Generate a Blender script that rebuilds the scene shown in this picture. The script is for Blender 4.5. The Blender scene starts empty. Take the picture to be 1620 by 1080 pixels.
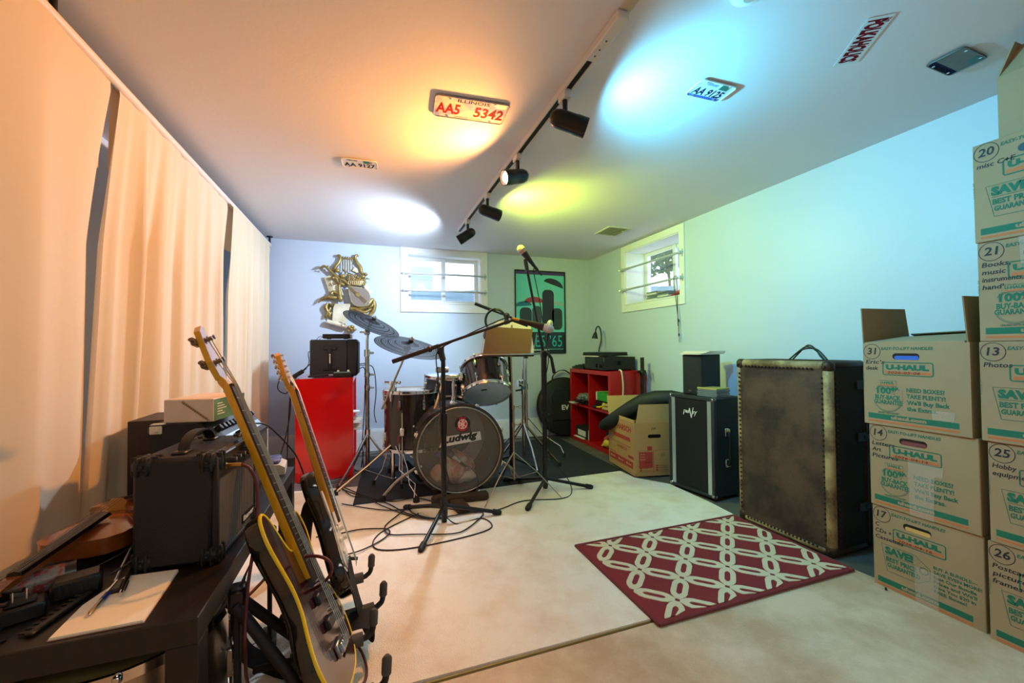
import bpy, math, random
from mathutils import Matrix, Vector
random.seed(7)
SC = bpy.context.scene
COL = SC.collection
PI = math.pi

# ------------------------------------------------------------------ camera, world, lamps, exposure
def mat4(o, x, y, z):
    return Matrix(((x[0], y[0], z[0], o[0]), (x[1], y[1], z[1], o[1]), (x[2], y[2], z[2], o[2]), (0, 0, 0, 1)))
CAMZ = 0.95
yaw, pitch, roll = [math.radians(v) for v in (19.4, 1.0, -0.6)]
fw = Vector((math.sin(yaw)*math.cos(pitch), math.cos(yaw)*math.cos(pitch), math.sin(pitch)))
rt = Vector((math.cos(yaw), -math.sin(yaw), 0)); up = rt.cross(fw)
rt2 = rt*math.cos(roll) + up*math.sin(roll); up2 = up*math.cos(roll) - rt*math.sin(roll)
cam = bpy.data.cameras.new('camera'); cam.sensor_width = 36; cam.lens = 643.5/1620*36; cam.clip_start = .05
camo = bpy.data.objects.new('camera', cam); COL.objects.link(camo)
camo.matrix_world = mat4((0, 0, CAMZ), rt2, up2, -fw)
SC.camera = camo
vs = SC.view_settings
vs.view_transform = 'Standard'; vs.look = 'None'; vs.gamma = 1; vs.use_curve_mapping = False
vs.exposure = 0.0
W = bpy.data.worlds.new('sky'); SC.world = W; W.use_nodes = True
wn = W.node_tree.nodes; wl = W.node_tree.links
wn['Background'].inputs[0].default_value = (.78, .9, 1.0, 1); wn['Background'].inputs[1].default_value = 4.0

def spot(name, loc, aim, color, watts, size=146, blend=.55, rad=.03):
    l = bpy.data.lights.new(name, 'SPOT'); l.color = color; l.energy = watts
    l.spot_size = math.radians(size); l.spot_blend = blend; l.shadow_soft_size = rad
    o = bpy.data.objects.new(name, l); COL.objects.link(o); o.location = loc
    o.rotation_euler = Vector(aim).to_track_quat('-Z', 'Y').to_euler()
    return o
# lamp heads on the track: position of the mount on the track, aim, colour of the bulb, power, cone
HEADS = [
    ('cyan',   (0.716, 1.39), ( .86, -.26, -.30), (.07, .66, 1.0), 76, 146),
    ('orange', (0.716, 1.92), (-.90, -.20, -.27), (1.0, .36, .05), 88, 146),
    ('yellow', (0.716, 2.47), ( .95,  .10, -.20), (.70, 1.0, .04), 58, 134),
    ('white',  (0.716, 3.02), (-.74,  .26, -.50), (.62, .78, 1.0), 122, 162),
]
def head_geo(xy, aim):
    a = Vector(aim).normalized(); piv = Vector((xy[0], xy[1], 1.822))
    return piv, a, piv - a*.06, piv + a*.085       # pivot, axis, rear, mouth
for nm, xy, aim, col, w, sz in HEADS:
    p, a, r, m = head_geo(xy, aim)
    spot('bulb_light', m + a*.004, a, col, w*.72, sz)
    spot('bulb_spill', m + a*.006, a, [c*.94+.06 for c in col], w*.36, 178, .45)
def area(name, loc, aim, color, watts, sx, sy):
    l = bpy.data.lights.new(name, 'AREA'); l.shape = 'RECTANGLE'; l.size = sx; l.size_y = sy; l.color = color; l.energy = watts
    o = bpy.data.objects.new(name, l); COL.objects.link(o); o.location = loc
    o.rotation_euler = Vector(aim).to_track_quat('-Z', 'Y').to_euler(); return o
# fill light added behind the camera, out of view, for ambient brightness
area('rear_fill_light', (.7, -1.1, 1.86), (0, .0, -1), (1.0, .9, .78), 15, 1.1, .5)

# ------------------------------------------------------------------ materials
def lin(h):
    h = h.lstrip('#'); out = []
    for i in (0, 2, 4):
        v = int(h[i:i+2], 16)/255
        out.append(v/12.92 if v <= .04045 else ((v+.055)/1.055)**2.4)
    return out
MATS = {}
def mat(name, hexc, rough=.5, metal=0, noise=None, bump=None, spec=None, emit=None, coat=0, stretch=None, ramp=(.35, .65)):
    """noise=(scale, hex2, factor): blotches of a second colour; bump=(scale, strength)"""
    if name in MATS: return MATS[name]
    m = bpy.data.materials.new(name); m.use_nodes = True; n = m.node_tree.nodes; l = m.node_tree.links
    b = n['Principled BSDF']; c = lin(hexc)
    b.inputs['Base Color'].default_value = (*c, 1); b.inputs['Roughness'].default_value = rough
    b.inputs['Metallic'].default_value = metal
    if spec is not None: b.inputs['Specular IOR Level'].default_value = spec
    if coat: b.inputs['Coat Weight'].default_value = coat; b.inputs['Coat Roughness'].default_value = .08
    if emit: b.inputs['Emission Color'].default_value = (*emit[0], 1); b.inputs['Emission Strength'].default_value = emit[1]
    if noise or bump:
        tc = n.new('ShaderNodeTexCoord'); mp = n.new('ShaderNodeMapping'); l.new(tc.outputs['Object'], mp.inputs[0])
        if stretch: mp.inputs['Scale'].default_value = stretch
    if noise:
        t = n.new('ShaderNodeTexNoise'); t.inputs['Scale'].default_value = noise[0]; t.inputs['Detail'].default_value = 6; t.inputs['Roughness'].default_value = .65
        l.new(mp.outputs[0], t.inputs['Vector'])
        r = n.new('ShaderNodeValToRGB'); c2 = lin(noise[1]); k = noise[2]
        r.color_ramp.elements[0].position = ramp[0]; r.color_ramp.elements[1].position = ramp[1]
        r.color_ramp.elements[0].color = (*[c[i]*(1-k)+c2[i]*k for i in range(3)], 1); r.color_ramp.elements[1].color = (*c, 1)
        l.new(t.outputs['Fac'], r.inputs[0]); l.new(r.outputs[0], b.inputs['Base Color'])
    if bump:
        t = n.new('ShaderNodeTexNoise'); t.inputs['Scale'].default_value = bump[0]; t.inputs['Detail'].default_value = 3
        l.new(mp.outputs[0], t.inputs['Vector'])
        bp = n.new('ShaderNodeBump'); bp.inputs['Strength'].default_value = bump[1]; bp.inputs['Distance'].default_value = .004
        l.new(t.outputs['Fac'], bp.inputs['Height']); l.new(bp.outputs[0], b.inputs['Normal'])
    MATS[name] = m; return m
def film(name, hexc, alpha, rough=.1):
    """clear film or glass: part see-through, part surface"""
    m = bpy.data.materials.new(name); m.use_nodes = True; n = m.node_tree.nodes; l = m.node_tree.links
    b = n['Principled BSDF']; b.inputs['Base Color'].default_value = (*lin(hexc), 1); b.inputs['Roughness'].default_value = rough
    t = n.new('ShaderNodeBsdfTransparent'); mx = n.new('ShaderNodeMixShader'); mx.inputs[0].default_value = alpha
    l.new(t.outputs[0], mx.inputs[1]); l.new(b.outputs[0], mx.inputs[2]); l.new(mx.outputs[0], n['Material Output'].inputs[0])
    MATS[name] = m; return m

# ------------------------------------------------------------------ objects
WM = {}                                            # world matrix of every object made here
def tag(o, label=None, cat=None, group=None, kind=None):
    if label: o['label'] = label
    if cat: o['category'] = cat
    if group: o['group'] = group
    if kind: o['kind'] = kind
    return o
def thing(name, label, cat, loc=(0, 0, 0), group=None, M=None):
    o = bpy.data.objects.new(name, None); COL.objects.link(o); o.empty_display_size = .05
    m = M if M is not None else Matrix.Translation(Vector(loc))
    o.matrix_world = m; WM[o.name] = m.copy()
    return tag(o, label, cat, group)
I4 = Matrix.Identity(4)
def frame(o, x, y):
    """matrix with origin o, local x along x, local y as near y as possible"""
    x = Vector(x).normalized(); z = x.cross(Vector(y)).normalized(); y = z.cross(x)
    return mat4(o, x, y, z)
def frz(o, z, xh=(1, 0, 0)):
    z = Vector(z).normalized(); x = Vector(xh); x = (x - z*x.dot(z)).normalized(); y = z.cross(x)
    return mat4(o, x, y, z)
def rotz(o, a): return Matrix.Translation(Vector(o)) @ Matrix.Rotation(a, 4, 'Z')
_tc = {}
def text2d(s, bold, shear, res=2):
    k = (s, bold, shear)
    if k not in _tc:
        cu = bpy.data.curves.new('t', 'FONT'); cu.body = s; cu.resolution_u = res; cu.offset = bold; cu.shear = shear
        cu.dimensions = '2D'; cu.fill_mode = 'FRONT'; cu.align_x = 'LEFT'
        o = bpy.data.objects.new('t', cu); me = bpy.data.meshes.new_from_object(o)
        v = [(a.co.x, a.co.y) for a in me.vertices]; f = [tuple(p.vertices) for p in me.polygons]
        bpy.data.objects.remove(o); bpy.data.meshes.remove(me); bpy.data.curves.remove(cu)
        if v:
            x0 = min(a[0] for a in v); x1 = max(a[0] for a in v)
        else: x0, x1 = 0, 1
        _tc[k] = ([(a[0]-x0, a[1]) for a in v], f, x1-x0)
    return _tc[k]
class MB:
    def __init__(s, M=I4): s.v = []; s.f = []; s.M = M
    def add(s, vs, fs):
        k = len(s.v); s.v += [s.M @ Vector(p) for p in vs]; s.f += [tuple(i+k for i in q) for q in fs]; return s
    def box(s, lo, hi, bev=0):
        (a, b, c), (d, e, f) = lo, hi
        if not bev:
            return s.add([(a,b,c),(d,b,c),(d,e,c),(a,e,c),(a,b,f),(d,b,f),(d,e,f),(a,e,f)],
                         [(0,3,2,1),(4,5,6,7),(0,1,5,4),(1,2,6,5),(2,3,7,6),(3,0,4,7)])
        r = min(bev, (d-a)/2.01, (e-b)/2.01, (f-c)/2.01)
        # bevelled box: per corner three vertices
        vs = []; idx = {}
        for ix, X in enumerate((a, d)):
            for iy, Y in enumerate((b, e)):
                for iz, Z in enumerate((c, f)):
                    sx, sy, sz = (r if ix == 0 else -r), (r if iy == 0 else -r), (r if iz == 0 else -r)
                    for ax, p in enumerate(((X, Y+sy, Z+sz), (X+sx, Y, Z+sz), (X+sx, Y+sy, Z))):
                        idx[ix, iy, iz, ax] = len(vs); vs.append(p)
        fs = []
        for i in (0, 1):
            q = [idx[i,0,0,0], idx[i,1,0,0], idx[i,1,1,0], idx[i,0,1,0]]; fs.append(q if i else q[::-1])
            q = [idx[0,i,0,1], idx[1,i,0,1], idx[1,i,1,1], idx[0,i,1,1]]; fs.append(q[::-1] if i else q)
            q = [idx[0,0,i,2], idx[1,0,i,2], idx[1,1,i,2], idx[0,1,i,2]]; fs.append(q if i else q[::-1])
        for i in (0, 1):
            for j in (0, 1):
                q = [idx[i,j,0,0], idx[i,j,1,0], idx[i,j,1,1], idx[i,j,0,1]]; fs.append(q if i != j else q[::-1])
                q = [idx[i,0,j,0], idx[i,1,j,0], idx[i,1,j,2], idx[i,0,j,2]]; fs.append(q[::-1] if i != j else q)
                q = [idx[0,i,j,1], idx[1,i,j,1], idx[1,i,j,2], idx[0,i,j,2]]; fs.append(q if i != j else q[::-1])
        for i in (0, 1):
            for j in (0, 1):
                for k in (0, 1):
                    q = [idx[i,j,k,0], idx[i,j,k,1], idx[i,j,k,2]]; fs.append(q if (i+j+k) % 2 else q[::-1])
        return s.add(vs, fs)
    def rings(s, rings, caps=True, closed=False):
        n = len(rings[0]); vs = [p for r in rings for p in r]; fs = []
        m = len(rings)
        for i in range(m if closed else m-1):
            a = i*n; b = ((i+1) % m)*n
            for j in range(n): fs.append((a+j, a+(j+1) % n, b+(j+1) % n, b+j))
        if caps and not closed:
            fs.append(tuple(range(n))[::-1]); fs.append(tuple(range((m-1)*n, m*n)))
        return s.add(vs, fs)
    def tube(s, pts, r, n=8, closed=False, flat=1.0):
        """round (or flattened) tube through points; r number or list"""
        P = [Vector(p) for p in pts]; m = len(P); rr = r if isinstance(r, (list, tuple)) else [r]*m
        out = []; prev = None
        for i in range(m):
            if closed: t = P[(i+1) % m] - P[i-1]
            else: t = P[min(i+1, m-1)] - P[max(i-1, 0)]
            if t.length < 1e-9: t = Vector((0, 0, 1))
            t.normalize()
            if prev is None:
                h = Vector((0, 0, 1)) if abs(t.z) < .9 else Vector((1, 0, 0))
                x = h.cross(t).normalized()
            else:
                x = prev - t*prev.dot(t)
                x = x.normalized() if x.length > 1e-6 else prev
            prev = x; y = t.cross(x)
            out.append([P[i] + (x*math.cos(2*PI*k/n)*rr[i] + y*math.sin(2*PI*k/n)*rr[i]*flat) for k in range(n)])
        return s.rings(out, True, closed)
    def cyl(s, p0, p1, r0, r1=None, n=16): return s.tube([p0, p1], [r0, r0 if r1 is None else r1], n)
    def lathe(s, prof, o=(0, 0, 0), n=24, z=(0, 0, 1), caps=True):
        """prof: (radius, height) along the axis z"""
        F = frz(o, z)
        return s.rings([[F @ Vector((r*math.cos(2*PI*k/n), r*math.sin(2*PI*k/n), h)) for k in range(n)] for r, h in prof], caps)
    def sphere(s, o, r, n=12, sc=(1, 1, 1), z=(0, 0, 1)):
        F = frz(o, z); m = max(4, n//2); R = []
        for i in range(m+1):
            a = -PI/2 + PI*i/m; rr = max(math.cos(a), .02)*r; h = math.sin(a)*r
            R.append([F @ Vector((rr*math.cos(2*PI*k/n)*sc[0], rr*math.sin(2*PI*k/n)*sc[1], h*sc[2])) for k in range(n)])
        return s.rings(R)
    def prism(s, poly, F, th, taper=0):
        """2-D polygon in the xy plane of F, thickness th along its z"""
        n = len(poly); cx = sum(p[0] for p in poly)/n; cy = sum(p[1] for p in poly)/n; k = 1-taper
        vs = [F @ Vector((x, y, 0)) for x, y in poly] + [F @ Vector((cx+(x-cx)*k, cy+(y-cy)*k, th)) for x, y in poly]
        fs = [tuple(range(n))[::-1], tuple(range(n, 2*n))] + [(i, (i+1) % n, n+(i+1) % n, n+i) for i in range(n)]
        return s.add(vs, fs)
    def strip(s, pts, wdir, w, th=0.0):
        """a ribbon of width w along wdir (vector or list) and thickness th"""
        P = [Vector(p) for p in pts]; out = []
        for i, p in enumerate(P):
            d = Vector(wdir[i] if isinstance(wdir[0], (list, tuple, Vector)) else wdir).normalized()*w/2
            t = (P[min(i+1, len(P)-1)] - P[max(i-1, 0)]).normalized(); nn = t.cross(d).normalized()*th/2
            out.append([p-d-nn, p+d-nn, p+d+nn, p-d+nn])
        return s.rings(out)
    def plate(s, pts, th, nrm):
        n = len(pts); N = Vector(nrm).normalized()*th
        return s.add([Vector(p) for p in pts] + [Vector(p)+N for p in pts],
                     [tuple(range(n))[::-1], tuple(range(n, 2*n))] + [(i, (i+1) % n, n+(i+1) % n, n+i) for i in range(n)])
    def ring(s, F, R, r, n=32, k=8, sq=None):
        """torus in the xy plane of F; sq=(width,height) gives a flat band instead"""
        out = []
        for i in range(n):
            a = 2*PI*i/n; c, q = math.cos(a), math.sin(a)
            if sq: ps = [(R-sq[0]/2, -sq[1]/2), (R+sq[0]/2, -sq[1]/2), (R+sq[0]/2, sq[1]/2), (R-sq[0]/2, sq[1]/2)]
            else: ps = [(R+r*math.cos(2*PI*j/k), r*math.sin(2*PI*j/k)) for j in range(k)]
            out.append([F @ Vector((p*c, p*q, h)) for p, h in ps])
        return s.rings(out, False, True)
    def text(s, t, F, h, w=None, x=0, y=0, al='L', bold=0.0, shear=0.0):
        """flat letters in the xy plane of F: cap height h, fitted to width w"""
        v, f, tw = text2d(t, bold, shear)
        if not v: return s
        ky = h/.70; kx = (w/tw) if w else ky
        x0 = x - (tw*kx/2 if al == 'C' else (tw*kx if al == 'R' else 0))
        return s.add([F @ Vector((x0+a*kx, y+b*ky, 0)) for a, b in v], f)
    def build(s, name, m, parent=None, smooth=None, origin=None, label=None, recalc=True):
        if parent is not None: B = WM[parent.name]
        elif origin is not None: B = Matrix.Translation(Vector(origin))
        elif s.v:
            n = len(s.v); B = Matrix.Translation(Vector((sum(p.x for p in s.v)/n, sum(p.y for p in s.v)/n, min(p.z for p in s.v))))
        else: B = I4
        Bi = B.inverted(); me = bpy.data.meshes.new(name)
        me.from_pydata([Bi @ p for p in s.v], [], s.f)
        if recalc:
            import bmesh
            b = bmesh.new(); b.from_mesh(me); bmesh.ops.recalc_face_normals(b, faces=b.faces); b.to_mesh(me); b.free()
        if smooth is not None:
            me.polygons.foreach_set('use_smooth', [True]*len(me.polygons)); me.set_sharp_from_angle(angle=math.radians(smooth))
        me.materials.append(m if not isinstance(m, str) else MATS[m])
        o = bpy.data.objects.new(name, me); COL.objects.link(o)
        if parent is not None: o.parent = parent
        else: o.matrix_world = B
        WM[o.name] = B.copy()
        if label: o['label'] = label
        return o
def solo(mb, name, m, label, cat, group=None, smooth=None):
    return tag(mb.build(name, m, smooth=smooth), label, cat, group)
def struct(mb, name, m, smooth=None, parent=None):
    o = mb.build(name, m, parent, smooth, origin=(0, 0, 0) if parent is None else None)
    if parent is None: o['kind'] = 'structure'
    return o
def kids(o): return [c for c in bpy.data.objects if c.parent == o]
def dup(root, M, label=None):
    r = root.copy(); COL.objects.link(r); r.matrix_world = M; WM[r.name] = M.copy()
    if label: r['label'] = label
    rel = M @ WM[root.name].inverted()
    for c in kids(root):
        d = c.copy(); COL.objects.link(d); d.parent = r; WM[d.name] = M.copy()
        for e in kids(c):
            g = e.copy(); COL.objects.link(g); g.parent = d; WM[g.name] = M.copy()
    return r
def spline(pts, k=6):
    """Catmull-Rom through points"""
    P = [Vector(p) for p in pts]; out = []
    for i in range(len(P)-1):
        a, b, c, d = P[max(i-1, 0)], P[i], P[i+1], P[min(i+2, len(P)-1)]
        for j in range(k):
            t = j/k
            out.append(.5*((2*b)+(c-a)*t+(2*a-5*b+4*c-d)*t*t+(3*b-a-3*c+d)*t**3))
    return out + [P[-1]]
def rr(x0, y0, x1, y1, r, n=4):
    """rounded rectangle outline"""
    out = []
    for cx, cy, a0 in ((x1-r, y0+r, -90), (x1-r, y1-r, 0), (x0+r, y1-r, 90), (x0+r, y0+r, 180)):
        for i in range(n+1):
            a = math.radians(a0+90*i/n); out.append((cx+r*math.cos(a), cy+r*math.sin(a)))
    return out
def circ(cx, cy, r, n=24, ry=None): return [(cx+r*math.cos(2*PI*i/n), cy+(ry or r)*math.sin(2*PI*i/n)) for i in range(n)]
def outline(mb, poly, F, w):
    """flat band of width w along a closed 2-D outline"""
    n = len(poly); P = [Vector((p[0], p[1])) for p in poly]; vs = []
    for i in range(n):
        t = (P[(i+1) % n]-P[i-1]); t.normalize(); nn = Vector((-t.y, t.x))*w/2
        for q in (P[i]+nn, P[i]-nn): vs.append(F @ Vector((q.x, q.y, 0)))
    mb.add(vs, [(2*i, 2*i+1, (2*i+3) % (2*n), (2*i+2) % (2*n)) for i in range(n)])

# ------------------------------------------------------------------ the room
XL, XR, YB, YF, CH = -1.16, 2.387, 4.087, -2.4, 1.95
mat('wall_paint', '#c6d4e6', .42, bump=(90, .10), spec=.4)
mat('ceiling_paint', '#e2dfe2', .75, bump=(60, .12))
mat('white_trim', '#eef0f0', .35)
mat('slab', '#56534e', .9, noise=(6, '#3c3a36', .6))
mat('tile_grey', '#6b665f', .55, noise=(7, '#4a4640', .8), bump=(30, .2))
mat('steel', '#b9bcc0', .3, 1, noise=(40, '#8a8d92', .4)); mat('galvanised', '#c9d0d6', .3, .35)
mat('glass_tint', '#dfeaf0', .05)
film('window_glass', '#cfe0e6', .18, .04)
struct(MB().box((XL, YF, -.08), (XR, YB, -.006)), 'floor', 'slab')
FLO = bpy.data.objects['floor']
# grey floor tiles, laid where the carpets leave the floor bare
TS = .305
for i in range(12):
    for j in range(22):
        x = XL+.01+i*TS; y = YB-.01-(j+1)*TS
        if not (x+TS > 1.86 or y+TS > 2.62) or y < -.5 or x > XR-.03: continue
        x1 = min(x+TS-.003, XR-.02)
        MB().box((x, y, -.006), (x1, y+TS-.003, random.uniform(-.0006, .0006)), .0015).build('floor_tile', 'tile_grey', FLO)
struct(MB().box((XL, YF, CH), (XR, YB, CH+.06)), 'ceiling', 'ceiling_paint')
CE = bpy.data.objects['ceiling']
struct(MB().box((XL-.08, YF, -.05), (XL, YB+.3, CH+.05)), 'wall_left', 'wall_paint')
struct(MB().box((XL, YF-.08, -.05), (XR, YF, CH+.05)), 'wall_front', 'wall_paint')
def wall_hole(axis, p, th, a0, a1, h0, h1, z0, z1):
    """wall across [a0,a1] with an opening h0..h1 x z0..z1; axis 'y' means the wall stands at y=p"""
    m = MB()
    for lo, hi, zl, zh in ((a0, h0, -.05, CH+.05), (h1, a1, -.05, CH+.05), (h0, h1, -.05, z0), (h0, h1, z1, CH+.05)):
        if axis == 'y': m.box((lo, p, zl), (hi, p+th, zh))
        else: m.box((p, lo, zl), (p+th, hi, zh))
    return m
W1 = (.36, 1.105, 1.415, 1.895); W2 = (2.645, 3.39, 1.372, 1.886)
struct(wall_hole('y', YB, .26, XL-.08, XR+.3, *W1), 'wall_back', 'wall_paint')
struct(wall_hole('x', XR, .30, YF, YB+.001, *W2), 'wall_right', 'wall_paint')
m = MB().box((XL, YB-.016, 0), (XR-.01, YB, .185)).box((XL, YB-.012, .185), (XR-.01, YB, .20))
struct(m, 'baseboard_back', 'white_trim')
m = MB().box((XR-.016, YF, 0), (XR, YB-.016, .185)).box((XR-.012, YF, .185), (XR, YB-.016, .20))
struct(m, 'baseboard_right', 'white_trim')

def window(name, F, w, h, tr, bot, depth, bars, split, barlen):
    """F: frame in the wall plane, x along the opening, y up, z into the room; opening 0..w x 0..h"""
    e = thing(name, None, None, M=F); e['kind'] = 'structure'
    m = MB(F)                                                # architrave
    m.box((-tr, -bot, 0), (0, min(h+tr, h+.06), .014)).box((w, -bot, 0), (w+tr, min(h+tr, h+.06), .014))
    m.box((0, h, 0), (w, h+.055, .014)).box((0, -bot, 0), (w, -.004, .014))
    m.build('window_trim', 'white_trim', e)
    MB(F).box((-.004, -.012, -depth), (w+.004, 0, .02), .002).build('window_sill', 'white_trim', e)
    m = MB(F)                                                # lining of the reveal
    m.box((0, 0, -depth-.06), (.008, h, 0)).box((w-.008, 0, -depth-.06), (w, h, 0)).box((0, h-.008, -depth-.06), (w, h, 0))
    m.build('reveal', 'white_trim', e)
    d = -depth
    for k, (a, b, dz) in enumerate(((.008, w*split+.02, 0), (w*split-.02, w-.008, -.022))):
        s = MB(F); f = .034
        s.box((a, .004, d+dz-.02), (a+f, h-.008, d+dz), .003).box((b-f, .004, d+dz-.02), (b, h-.008, d+dz), .003)
        s.box((a+f, .004, d+dz-.02), (b-f, .004+f, d+dz), .003).box((a+f, h-.008-f, d+dz-.02), (b-f, h-.008, d+dz), .003)
        so = s.build('sash', 'white_trim', e)
        MB(F).box((a+f, f, d+dz-.012), (b-f, h-f-.004, d+dz-.008)).build('pane', 'window_glass', so)
    for z in bars:
        m = MB(F).cyl((barlen[0], z, .035), (barlen[1], z, .035), .0095, n=12)
        m.cyl((barlen[0], z, .035), (barlen[0]+.16, z, .035), .0115, n=12)
        b = m.build('bar', 'galvanised', e, 40)
        for x in (barlen[0]+.012, barlen[1]-.012):
            q = MB(F).cyl((x, z, .014), (x, z, .05), .012, n=12).cyl((x-.004, z, .046), (x+.004, z, .056), .008, n=8)
            q.box((x-.006, z-.03, .014), (x+.006, z+.03, .02), .002)
            q.build('bracket', 'galvanised', b, 40)
    return e
F1 = mat4((W1[0], YB, W1[2]), (1, 0, 0), (0, 0, 1), (0, -1, 0))
window('window_1', F1, W1[1]-W1[0], W1[3]-W1[2], .066, .095, .10, (.115, .282), .50, (-.052, W1[1]-W1[0]+.05))
F2 = mat4((XR, W2[1], W2[2]), (0, -1, 0), (0, 0, 1), (-1, 0, 0))
window('window_2', F2, W2[1]-W2[0], W2[3]-W2[2], .055, .078, .22, (.135, .335), .56, (-.045, W2[1]-W2[0]+.05))
# what lies outside: corrugated window wells, a bit of siding and a shrub
mat('siding', '#a9bed2', .7); mat('well_metal', '#7e97ab', .5, .3); mat('leaf', '#3d5c3c', .6, noise=(9, '#22402c', .9))
def well(name, c, r, h0, h1, a0, a1):
    R = []
    for i in range(41):
        a = math.radians(a0+(a1-a0)*i/40); q = r+.015*math.sin(i*2.2)
        R.append((c[0]+q*math.cos(a), c[1]+q*math.sin(a)))
    m = MB()
    m.add([(x, y, h0) for x, y in R]+[(x, y, h1) for x, y in R], [(i, i+1, i+42, i+41) for i in range(40)])
    struct(m, name, 'well_metal', 60)
well('trim_1', (.73, YB+.27), .62, 1.2, 1.66, 0, 180)
well('trim_2', (XR+.31, 3.0), .62, 1.2, 1.60, -90, 90)
struct(MB().box((-3, YB+.95, 1.12), (8, 9, 1.2)).box((XR+.95, 1, 1.12), (8, YB+.95, 1.2)), 'ground', mat('soil', '#8f8f86', .9))
m = MB(); wl_ = MB()
for k in range(5):
    m.box((-.9, 6.2, 1.2+k*.20), (.92, 6.24+.012*(k % 2), 1.395+k*.20))
solo(m, 'garden_fence', 'siding', 'pale blue-grey boarded fence outside the far basement window', 'fence')
m = MB()
for k in range(3000):
    c = Vector((4.35+random.uniform(-.15, .15), random.uniform(4.4, 6.9), 2.62+random.uniform(-.50, .55))); u = Vector((random.gauss(0, 1), random.gauss(0, 1), random.gauss(0, 1))).normalized(); v = u.orthogonal().normalized()
    w = u.cross(v); L = .16
    m.add([c, c+u*L*.5+v*L*.3+w*.006, c+u*L, c+u*L*.5-v*L*.3+w*.006], [(0, 1, 2), (0, 2, 3)])
sh = thing('shrub', 'dark green leafy shrub outside the window on the right wall', 'shrub', (4.35, 4.9, 1.2))
lf = m.build('foliage', 'leaf', sh, recalc=False); lf['kind'] = 'stuff'
MB().tube([(4.35, 4.9, 1.2), (4.36, 5.05, 1.7), (4.35, 5.1, 2.5)], [.03, .025, .01], 8).build('stem', mat('bark', '#5b4a3a', .9), sh, 60)

# ------------------------------------------------------------------ carpets, mat, rug
mat('carpet_cream', '#f4ebdc', .95, noise=(5, '#d6b894', .5), bump=(240, 1), ramp=(.28, .55))
mat('carpet_tan', '#dfc8ac', .95, noise=(2.6, '#bd9c79', .8), bump=(240, 1), ramp=(.42, .6))
mat('rubber_mat', '#1d2025', .8, noise=(10, '#15171b', .7), bump=(200, .3))
mat('rug_red', '#86262b', .95, bump=(350, .8)); mat('rug_cream', '#dccfae', .95, bump=(350, .8)); mat('rug_edge', '#6d2325', .8)
mat('carpet_back', '#9b8a55', .9)
def carpet(name, poly, m, z, label):
    q = MB().prism(poly, Matrix.Translation((0, 0, -.004)), z+.004)
    return solo(q, name, m, label, 'carpet')
C1 = carpet('carpet', [(-1.1, 1.19), (.1, 1.195), (1.0, 1.185), (1.912, 1.18), (1.918, 1.74), (1.938, 1.93), (1.942, 2.29), (1.805, 2.49), (1.80, 2.66), (1.0, 2.9), (-.1, 3.02), (-.52, 3.07), (-1.1, 3.08)],
       'carpet_cream', .012, 'worn cream carpet under the drum kit and microphone stands')
MB().box((-1.1, 1.183, -.003), (1.912, 1.189, .007)).build('carpet_binding', 'carpet_back', C1)
carpet('carpet', [(XL+.02, YF+.05), (1.95, YF+.05), (1.95, .6), (1.935, 1.0), (1.915, 1.17), (XL+.02, 1.172)], 'carpet_tan', .009,
       'stained tan carpet covering the front of the room')
KM = solo(MB().prism([(-.095, 2.66), (.30, 2.655), (.95, 2.66), (1.82, 2.665), (1.83, 3.2), (1.86, 3.86), (.6, 3.84), (-.02, 3.80), (-.07, 3.1)], Matrix.Translation((0, 0, .012)), .005),
     'drum_mat', 'rubber_mat', 'black mat laid under the drum kit', 'mat')
R0, R1, S0, S1 = .917, 1.897, 1.143, 1.732
rug = thing('rug', 'dark red rug with a cream lattice of chain links, lying in front of the trunk', 'rug', (1.41, 1.44, .012))
MB().box((R0, S0, .0125), (R1, S1, .019), .003).build('rug_field', 'rug_red', rug)
b = MB(); P = [(R0, S0), (R1, S0), (R1, S1), (R0, S1)]
for i in range(4):
    p, q = P[i], P[(i+1) % 4]; b.tube([(p[0], p[1], .0165), (q[0], q[1], .0165)], .0055, 8)
b.build('rug_binding', 'rug_edge', rug, 50)
lk = MB()
nx, ny = .1197, .1103; X0, Y0 = 1.066, 1.227
def clipbox(a, b, x): return max(a, min(b, x))
def link(ax, ay, bx, by):
    d = Vector((bx-ax, by-ay)); L = d.length; d.normalize(); n = Vector((-d.y, d.x)); a = Vector((ax, ay))
    h = L/2; out = [(.05, .009), (.19, .026), (.31, .0315), (.69, .0315), (.81, .026), (.95, .009), (.95, -.009), (.81, -.026), (.69, -.0315), (.31, -.0315), (.19, -.026), (.05, -.009)]
    inn = [(.25, .003), (.30, .009), (.36, .0105), (.64, .0105), (.70, .009), (.75, .003), (.75, -.003), (.70, -.009), (.64, -.0105), (.36, -.0105), (.30, -.009), (.25, -.003)]
    def pt(t, o, z):
        p = a + d*(t*L) + n*o*.97
        ins = R0+.02 < p.x < R1-.02 and S0+.02 < p.y < S1-.02
        p.x = clipbox(R0+.016, R1-.016, p.x); p.y = clipbox(S0+.016, S1-.016, p.y)
        return (p.x, p.y, z), ins
    vs = []; ok = []
    for z in (.018, .0212):
        for t, o in out: p, i = pt(t, o, z); vs.append(p); ok.append(i)
        for t, o in inn: p, i = pt(t, o, z); vs.append(p); ok.append(i)
    if sum(ok) < 14: return
    n_ = 12; fs = []
    for i in range(n_):
        j = (i+1) % n_
        fs += [(24+i, 24+j, 36+j, 36+i), (i, j, 24+j, 24+i), (12+j, 12+i, 36+i, 36+j)]
    lk.add(vs, fs)
nl = 0
for i in range(-2, 8):
    for j in range(-2, 6):
        if (i+j) % 2: continue
        x, y = X0+i*nx, Y0+j*ny
        for dx, dy in ((1, 1), (1, -1)): link(x, y, x+dx*nx, y+dy*ny)
lo = lk.build('chain_pattern', 'rug_cream', rug, recalc=True)
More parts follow.
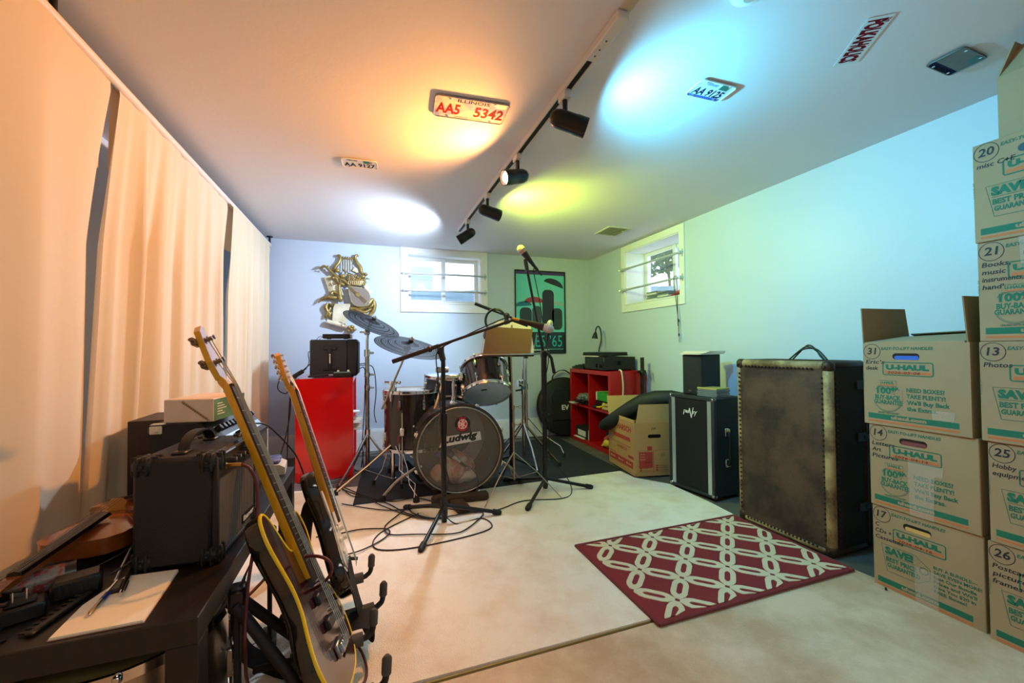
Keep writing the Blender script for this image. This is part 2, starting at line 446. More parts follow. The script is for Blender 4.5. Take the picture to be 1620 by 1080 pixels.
# ------------------------------------------------------------------ curtains on their pole
def cloth(name, hexc, tl, rough=.85):
    m = mat(name, hexc, rough, bump=(55, .12)); n = m.node_tree.nodes; l = m.node_tree.links
    t = n.new('ShaderNodeBsdfTranslucent'); t.inputs[0].default_value = (*lin(hexc), 1); mx = n.new('ShaderNodeMixShader'); mx.inputs[0].default_value = tl
    l.new(n['Principled BSDF'].outputs[0], mx.inputs[1]); l.new(t.outputs[0], mx.inputs[2]); l.new(mx.outputs[0], n['Material Output'].inputs[0]); return m
cloth('curtain_cloth', '#e2d2b8', .18)
ZP = 1.872
pole = MB().cyl((-.812, -2.3, ZP), (-.812, 4.02, ZP), .017, n=16)
po = thing('curtain_pole', 'white curtain pole running below the ceiling along the left side', 'pole', (-.79, 1.2, ZP))
pole.build('pole', mat('pole_white', '#ddd4cc', .4), po, 50)
for y in (-1.2, 1.45, 4.03):
    MB().cyl((-.812, y, ZP), (-.812, y, CH), .009, n=10).lathe([(.025, 0), (.025, .006)], (-.812, y, CH-.006)).build('bracket', mat('dark_metal', '#2b2622', .5, .6), po, 40)
def curtain(y0t, y1t, y0b, y1b, folds, amp, seed, label, zb=.03, xoff=0, flare=0):
    rnd = random.Random(seed); ny_, nz_ = 110, 44
    ph = [rnd.uniform(0, 6.3) for _ in range(6)]; vs = []; fs = []
    y_len = abs(y1t-y0t)
    for i in range(ny_+1):
        t = i/ny_
        for k in range(nz_+1):
            q = k/nz_                                      # 0 top, 1 bottom
            z = ZP+.019 - q*(ZP+.019-zb)
            y = (y0t+(y1t-y0t)*t)*(1-q) + (y0b+(y1b-y0b)*t)*q
            g = min(1, q*3.2)
            a = amp*(.12+.88*g)
            f = folds*t*2*PI
            x = a*(math.sin(f+ph[0]+.5*q)*.6 + .35*math.sin(2.3*f+ph[1]-.9*q) + .25*math.sin(.43*f+ph[2]+1.7*q)*g + .10*math.sin(5.1*f+ph[3]+.6*q))
            edge = math.exp(-((1-t)*9)**2)
            x += -.03*math.exp(-((1-t)*14)**2)*g + flare*edge*q
            xx = -.776 + xoff + x - .02*g
            if q < .012: xx = -.812
            vs.append((xx, y + .010*math.sin(f*1.3+ph[4])*g, z - (.030*math.exp(-((1-t)*y_len*11)**2)+.014*math.exp(-(t*y_len*14)**2))*max(0, 1-q*6)))
    n1 = nz_+1
    fs = [(i*n1+k, i*n1+k+1, (i+1)*n1+k+1, (i+1)*n1+k) for i in range(ny_) for k in range(nz_)]
    # the cloth passes over the pole and hangs a little way down behind it
    mb = MB().add(vs, fs); k0 = len(mb.v)
    back = []
    for i in range(ny_+1):
        v = vs[i*n1]
        for dz, dx in ((0, 0), (-.012, -.018), (-.05, -.024), (-.3, -.03)): back.append((v[0]+dx, v[1], v[2]+dz))
    mb.add(back, [(i*4+k, (i+1)*4+k, (i+1)*4+k+1, i*4+k+1) for i in range(ny_) for k in range(3)])
    o = solo(mb, 'curtain', 'curtain_cloth', label, 'curtain', 'cream curtains along the left side', 180)
    return o
curtain(-2.2, 1.712, -2.2, 1.60, 6.5, .038, 3, 'cream curtain hanging nearest the camera, beside the table front', xoff=-.026, flare=.03)
curtain(1.762, 2.90, 1.578, 2.86, 5.0, .036, 11, 'cream curtain hanging in the middle, behind the amplifiers on the table', xoff=-.030)
curtain(2.915, 3.93, 2.80, 3.86, 4.5, .036, 21, 'cream curtain hanging furthest back, next to the blue wall', xoff=-.006, flare=.05)

# ------------------------------------------------------------------ low black table and what stands on it
mat('black_brown', '#120d0b', .42, noise=(16, '#241a15', .45), stretch=(4, .5, 1), bump=(80, .08))
mat('rubber_black', '#101010', .6); mat('tolex', '#0f1012', .62, bump=(420, .5)); mat('grille', '#3c3833', .7)
mat('chrome', '#d5d6d8', .14, 1); mat('chrome_worn', '#b7b2a8', .28, 1, noise=(30, '#7c746a', .5))
mat('black_plastic', '#141416', .35); mat('black_matte', '#18181a', .7); mat('brass', '#b08a4a', .3, 1)
mat('print_white', '#e8e6e0', .6); mat('gold_print', '#c9a65a', .4, .6)
mat('cable_black', '#0e0e10', .5); mat('cable_red', '#5c1a1e', .5, noise=(300, '#3a0f12', .6))
t = thing('low_table', 'black-brown low table holding the practice amplifier, violin and papers', 'table', (-.54, 1.46, 0))
MB().box((-.772, .93, .40), (-.306, 1.985, .45), .002).build('tabletop', 'black_brown', t)
for x in (-.772, -.358):
    for y in (.932, 1.931):
        MB().box((x, y, .01), (x+.052, y+.052, .3995), .0015).build('leg', 'black_brown', t)
TZ = .45
# small practice amplifier, grille to the right
def corner_caps(M, L, D, H, r, part, matn='rubber_black', ridges=True):
    for ix in (0, 1):
        for iy in (0, 1):
            for iz in (0, 1):
                q = MB(M); e = .045; k = .004
                x0, x1 = (-k, e) if ix == 0 else (L-e, L+k); y0, y1 = (-k, e) if iy == 0 else (D-e, D+k); z0, z1 = (-k, e*.8) if iz == 0 else (H-e*.8, H+k)
                q.box((x0, y0, z0), (x1, y1, z1), .012)
                if ridges:
                    xm, ym = (x0+x1)/2, (y0+y1)/2
                    for o in (-.009, .009):
                        q.box((x0-.0025, ym+o-.003, z0-.001), (x1+.0025, ym+o+.003, z1+.001), .002)
                        q.box((xm+o-.003, y0-.0025, z0-.001), (xm+o+.003, y1+.0025, z1+.001), .002)
                    q.sphere((xm, (y0-.001) if iy == 0 else (y1+.001), (z0+z1)/2), .005, 8)
                q.build('corner_cap', matn, part, 40)
A = thing('practice_amplifier', 'small black practice amplifier with corner caps, nearest on the low table', 'amplifier', (-.42, 1.28, TZ))
AM = rotz((-.505, 1.152, TZ+.006), math.radians(-4))
AL, AD, AH = .168, .262, .250                             # x (depth), y (width), z
MB(AM).box((0, 0, 0), (AL-.012, AD, AH), .008).build('cabinet', 'tolex', A, 40)
g = MB(AM).box((AL-.012, .014, .012), (AL-.003, AD-.014, AH-.062)); g.build('grille_cloth', 'grille', A)
g = MB(AM)
for i in range(38): g.box((AL-.0035, .016+i*.00615, .014), (AL-.001, .0185+i*.00615, AH-.064))
gg = g.build('grille_weave', mat('grille_thread', '#6a625a', .7), A); gg['kind'] = 'stuff'
MB(AM).box((AL-.012, 0, AH-.06), (AL, AD, AH-.004), .003).build('control_panel', 'black_plastic', A)
MB(AM).box((AL-.012, 0, 0), (AL+.001, .013, AH-.004), .003).box((AL-.012, AD-.013, 0), (AL+.001, AD, AH-.004), .003).box((AL-.012, 0, 0), (AL+.001, AD, .012), .003).build('front_frame', 'tolex', A, 40)
for i in range(6):
    q = MB(AM).cyl((AL, .07+i*.03, AH-.03), (AL+.016, .07+i*.03, AH-.03), .0095, .007, 14); kb = q.build('knob', 'black_plastic', A, 40)
    MB(AM).box((AL+.0155, .0695+i*.03, AH-.03), (AL+.0168, .0705+i*.03, AH-.022)).build('pointer', 'print_white', kb)
MB(AM).cyl((AL, .036, AH-.034), (AL+.006, .036, AH-.034), .008, n=12).build('input_jack', 'chrome', A, 40)
LG = frame(AM @ Vector((AL+.0005, .155, .026)), AM.to_3x3() @ Vector((0, 1, 0)), (0, 0, 1))
pl = MB(LG).box((0, 0, 0), (.085, .024, .0015)).build('name_plate', 'black_plastic', A)
MB().text('Ibanez', LG @ Matrix.Translation((.004, .006, .002)), .014, .076, bold=.02).build('lettering', 'print_white', pl)
corner_caps(AM, AL, AD, AH, 0, A)
hp = [(.075, .055, AH+.002), (.075, .068, AH+.022), (.075, .095, AH+.036), (.075, .131, AH+.040), (.075, .167, AH+.036), (.075, .194, AH+.022), (.075, .207, AH+.002)]
MB(AM).strip(spline(hp, 4), AM.to_3x3() @ Vector((1, 0, 0)), .024, .005).build('handle', 'rubber_black', A, 50)
for y in (.05, .212): MB(AM).box((.06, y-.022, AH-.001), (.09, y+.022, AH+.007), .003).build('handle_mount', 'black_plastic', A, 40)
for x in (.02, AL-.02):
    for y in (.02, AD-.02): MB(AM).cyl((x, y, -.006), (x, y, 0), .009, n=10).build('foot', 'rubber_black', A)
# larger combo amplifier behind it, sloping control panel to the right
B_ = thing('combo_amplifier', 'larger black combo amplifier with knob panel and white corner, behind the small one', 'amplifier', (-.47, 1.66, TZ))
BM = rotz((-.600, 1.455, TZ+.004), math.radians(-3)); BL, BD, BH = .20, .40, .285
F = BM @ mat4((0, 0, 0), (1, 0, 0), (0, 0, 1), (0, -1, 0))
sec = [(0, 0), (BL, 0), (BL, BH-.085), (BL-.012, BH-.078), (BL-.075, BH-.004), (BL-.085, BH), (0, BH)]
MB().prism(sec, BM @ mat4((0, BD, 0), (1, 0, 0), (0, 0, 1), (0, -1, 0)), BD).build('cabinet', 'tolex', B_, 30)
pn = frame(BM @ Vector((BL-.012, .015, BH-.077)), BM.to_3x3() @ Vector((0, 1, 0)), BM.to_3x3() @ Vector((-.063, 0, .074)))
cp = MB(pn).box((0, .004, -.001), (BD-.03, .092, .0015)).build('control_panel', 'black_plastic', B_)
MB(pn).box((0, .004, .0015), (BD-.03, .03, .0022)).build('panel_strip', 'steel', cp)
for i in range(11):
    kb = MB(pn).cyl((.04+i*.03, .058, .001), (.04+i*.03, .058, .018), .0105, .0085, 14).build('knob', 'black_plastic', B_, 40)
    MB(pn).box((.0395+i*.03, .058, .0175), (.0405+i*.03, .067, .0187)).build('pointer', 'print_white', kb)
for i in range(8): MB(pn).text('012468'[i % 6], pn @ Matrix.Translation((.05+i*.04, .034, .0025)), .006).build('marking', 'print_white', cp) if i < 0 else None
MB(BM).box((BL, .02, .02), (BL+.002, BD-.02, BH-.10)).build('grille_cloth', 'grille', B_)
q = MB(BM)
for i in range(60): q.box((BL+.001, BD-.012, .012+i*.003), (BL+.004, BD-.006, .0135+i*.003))
q.build('piping', 'print_white', B_)
CC = mat('corner_white', '#d8d2bf', .4)
for y in (-.002, BD-.03):
    MB(BM).box((-.003, y, BH-.032), (.04, y+.032, BH+.003), .008).sphere((.022, y-.001, BH-.016), .006, 8).build('corner_cap', CC, B_, 40)
MB(BM).box((BL-.03, BD-.028, -.002), (BL+.004, BD+.003, .03), .008).build('corner_cap', 'chrome', B_, 40)
# cable plug into the panel of the combo
solo(MB().tube(spline([pn @ Vector((.12, .02, .004)), pn @ Vector((.12, .015, .03)), pn @ Vector((.16, .01, .05)), pn @ Vector((.26, -.03, .045)), pn @ Vector((.33, -.16, .02)), pn @ Vector((.36, -.25, -.02))], 6), [.0055]*12+[.003]*19, 8),
     'patch_cable', 'cable_black', 'black patch cable plugged into the knob panel of the larger amplifier', 'cable', smooth=60)
# wooden loudspeaker behind
Sp = thing('bookshelf_speaker', 'dark wooden loudspeaker box against the curtain, behind both table amplifiers', 'speaker', (-.69, 1.82, TZ))
SM = rotz((-.765, 1.72, TZ), math.radians(2))
mat('dark_wood', '#2a1a14', .5, noise=(14, '#140c09', .7), stretch=(3, 3, .4))
MB(SM).box((0, 0, 0), (.165, .22, .268), .002).build('cabinet', 'dark_wood', Sp)
MB(SM).box((.165, .01, .01), (.172, .21, .258), .004).build('front_grille', 'black_matte', Sp)
# carton on the combo
mat('carton_white', '#d9cfc0', .6, noise=(8, '#c3a892', .5)); mat('carton_green', '#5f8763', .45, noise=(9, '#31593f', .8)); mat('carton_peach', '#dfb9a2', .5, noise=(6, '#9db08c', .6))
K = thing('product_carton', 'white and green photo-printed carton lying on top of the larger amplifier', 'box', (-.5, 1.56, TZ+BH))
KM_ = rotz((-.572, 1.478, TZ+.004+BH+.001), math.radians(-9))
MB(KM_).box((0, 0, 0), (.132, .20, .068), .0015).build('carton', 'carton_white', K)
MB(KM_).box((.132, .003, .002), (.1328, .197, .066)).build('side_print', 'carton_green', K)
MB(KM_).box((.003, .003, .068), (.129, .197, .0687)).build('top_print', 'carton_peach', K)
q = MB(KM_)
for i in range(5): q.box((.1328, .02+.0*i, .050-i*.008), (.1334, .05+.012*(i % 3), .0525-i*.008))
q.build('side_lettering', 'print_white', K)
q = MB(KM_)
for i in range(14):
    x = .045+i*.005; z = .062-i*.004
    q.add([(x, -.0006, z), (x+.012, -.0006, z-.004), (x+.012, -.0006, z-.0065), (x, -.0006, z-.0025)], [(0, 1, 2, 3)]); q.add([(x+.003, -.0006, z+.003), (x+.006, -.0006, z+.003), (x+.008, -.0006, z-.008), (x+.005, -.0006, z-.008)], [(0, 1, 2, 3)])
q.build('end_print', mat('print_tan', '#a48d62', .7), K)
# foot-pedal like box with blue pads at the far end
Pd = thing('switch_box', 'grey box with two dark blue pads at the far end of the low table', 'box', (-.38, 1.93, TZ))
PM = rotz((-.452, 1.86, TZ), math.radians(6))
MB(PM).prism([(0, 0), (.13, 0), (.13, .03), (.10, .042), (0, .048)], PM @ mat4((0, .115, 0), (1, 0, 0), (0, 0, 1), (0, -1, 0)), .115) if False else None
MB().prism([(0, 0), (.13, 0), (.13, .028), (.11, .040), (0, .044)], PM @ mat4((0, .118, 0), (1, 0, 0), (0, 0, 1), (0, -1, 0)), .118).build('housing', mat('warm_grey', '#b9b4a6', .5), Pd, 30)
for y in (.012, .064): MB(PM).box((.03, y, .040), (.112, y+.045, .060), .008).build('pad', mat('pad_blue', '#3e4c86', .5), Pd, 40)
MB(PM).box((.006, .01, .0445), (.024, .10, .046)).build('label_print', 'print_white', Pd)

# ------------------------------------------------------------------ violin lying on its back
mat('violin_wood', '#8a4a1e', .22, noise=(9, '#5a2a10', .6), coat=.6); mat('ebony', '#120e0c', .3); mat('bridge_wood', '#c08a3e', .5)
def violin_outline(L=.355):
    h = [(0, 0), (.03, .0), (.07, .004), (.092, .022), (.103, .055), (.103, .085), (.094, .112), (.077, .126), (.080, .134), (.067, .150), (.058, .185), (.058, .205), (.067, .232), (.079, .246), (.074, .252), (.080, .268), (.084, .295), (.078, .322), (.058, .345), (.028, .353)]
    return [(x, y) for x, y in h] + [(-x, y) for x, y in h[::-1]]
V = thing('violin', 'orange-brown violin lying on the low table beside the small amplifier', 'violin', (-.66, 1.35, TZ))
va = Vector((-.03, -1, 0)).normalized()
VMx = frame((-.640, 1.585, TZ+.022), va.cross(Vector((0, 0, 1))), va)    # local y along the neck, z up
VO = violin_outline()
MB().prism(VO, VMx @ Matrix.Translation((0, 0, .004)), .032).build('ribs', 'violin_wood', V, 40)
def arched(z0, h, sgn):
    mb = MB(VMx); R = []
    for s_, q in ((1.03, 0), (1.03, .003), (.93, .005), (.75, .5*h+.004), (.5, .85*h+.004), (.2, h+.004)):
        R.append([(x*s_, (y-.177)*(.99 if s_ > 1 else s_)+.177, z0+sgn*q) for x, y in VO])
    return mb.rings(R)
arched(.036, .012, 1).build('top_plate', 'violin_wood', V, 50); arched(.004, .010, -1).build('back_plate', 'violin_wood', V, 50)
for s_ in (1, -1):
    pts = [(s_*.030, .215), (s_*.034, .212), (s_*.031, .203), (s_*.036, .185), (s_*.045, .165), (s_*.047, .155), (s_*.043, .150)]
    MB(VMx).tube([(x, y, .0500-abs(x)*.09) for x, y in spline([(a, b, 0) for a, b in pts], 4) for _ in (0,)] if False else [(p.x, p.y, .0495-abs(p.x)*.06) for p in spline([(a, b, 0) for a, b in pts], 4)], .0019, 6).build('sound_hole', 'ebony', V)
MB(VMx).prism([(-.020, 0), (.020, 0), (.018, .012), (.021, .022), (.012, .033), (-.012, .033), (-.021, .022), (-.018, .012)], VMx @ mat4((0, .182, .051), (1, 0, 0), (0, 0, 1), (0, -1, 0)), .004).build('bridge', 'bridge_wood', V) if False else MB().prism([(-.020, 0), (.020, 0), (.018, .012), (.021, .022), (.012, .033), (-.012, .033), (-.021, .022), (-.018, .012)], VMx @ mat4((0, .182, .050), (1, 0, 0), (0, 0, 1), (0, -1, 0)), .004).build('bridge', 'bridge_wood', V)
MB(VMx).rings([[(-w, y, z-.004), (w, y, z-.004), (w*.8, y, z+.003), (0, y, z+.006), (-w*.8, y, z+.003)] for w, y, z in ((.021, .245, .066), (.018, .355, .058), (.0125, .505, .047))]).build('fingerboard', 'ebony', V, 40)
MB(VMx).rings([[(-w, y, z), (w, y, z), (w*.9, y, z-.012), (0, y, z-.018), (-w*.9, y, z-.012)] for w, y, z in ((.016, .345, .052), (.012, .50, .044), (.011, .53, .042))]).build('neck', 'violin_wood', V, 40)
MB(VMx).rings([[(-w, y, z-.01), (w, y, z-.01), (w, y, z), (-w, y, z)] for w, y, z in ((.011, .52, .044), (.010, .60, .026), (.008, .625, .014))]).build('pegbox', 'violin_wood', V, 40)
MB(VMx).cyl((-.012, .632, .008), (.012, .632, .008), .014, n=14).build('scroll', 'violin_wood', V, 40)
for k in range(4):
    s_ = 1 if k % 2 else -1; MB(VMx).cyl((-s_*.012, .545+k*.017, .033-k*.004), (s_*.04, .545+k*.017, .033-k*.004), .003, .0045, 8).build('peg', 'ebony', V)
MB(VMx).rings([[(-w, y, z-.003), (w, y, z-.003), (w*.7, y, z+.004), (-w*.7, y, z+.004)] for w, y, z in ((.008, .012, .05), (.017, .09, .060), (.021, .118, .064))]).build('tailpiece', 'ebony', V, 40)
MB(VMx).prism(circ(-.035, .03, .034, 16, .022), VMx @ Matrix.Translation((0, 0, .050)), .012).build('chin_rest', 'ebony', V, 40)
for k in range(4):
    x = (k-1.5)
    MB(VMx).tube([(x*.009, .115, .066), (x*.0095, .180, .0835), (x*.005, .505, .052)], .0006, 5).build('string', 'chrome', V)
# bow of the violin: its frog end sticks out from under the small amplifier
bw = thing('violin_bow', 'violin bow whose frog and screw rest on the white papers', 'bow', (-.47, 1.12, TZ))
BF = frame((-.478, 1.052, TZ+.010), (-.27, .96, 0), (-1, 0, 0))
MB(BF).cyl((.0, 0, 0), (.014, 0, 0), .0042, n=10).build('screw', 'chrome', bw, 40)
MB(BF).tube([(.014, 0, 0), (.10, 0, .002), (.30, 0, .006), (.62, .0, -.003)], [.0043, .0042, .004, .003], 8).build('stick', 'ebony', bw, 40)
MB(BF).box((.022, -.005, -.009), (.068, .005, -.002), .002).box((.022, .003, -.006), (.068, .022, .004), .002).build('frog', 'black_plastic', bw, 40)
MB(BF).box((.066, .0185, -.004), (.60, .0205, .003)).build('hair', 'print_white', bw)
# papers, pen, chargers
mat('paper', '#e9e2d2', .8); mat('paper_cover', '#c9a08a', .7); mat('pen_blue', '#1f2a80', .3)
pp = thing('notepad', 'white notepad lying on the near corner of the low table', 'notepad', (-.45, 1.03, TZ))
NM = frame((-.528, .942, TZ+.0005), (.134, .003, 0), (0, 1, 0))
for k in range(3):
    MB().prism([(0, 0), (.134-.002*k, 0), (.122-.002*k, .192), (.02, .20), (-.002*k, .10)], NM @ Matrix.Translation((.0008*k, .001*k, .0016*k)), .0014).build('sheet' if k else 'back_cover', 'paper' if k else 'paper_cover', pp)
PN = frame((-.528, 1.010, TZ+.0105), (.075, .115, 0), (-.1, .1, 0)) if False else frame((-.497, .992, TZ+.0095), (-.012, .12, 0), (-1, 0, 0))
pn_ = thing('pen', 'blue and silver pen lying on the notepad edge', 'pen', (-.50, 1.05, TZ))
MB(PN).tube([(0, 0, 0), (.008, 0, 0), (.05, 0, 0)], [.0012, .0038, .0042], 10).build('barrel', 'chrome_worn', pn_, 40)
MB(PN).tube([(.05, 0, 0), (.10, 0, 0), (.118, 0, 0), (.121, 0, 0)], [.0046, .0046, .0036, .002], 10).build('cap', 'pen_blue', pn_, 40)
MB(PN).box((.07, -.0015, .0045), (.118, .0015, .0065)).build('clip', 'chrome', pn_)
c1 = thing('power_adapter', 'black power adapter with two metal prongs pointing up, left of the pen', 'adapter', (-.60, 1.03, TZ))
M1 = rotz((-.642, 1.005, TZ), math.radians(28))
MB(M1).box((0, 0, 0), (.068, .045, .030), .004).build('body', 'black_plastic', c1, 40)
MB(M1).box((.014, .008, .030), (.056, .037, .036), .003).build('plug_face', 'black_matte', c1, 40)
for x in (.025, .042): MB(M1).box((x, .015, .036), (x+.0016, .022, .055)).build('prong', 'chrome', c1)
c2 = thing('power_adapter', 'black ribbed power adapter lying between the violin and the notepad', 'adapter', (-.57, 1.10, TZ))
M2 = rotz((-.600, 1.075, TZ), math.radians(24))
MB(M2).box((0, 0, 0), (.075, .050, .038), .006).build('body', 'black_plastic', c2, 40)
q = MB(M2)
for k in range(6): q.box((.012+k*.010, -.0012, .014), (.016+k*.010, .001, .034))
q.build('ribs', 'black_matte', c2)
c3 = thing('cable_tester', 'black cylinder wrapped in a red and grey patterned label, beside the violin', 'canister', (-.64, 1.13, TZ))
MB().cyl((-.700, 1.115, TZ+.024), (-.605, 1.165, TZ+.024), .024, n=20).build('body', 'black_plastic', c3, 40)
MB().cyl((-.685, 1.123, TZ+.024), (-.62, 1.157, TZ+.024), .0246, n=20).build('wrapper', mat('wrap', '#7c7a78', .4, noise=(60, '#8c2620', .9), ramp=(.45, .5)), c3, 40)
c4 = thing('comb_strip', 'flat black strip with teeth lying left of the pen', 'strip', (-.56, 1.0, TZ))
M4 = frame((-.560, .965, TZ+.0015), (.02, .12, 0), (-1, 0, 0))
MB(M4).box((0, 0, 0), (.13, .014, .007), .002).build('spine', 'black_plastic', c4)
for k in range(9): MB(M4).box((.006+k*.014, .014, .001), (.012+k*.014, .028, .005), .001).build('tooth', 'black_plastic', c4)
for nm, lab, pts in (('adapter_cable', 'thin black cable trailing from the pronged adapter to the table edge', [(-.66, 1.03, TZ+.012), (-.70, 1.02, TZ+.004), (-.76, 1.06, TZ+.003), (-.80, 1.00, TZ+.003), (-.83, .95, TZ+.003)]),
                     ('adapter_cable', 'thin black cable running across the bare near end of the table', [(-.60, 1.115, TZ+.012), (-.63, 1.00, TZ+.003), (-.60, .97, TZ+.003), (-.66, .955, TZ+.003), (-.80, .945, TZ+.003)]),
                     ('adapter_cable', 'thin black cable looping up behind the ribbed adapter', [(-.53, 1.13, TZ+.02), (-.50, 1.17, TZ+.035), (-.52, 1.22, TZ+.05), (-.56, 1.24, TZ+.02), (-.60, 1.22, TZ+.004)])):
    solo(MB().tube(spline(pts, 6), .0022, 6), nm, 'cable_black', lab, 'cable', smooth=60)

# ------------------------------------------------------------------ drum under the table, chrome rimmed
mat('drum_hide', '#8b7a4c', .4, noise=(7, '#6a5a30', .6)); mat('shell_dark', '#15110f', .25, noise=(4, '#2a1d18', .7))
D = thing('snare_drum', 'chrome-rimmed drum standing on the floor under the low table', 'drum', (-.525, 1.2, .02))
DM = frz((-.525, 1.205, .055), (.02, -.06, 1)); DR, DH = .185, .275
MB(DM).lathe([(DR, 0), (DR, DH)], n=40).build('shell', 'chrome_worn', D, 30)
MB(DM).lathe([(DR-.006, DH), (DR-.006, DH+.008), (.01, DH+.010)], n=40).build('drumhead', 'drum_hide', D, 50)
for z in (DH+.004, .006): MB().ring(DM @ Matrix.Translation((0, 0, z)), DR+.006, 0, 48, sq=(.007, .022)).build('hoop', 'chrome', D, 40)
MB().ring(DM @ Matrix.Translation((0, 0, DH-.006)), DR+.003, .005, 48).build('flesh_hoop', 'brass', D, 40)
for k in range(10):
    a = 2*PI*k/10; x, y = (DR+.012)*math.cos(a), (DR+.012)*math.sin(a)
    lg = MB(DM).box((x-.010, y-.010, DH*.35), (x+.010, y+.010, DH*.62), .005).build('lug', 'chrome', D, 40)
    MB(DM).cyl((x, y, .0), (x, y, DH+.020), .0028, n=8).box((x-.007, y-.007, DH-.002), (x+.007, y+.007, DH+.014), .003).build('tension_rod', 'chrome', lg, 40)

# ------------------------------------------------------------------ guitars on their stands
mat('maple', '#d9a321', .25, noise=(6, '#c08a14', .5), stretch=(6, 6, .6), coat=.4); mat('rosewood', '#2b1d16', .45)
mat('burgundy', '#3a1216', .18, noise=(3, '#1c090b', .8), coat=.7); mat('gloss_black', '#0b0b0d', .12, coat=.6)
mat('binding', '#e8c81e', .3); mat('head_face', '#a09cb0', .22); mat('string_steel', '#c8bfae', .3, 1); mat('tuner_metal', '#7b6a58', .32, 1)
mat('pickguard', '#d9d4c8', .3); mat('maple_orange', '#d39a30', .28, noise=(6, '#c0761c', .5), stretch=(6, 6, .6)); mat('foam', '#4a4642', .9, bump=(120, .4)); mat('strap_black', '#141416', .8, bump=(300, .4))
def offset_body(L, W):
    """an electric guitar outline, x across (treble side +), y from the bottom up"""
    k = [(0, 0), (.24, .015), (.42, .09), (.50, .23), (.47, .38), (.37, .50), (.345, .60), (.38, .71), (.44, .82), (.43, .92), (.36, .965), (.29, .93), (.22, .84), (.14, .79), (.07, .775),
         (-.07, .775), (-.15, .80), (-.21, .88), (-.28, .985), (-.36, 1.03), (-.44, .99), (-.46, .88), (-.41, .74), (-.365, .62), (-.375, .50), (-.46, .37), (-.50, .23), (-.42, .09), (-.24, .015)]
    P = [Vector((x*W, y*L, 0)) for x, y in k]; P = P + [P[0]]
    return [(p.x, p.y) for p in spline(P, 3)[:-1]]
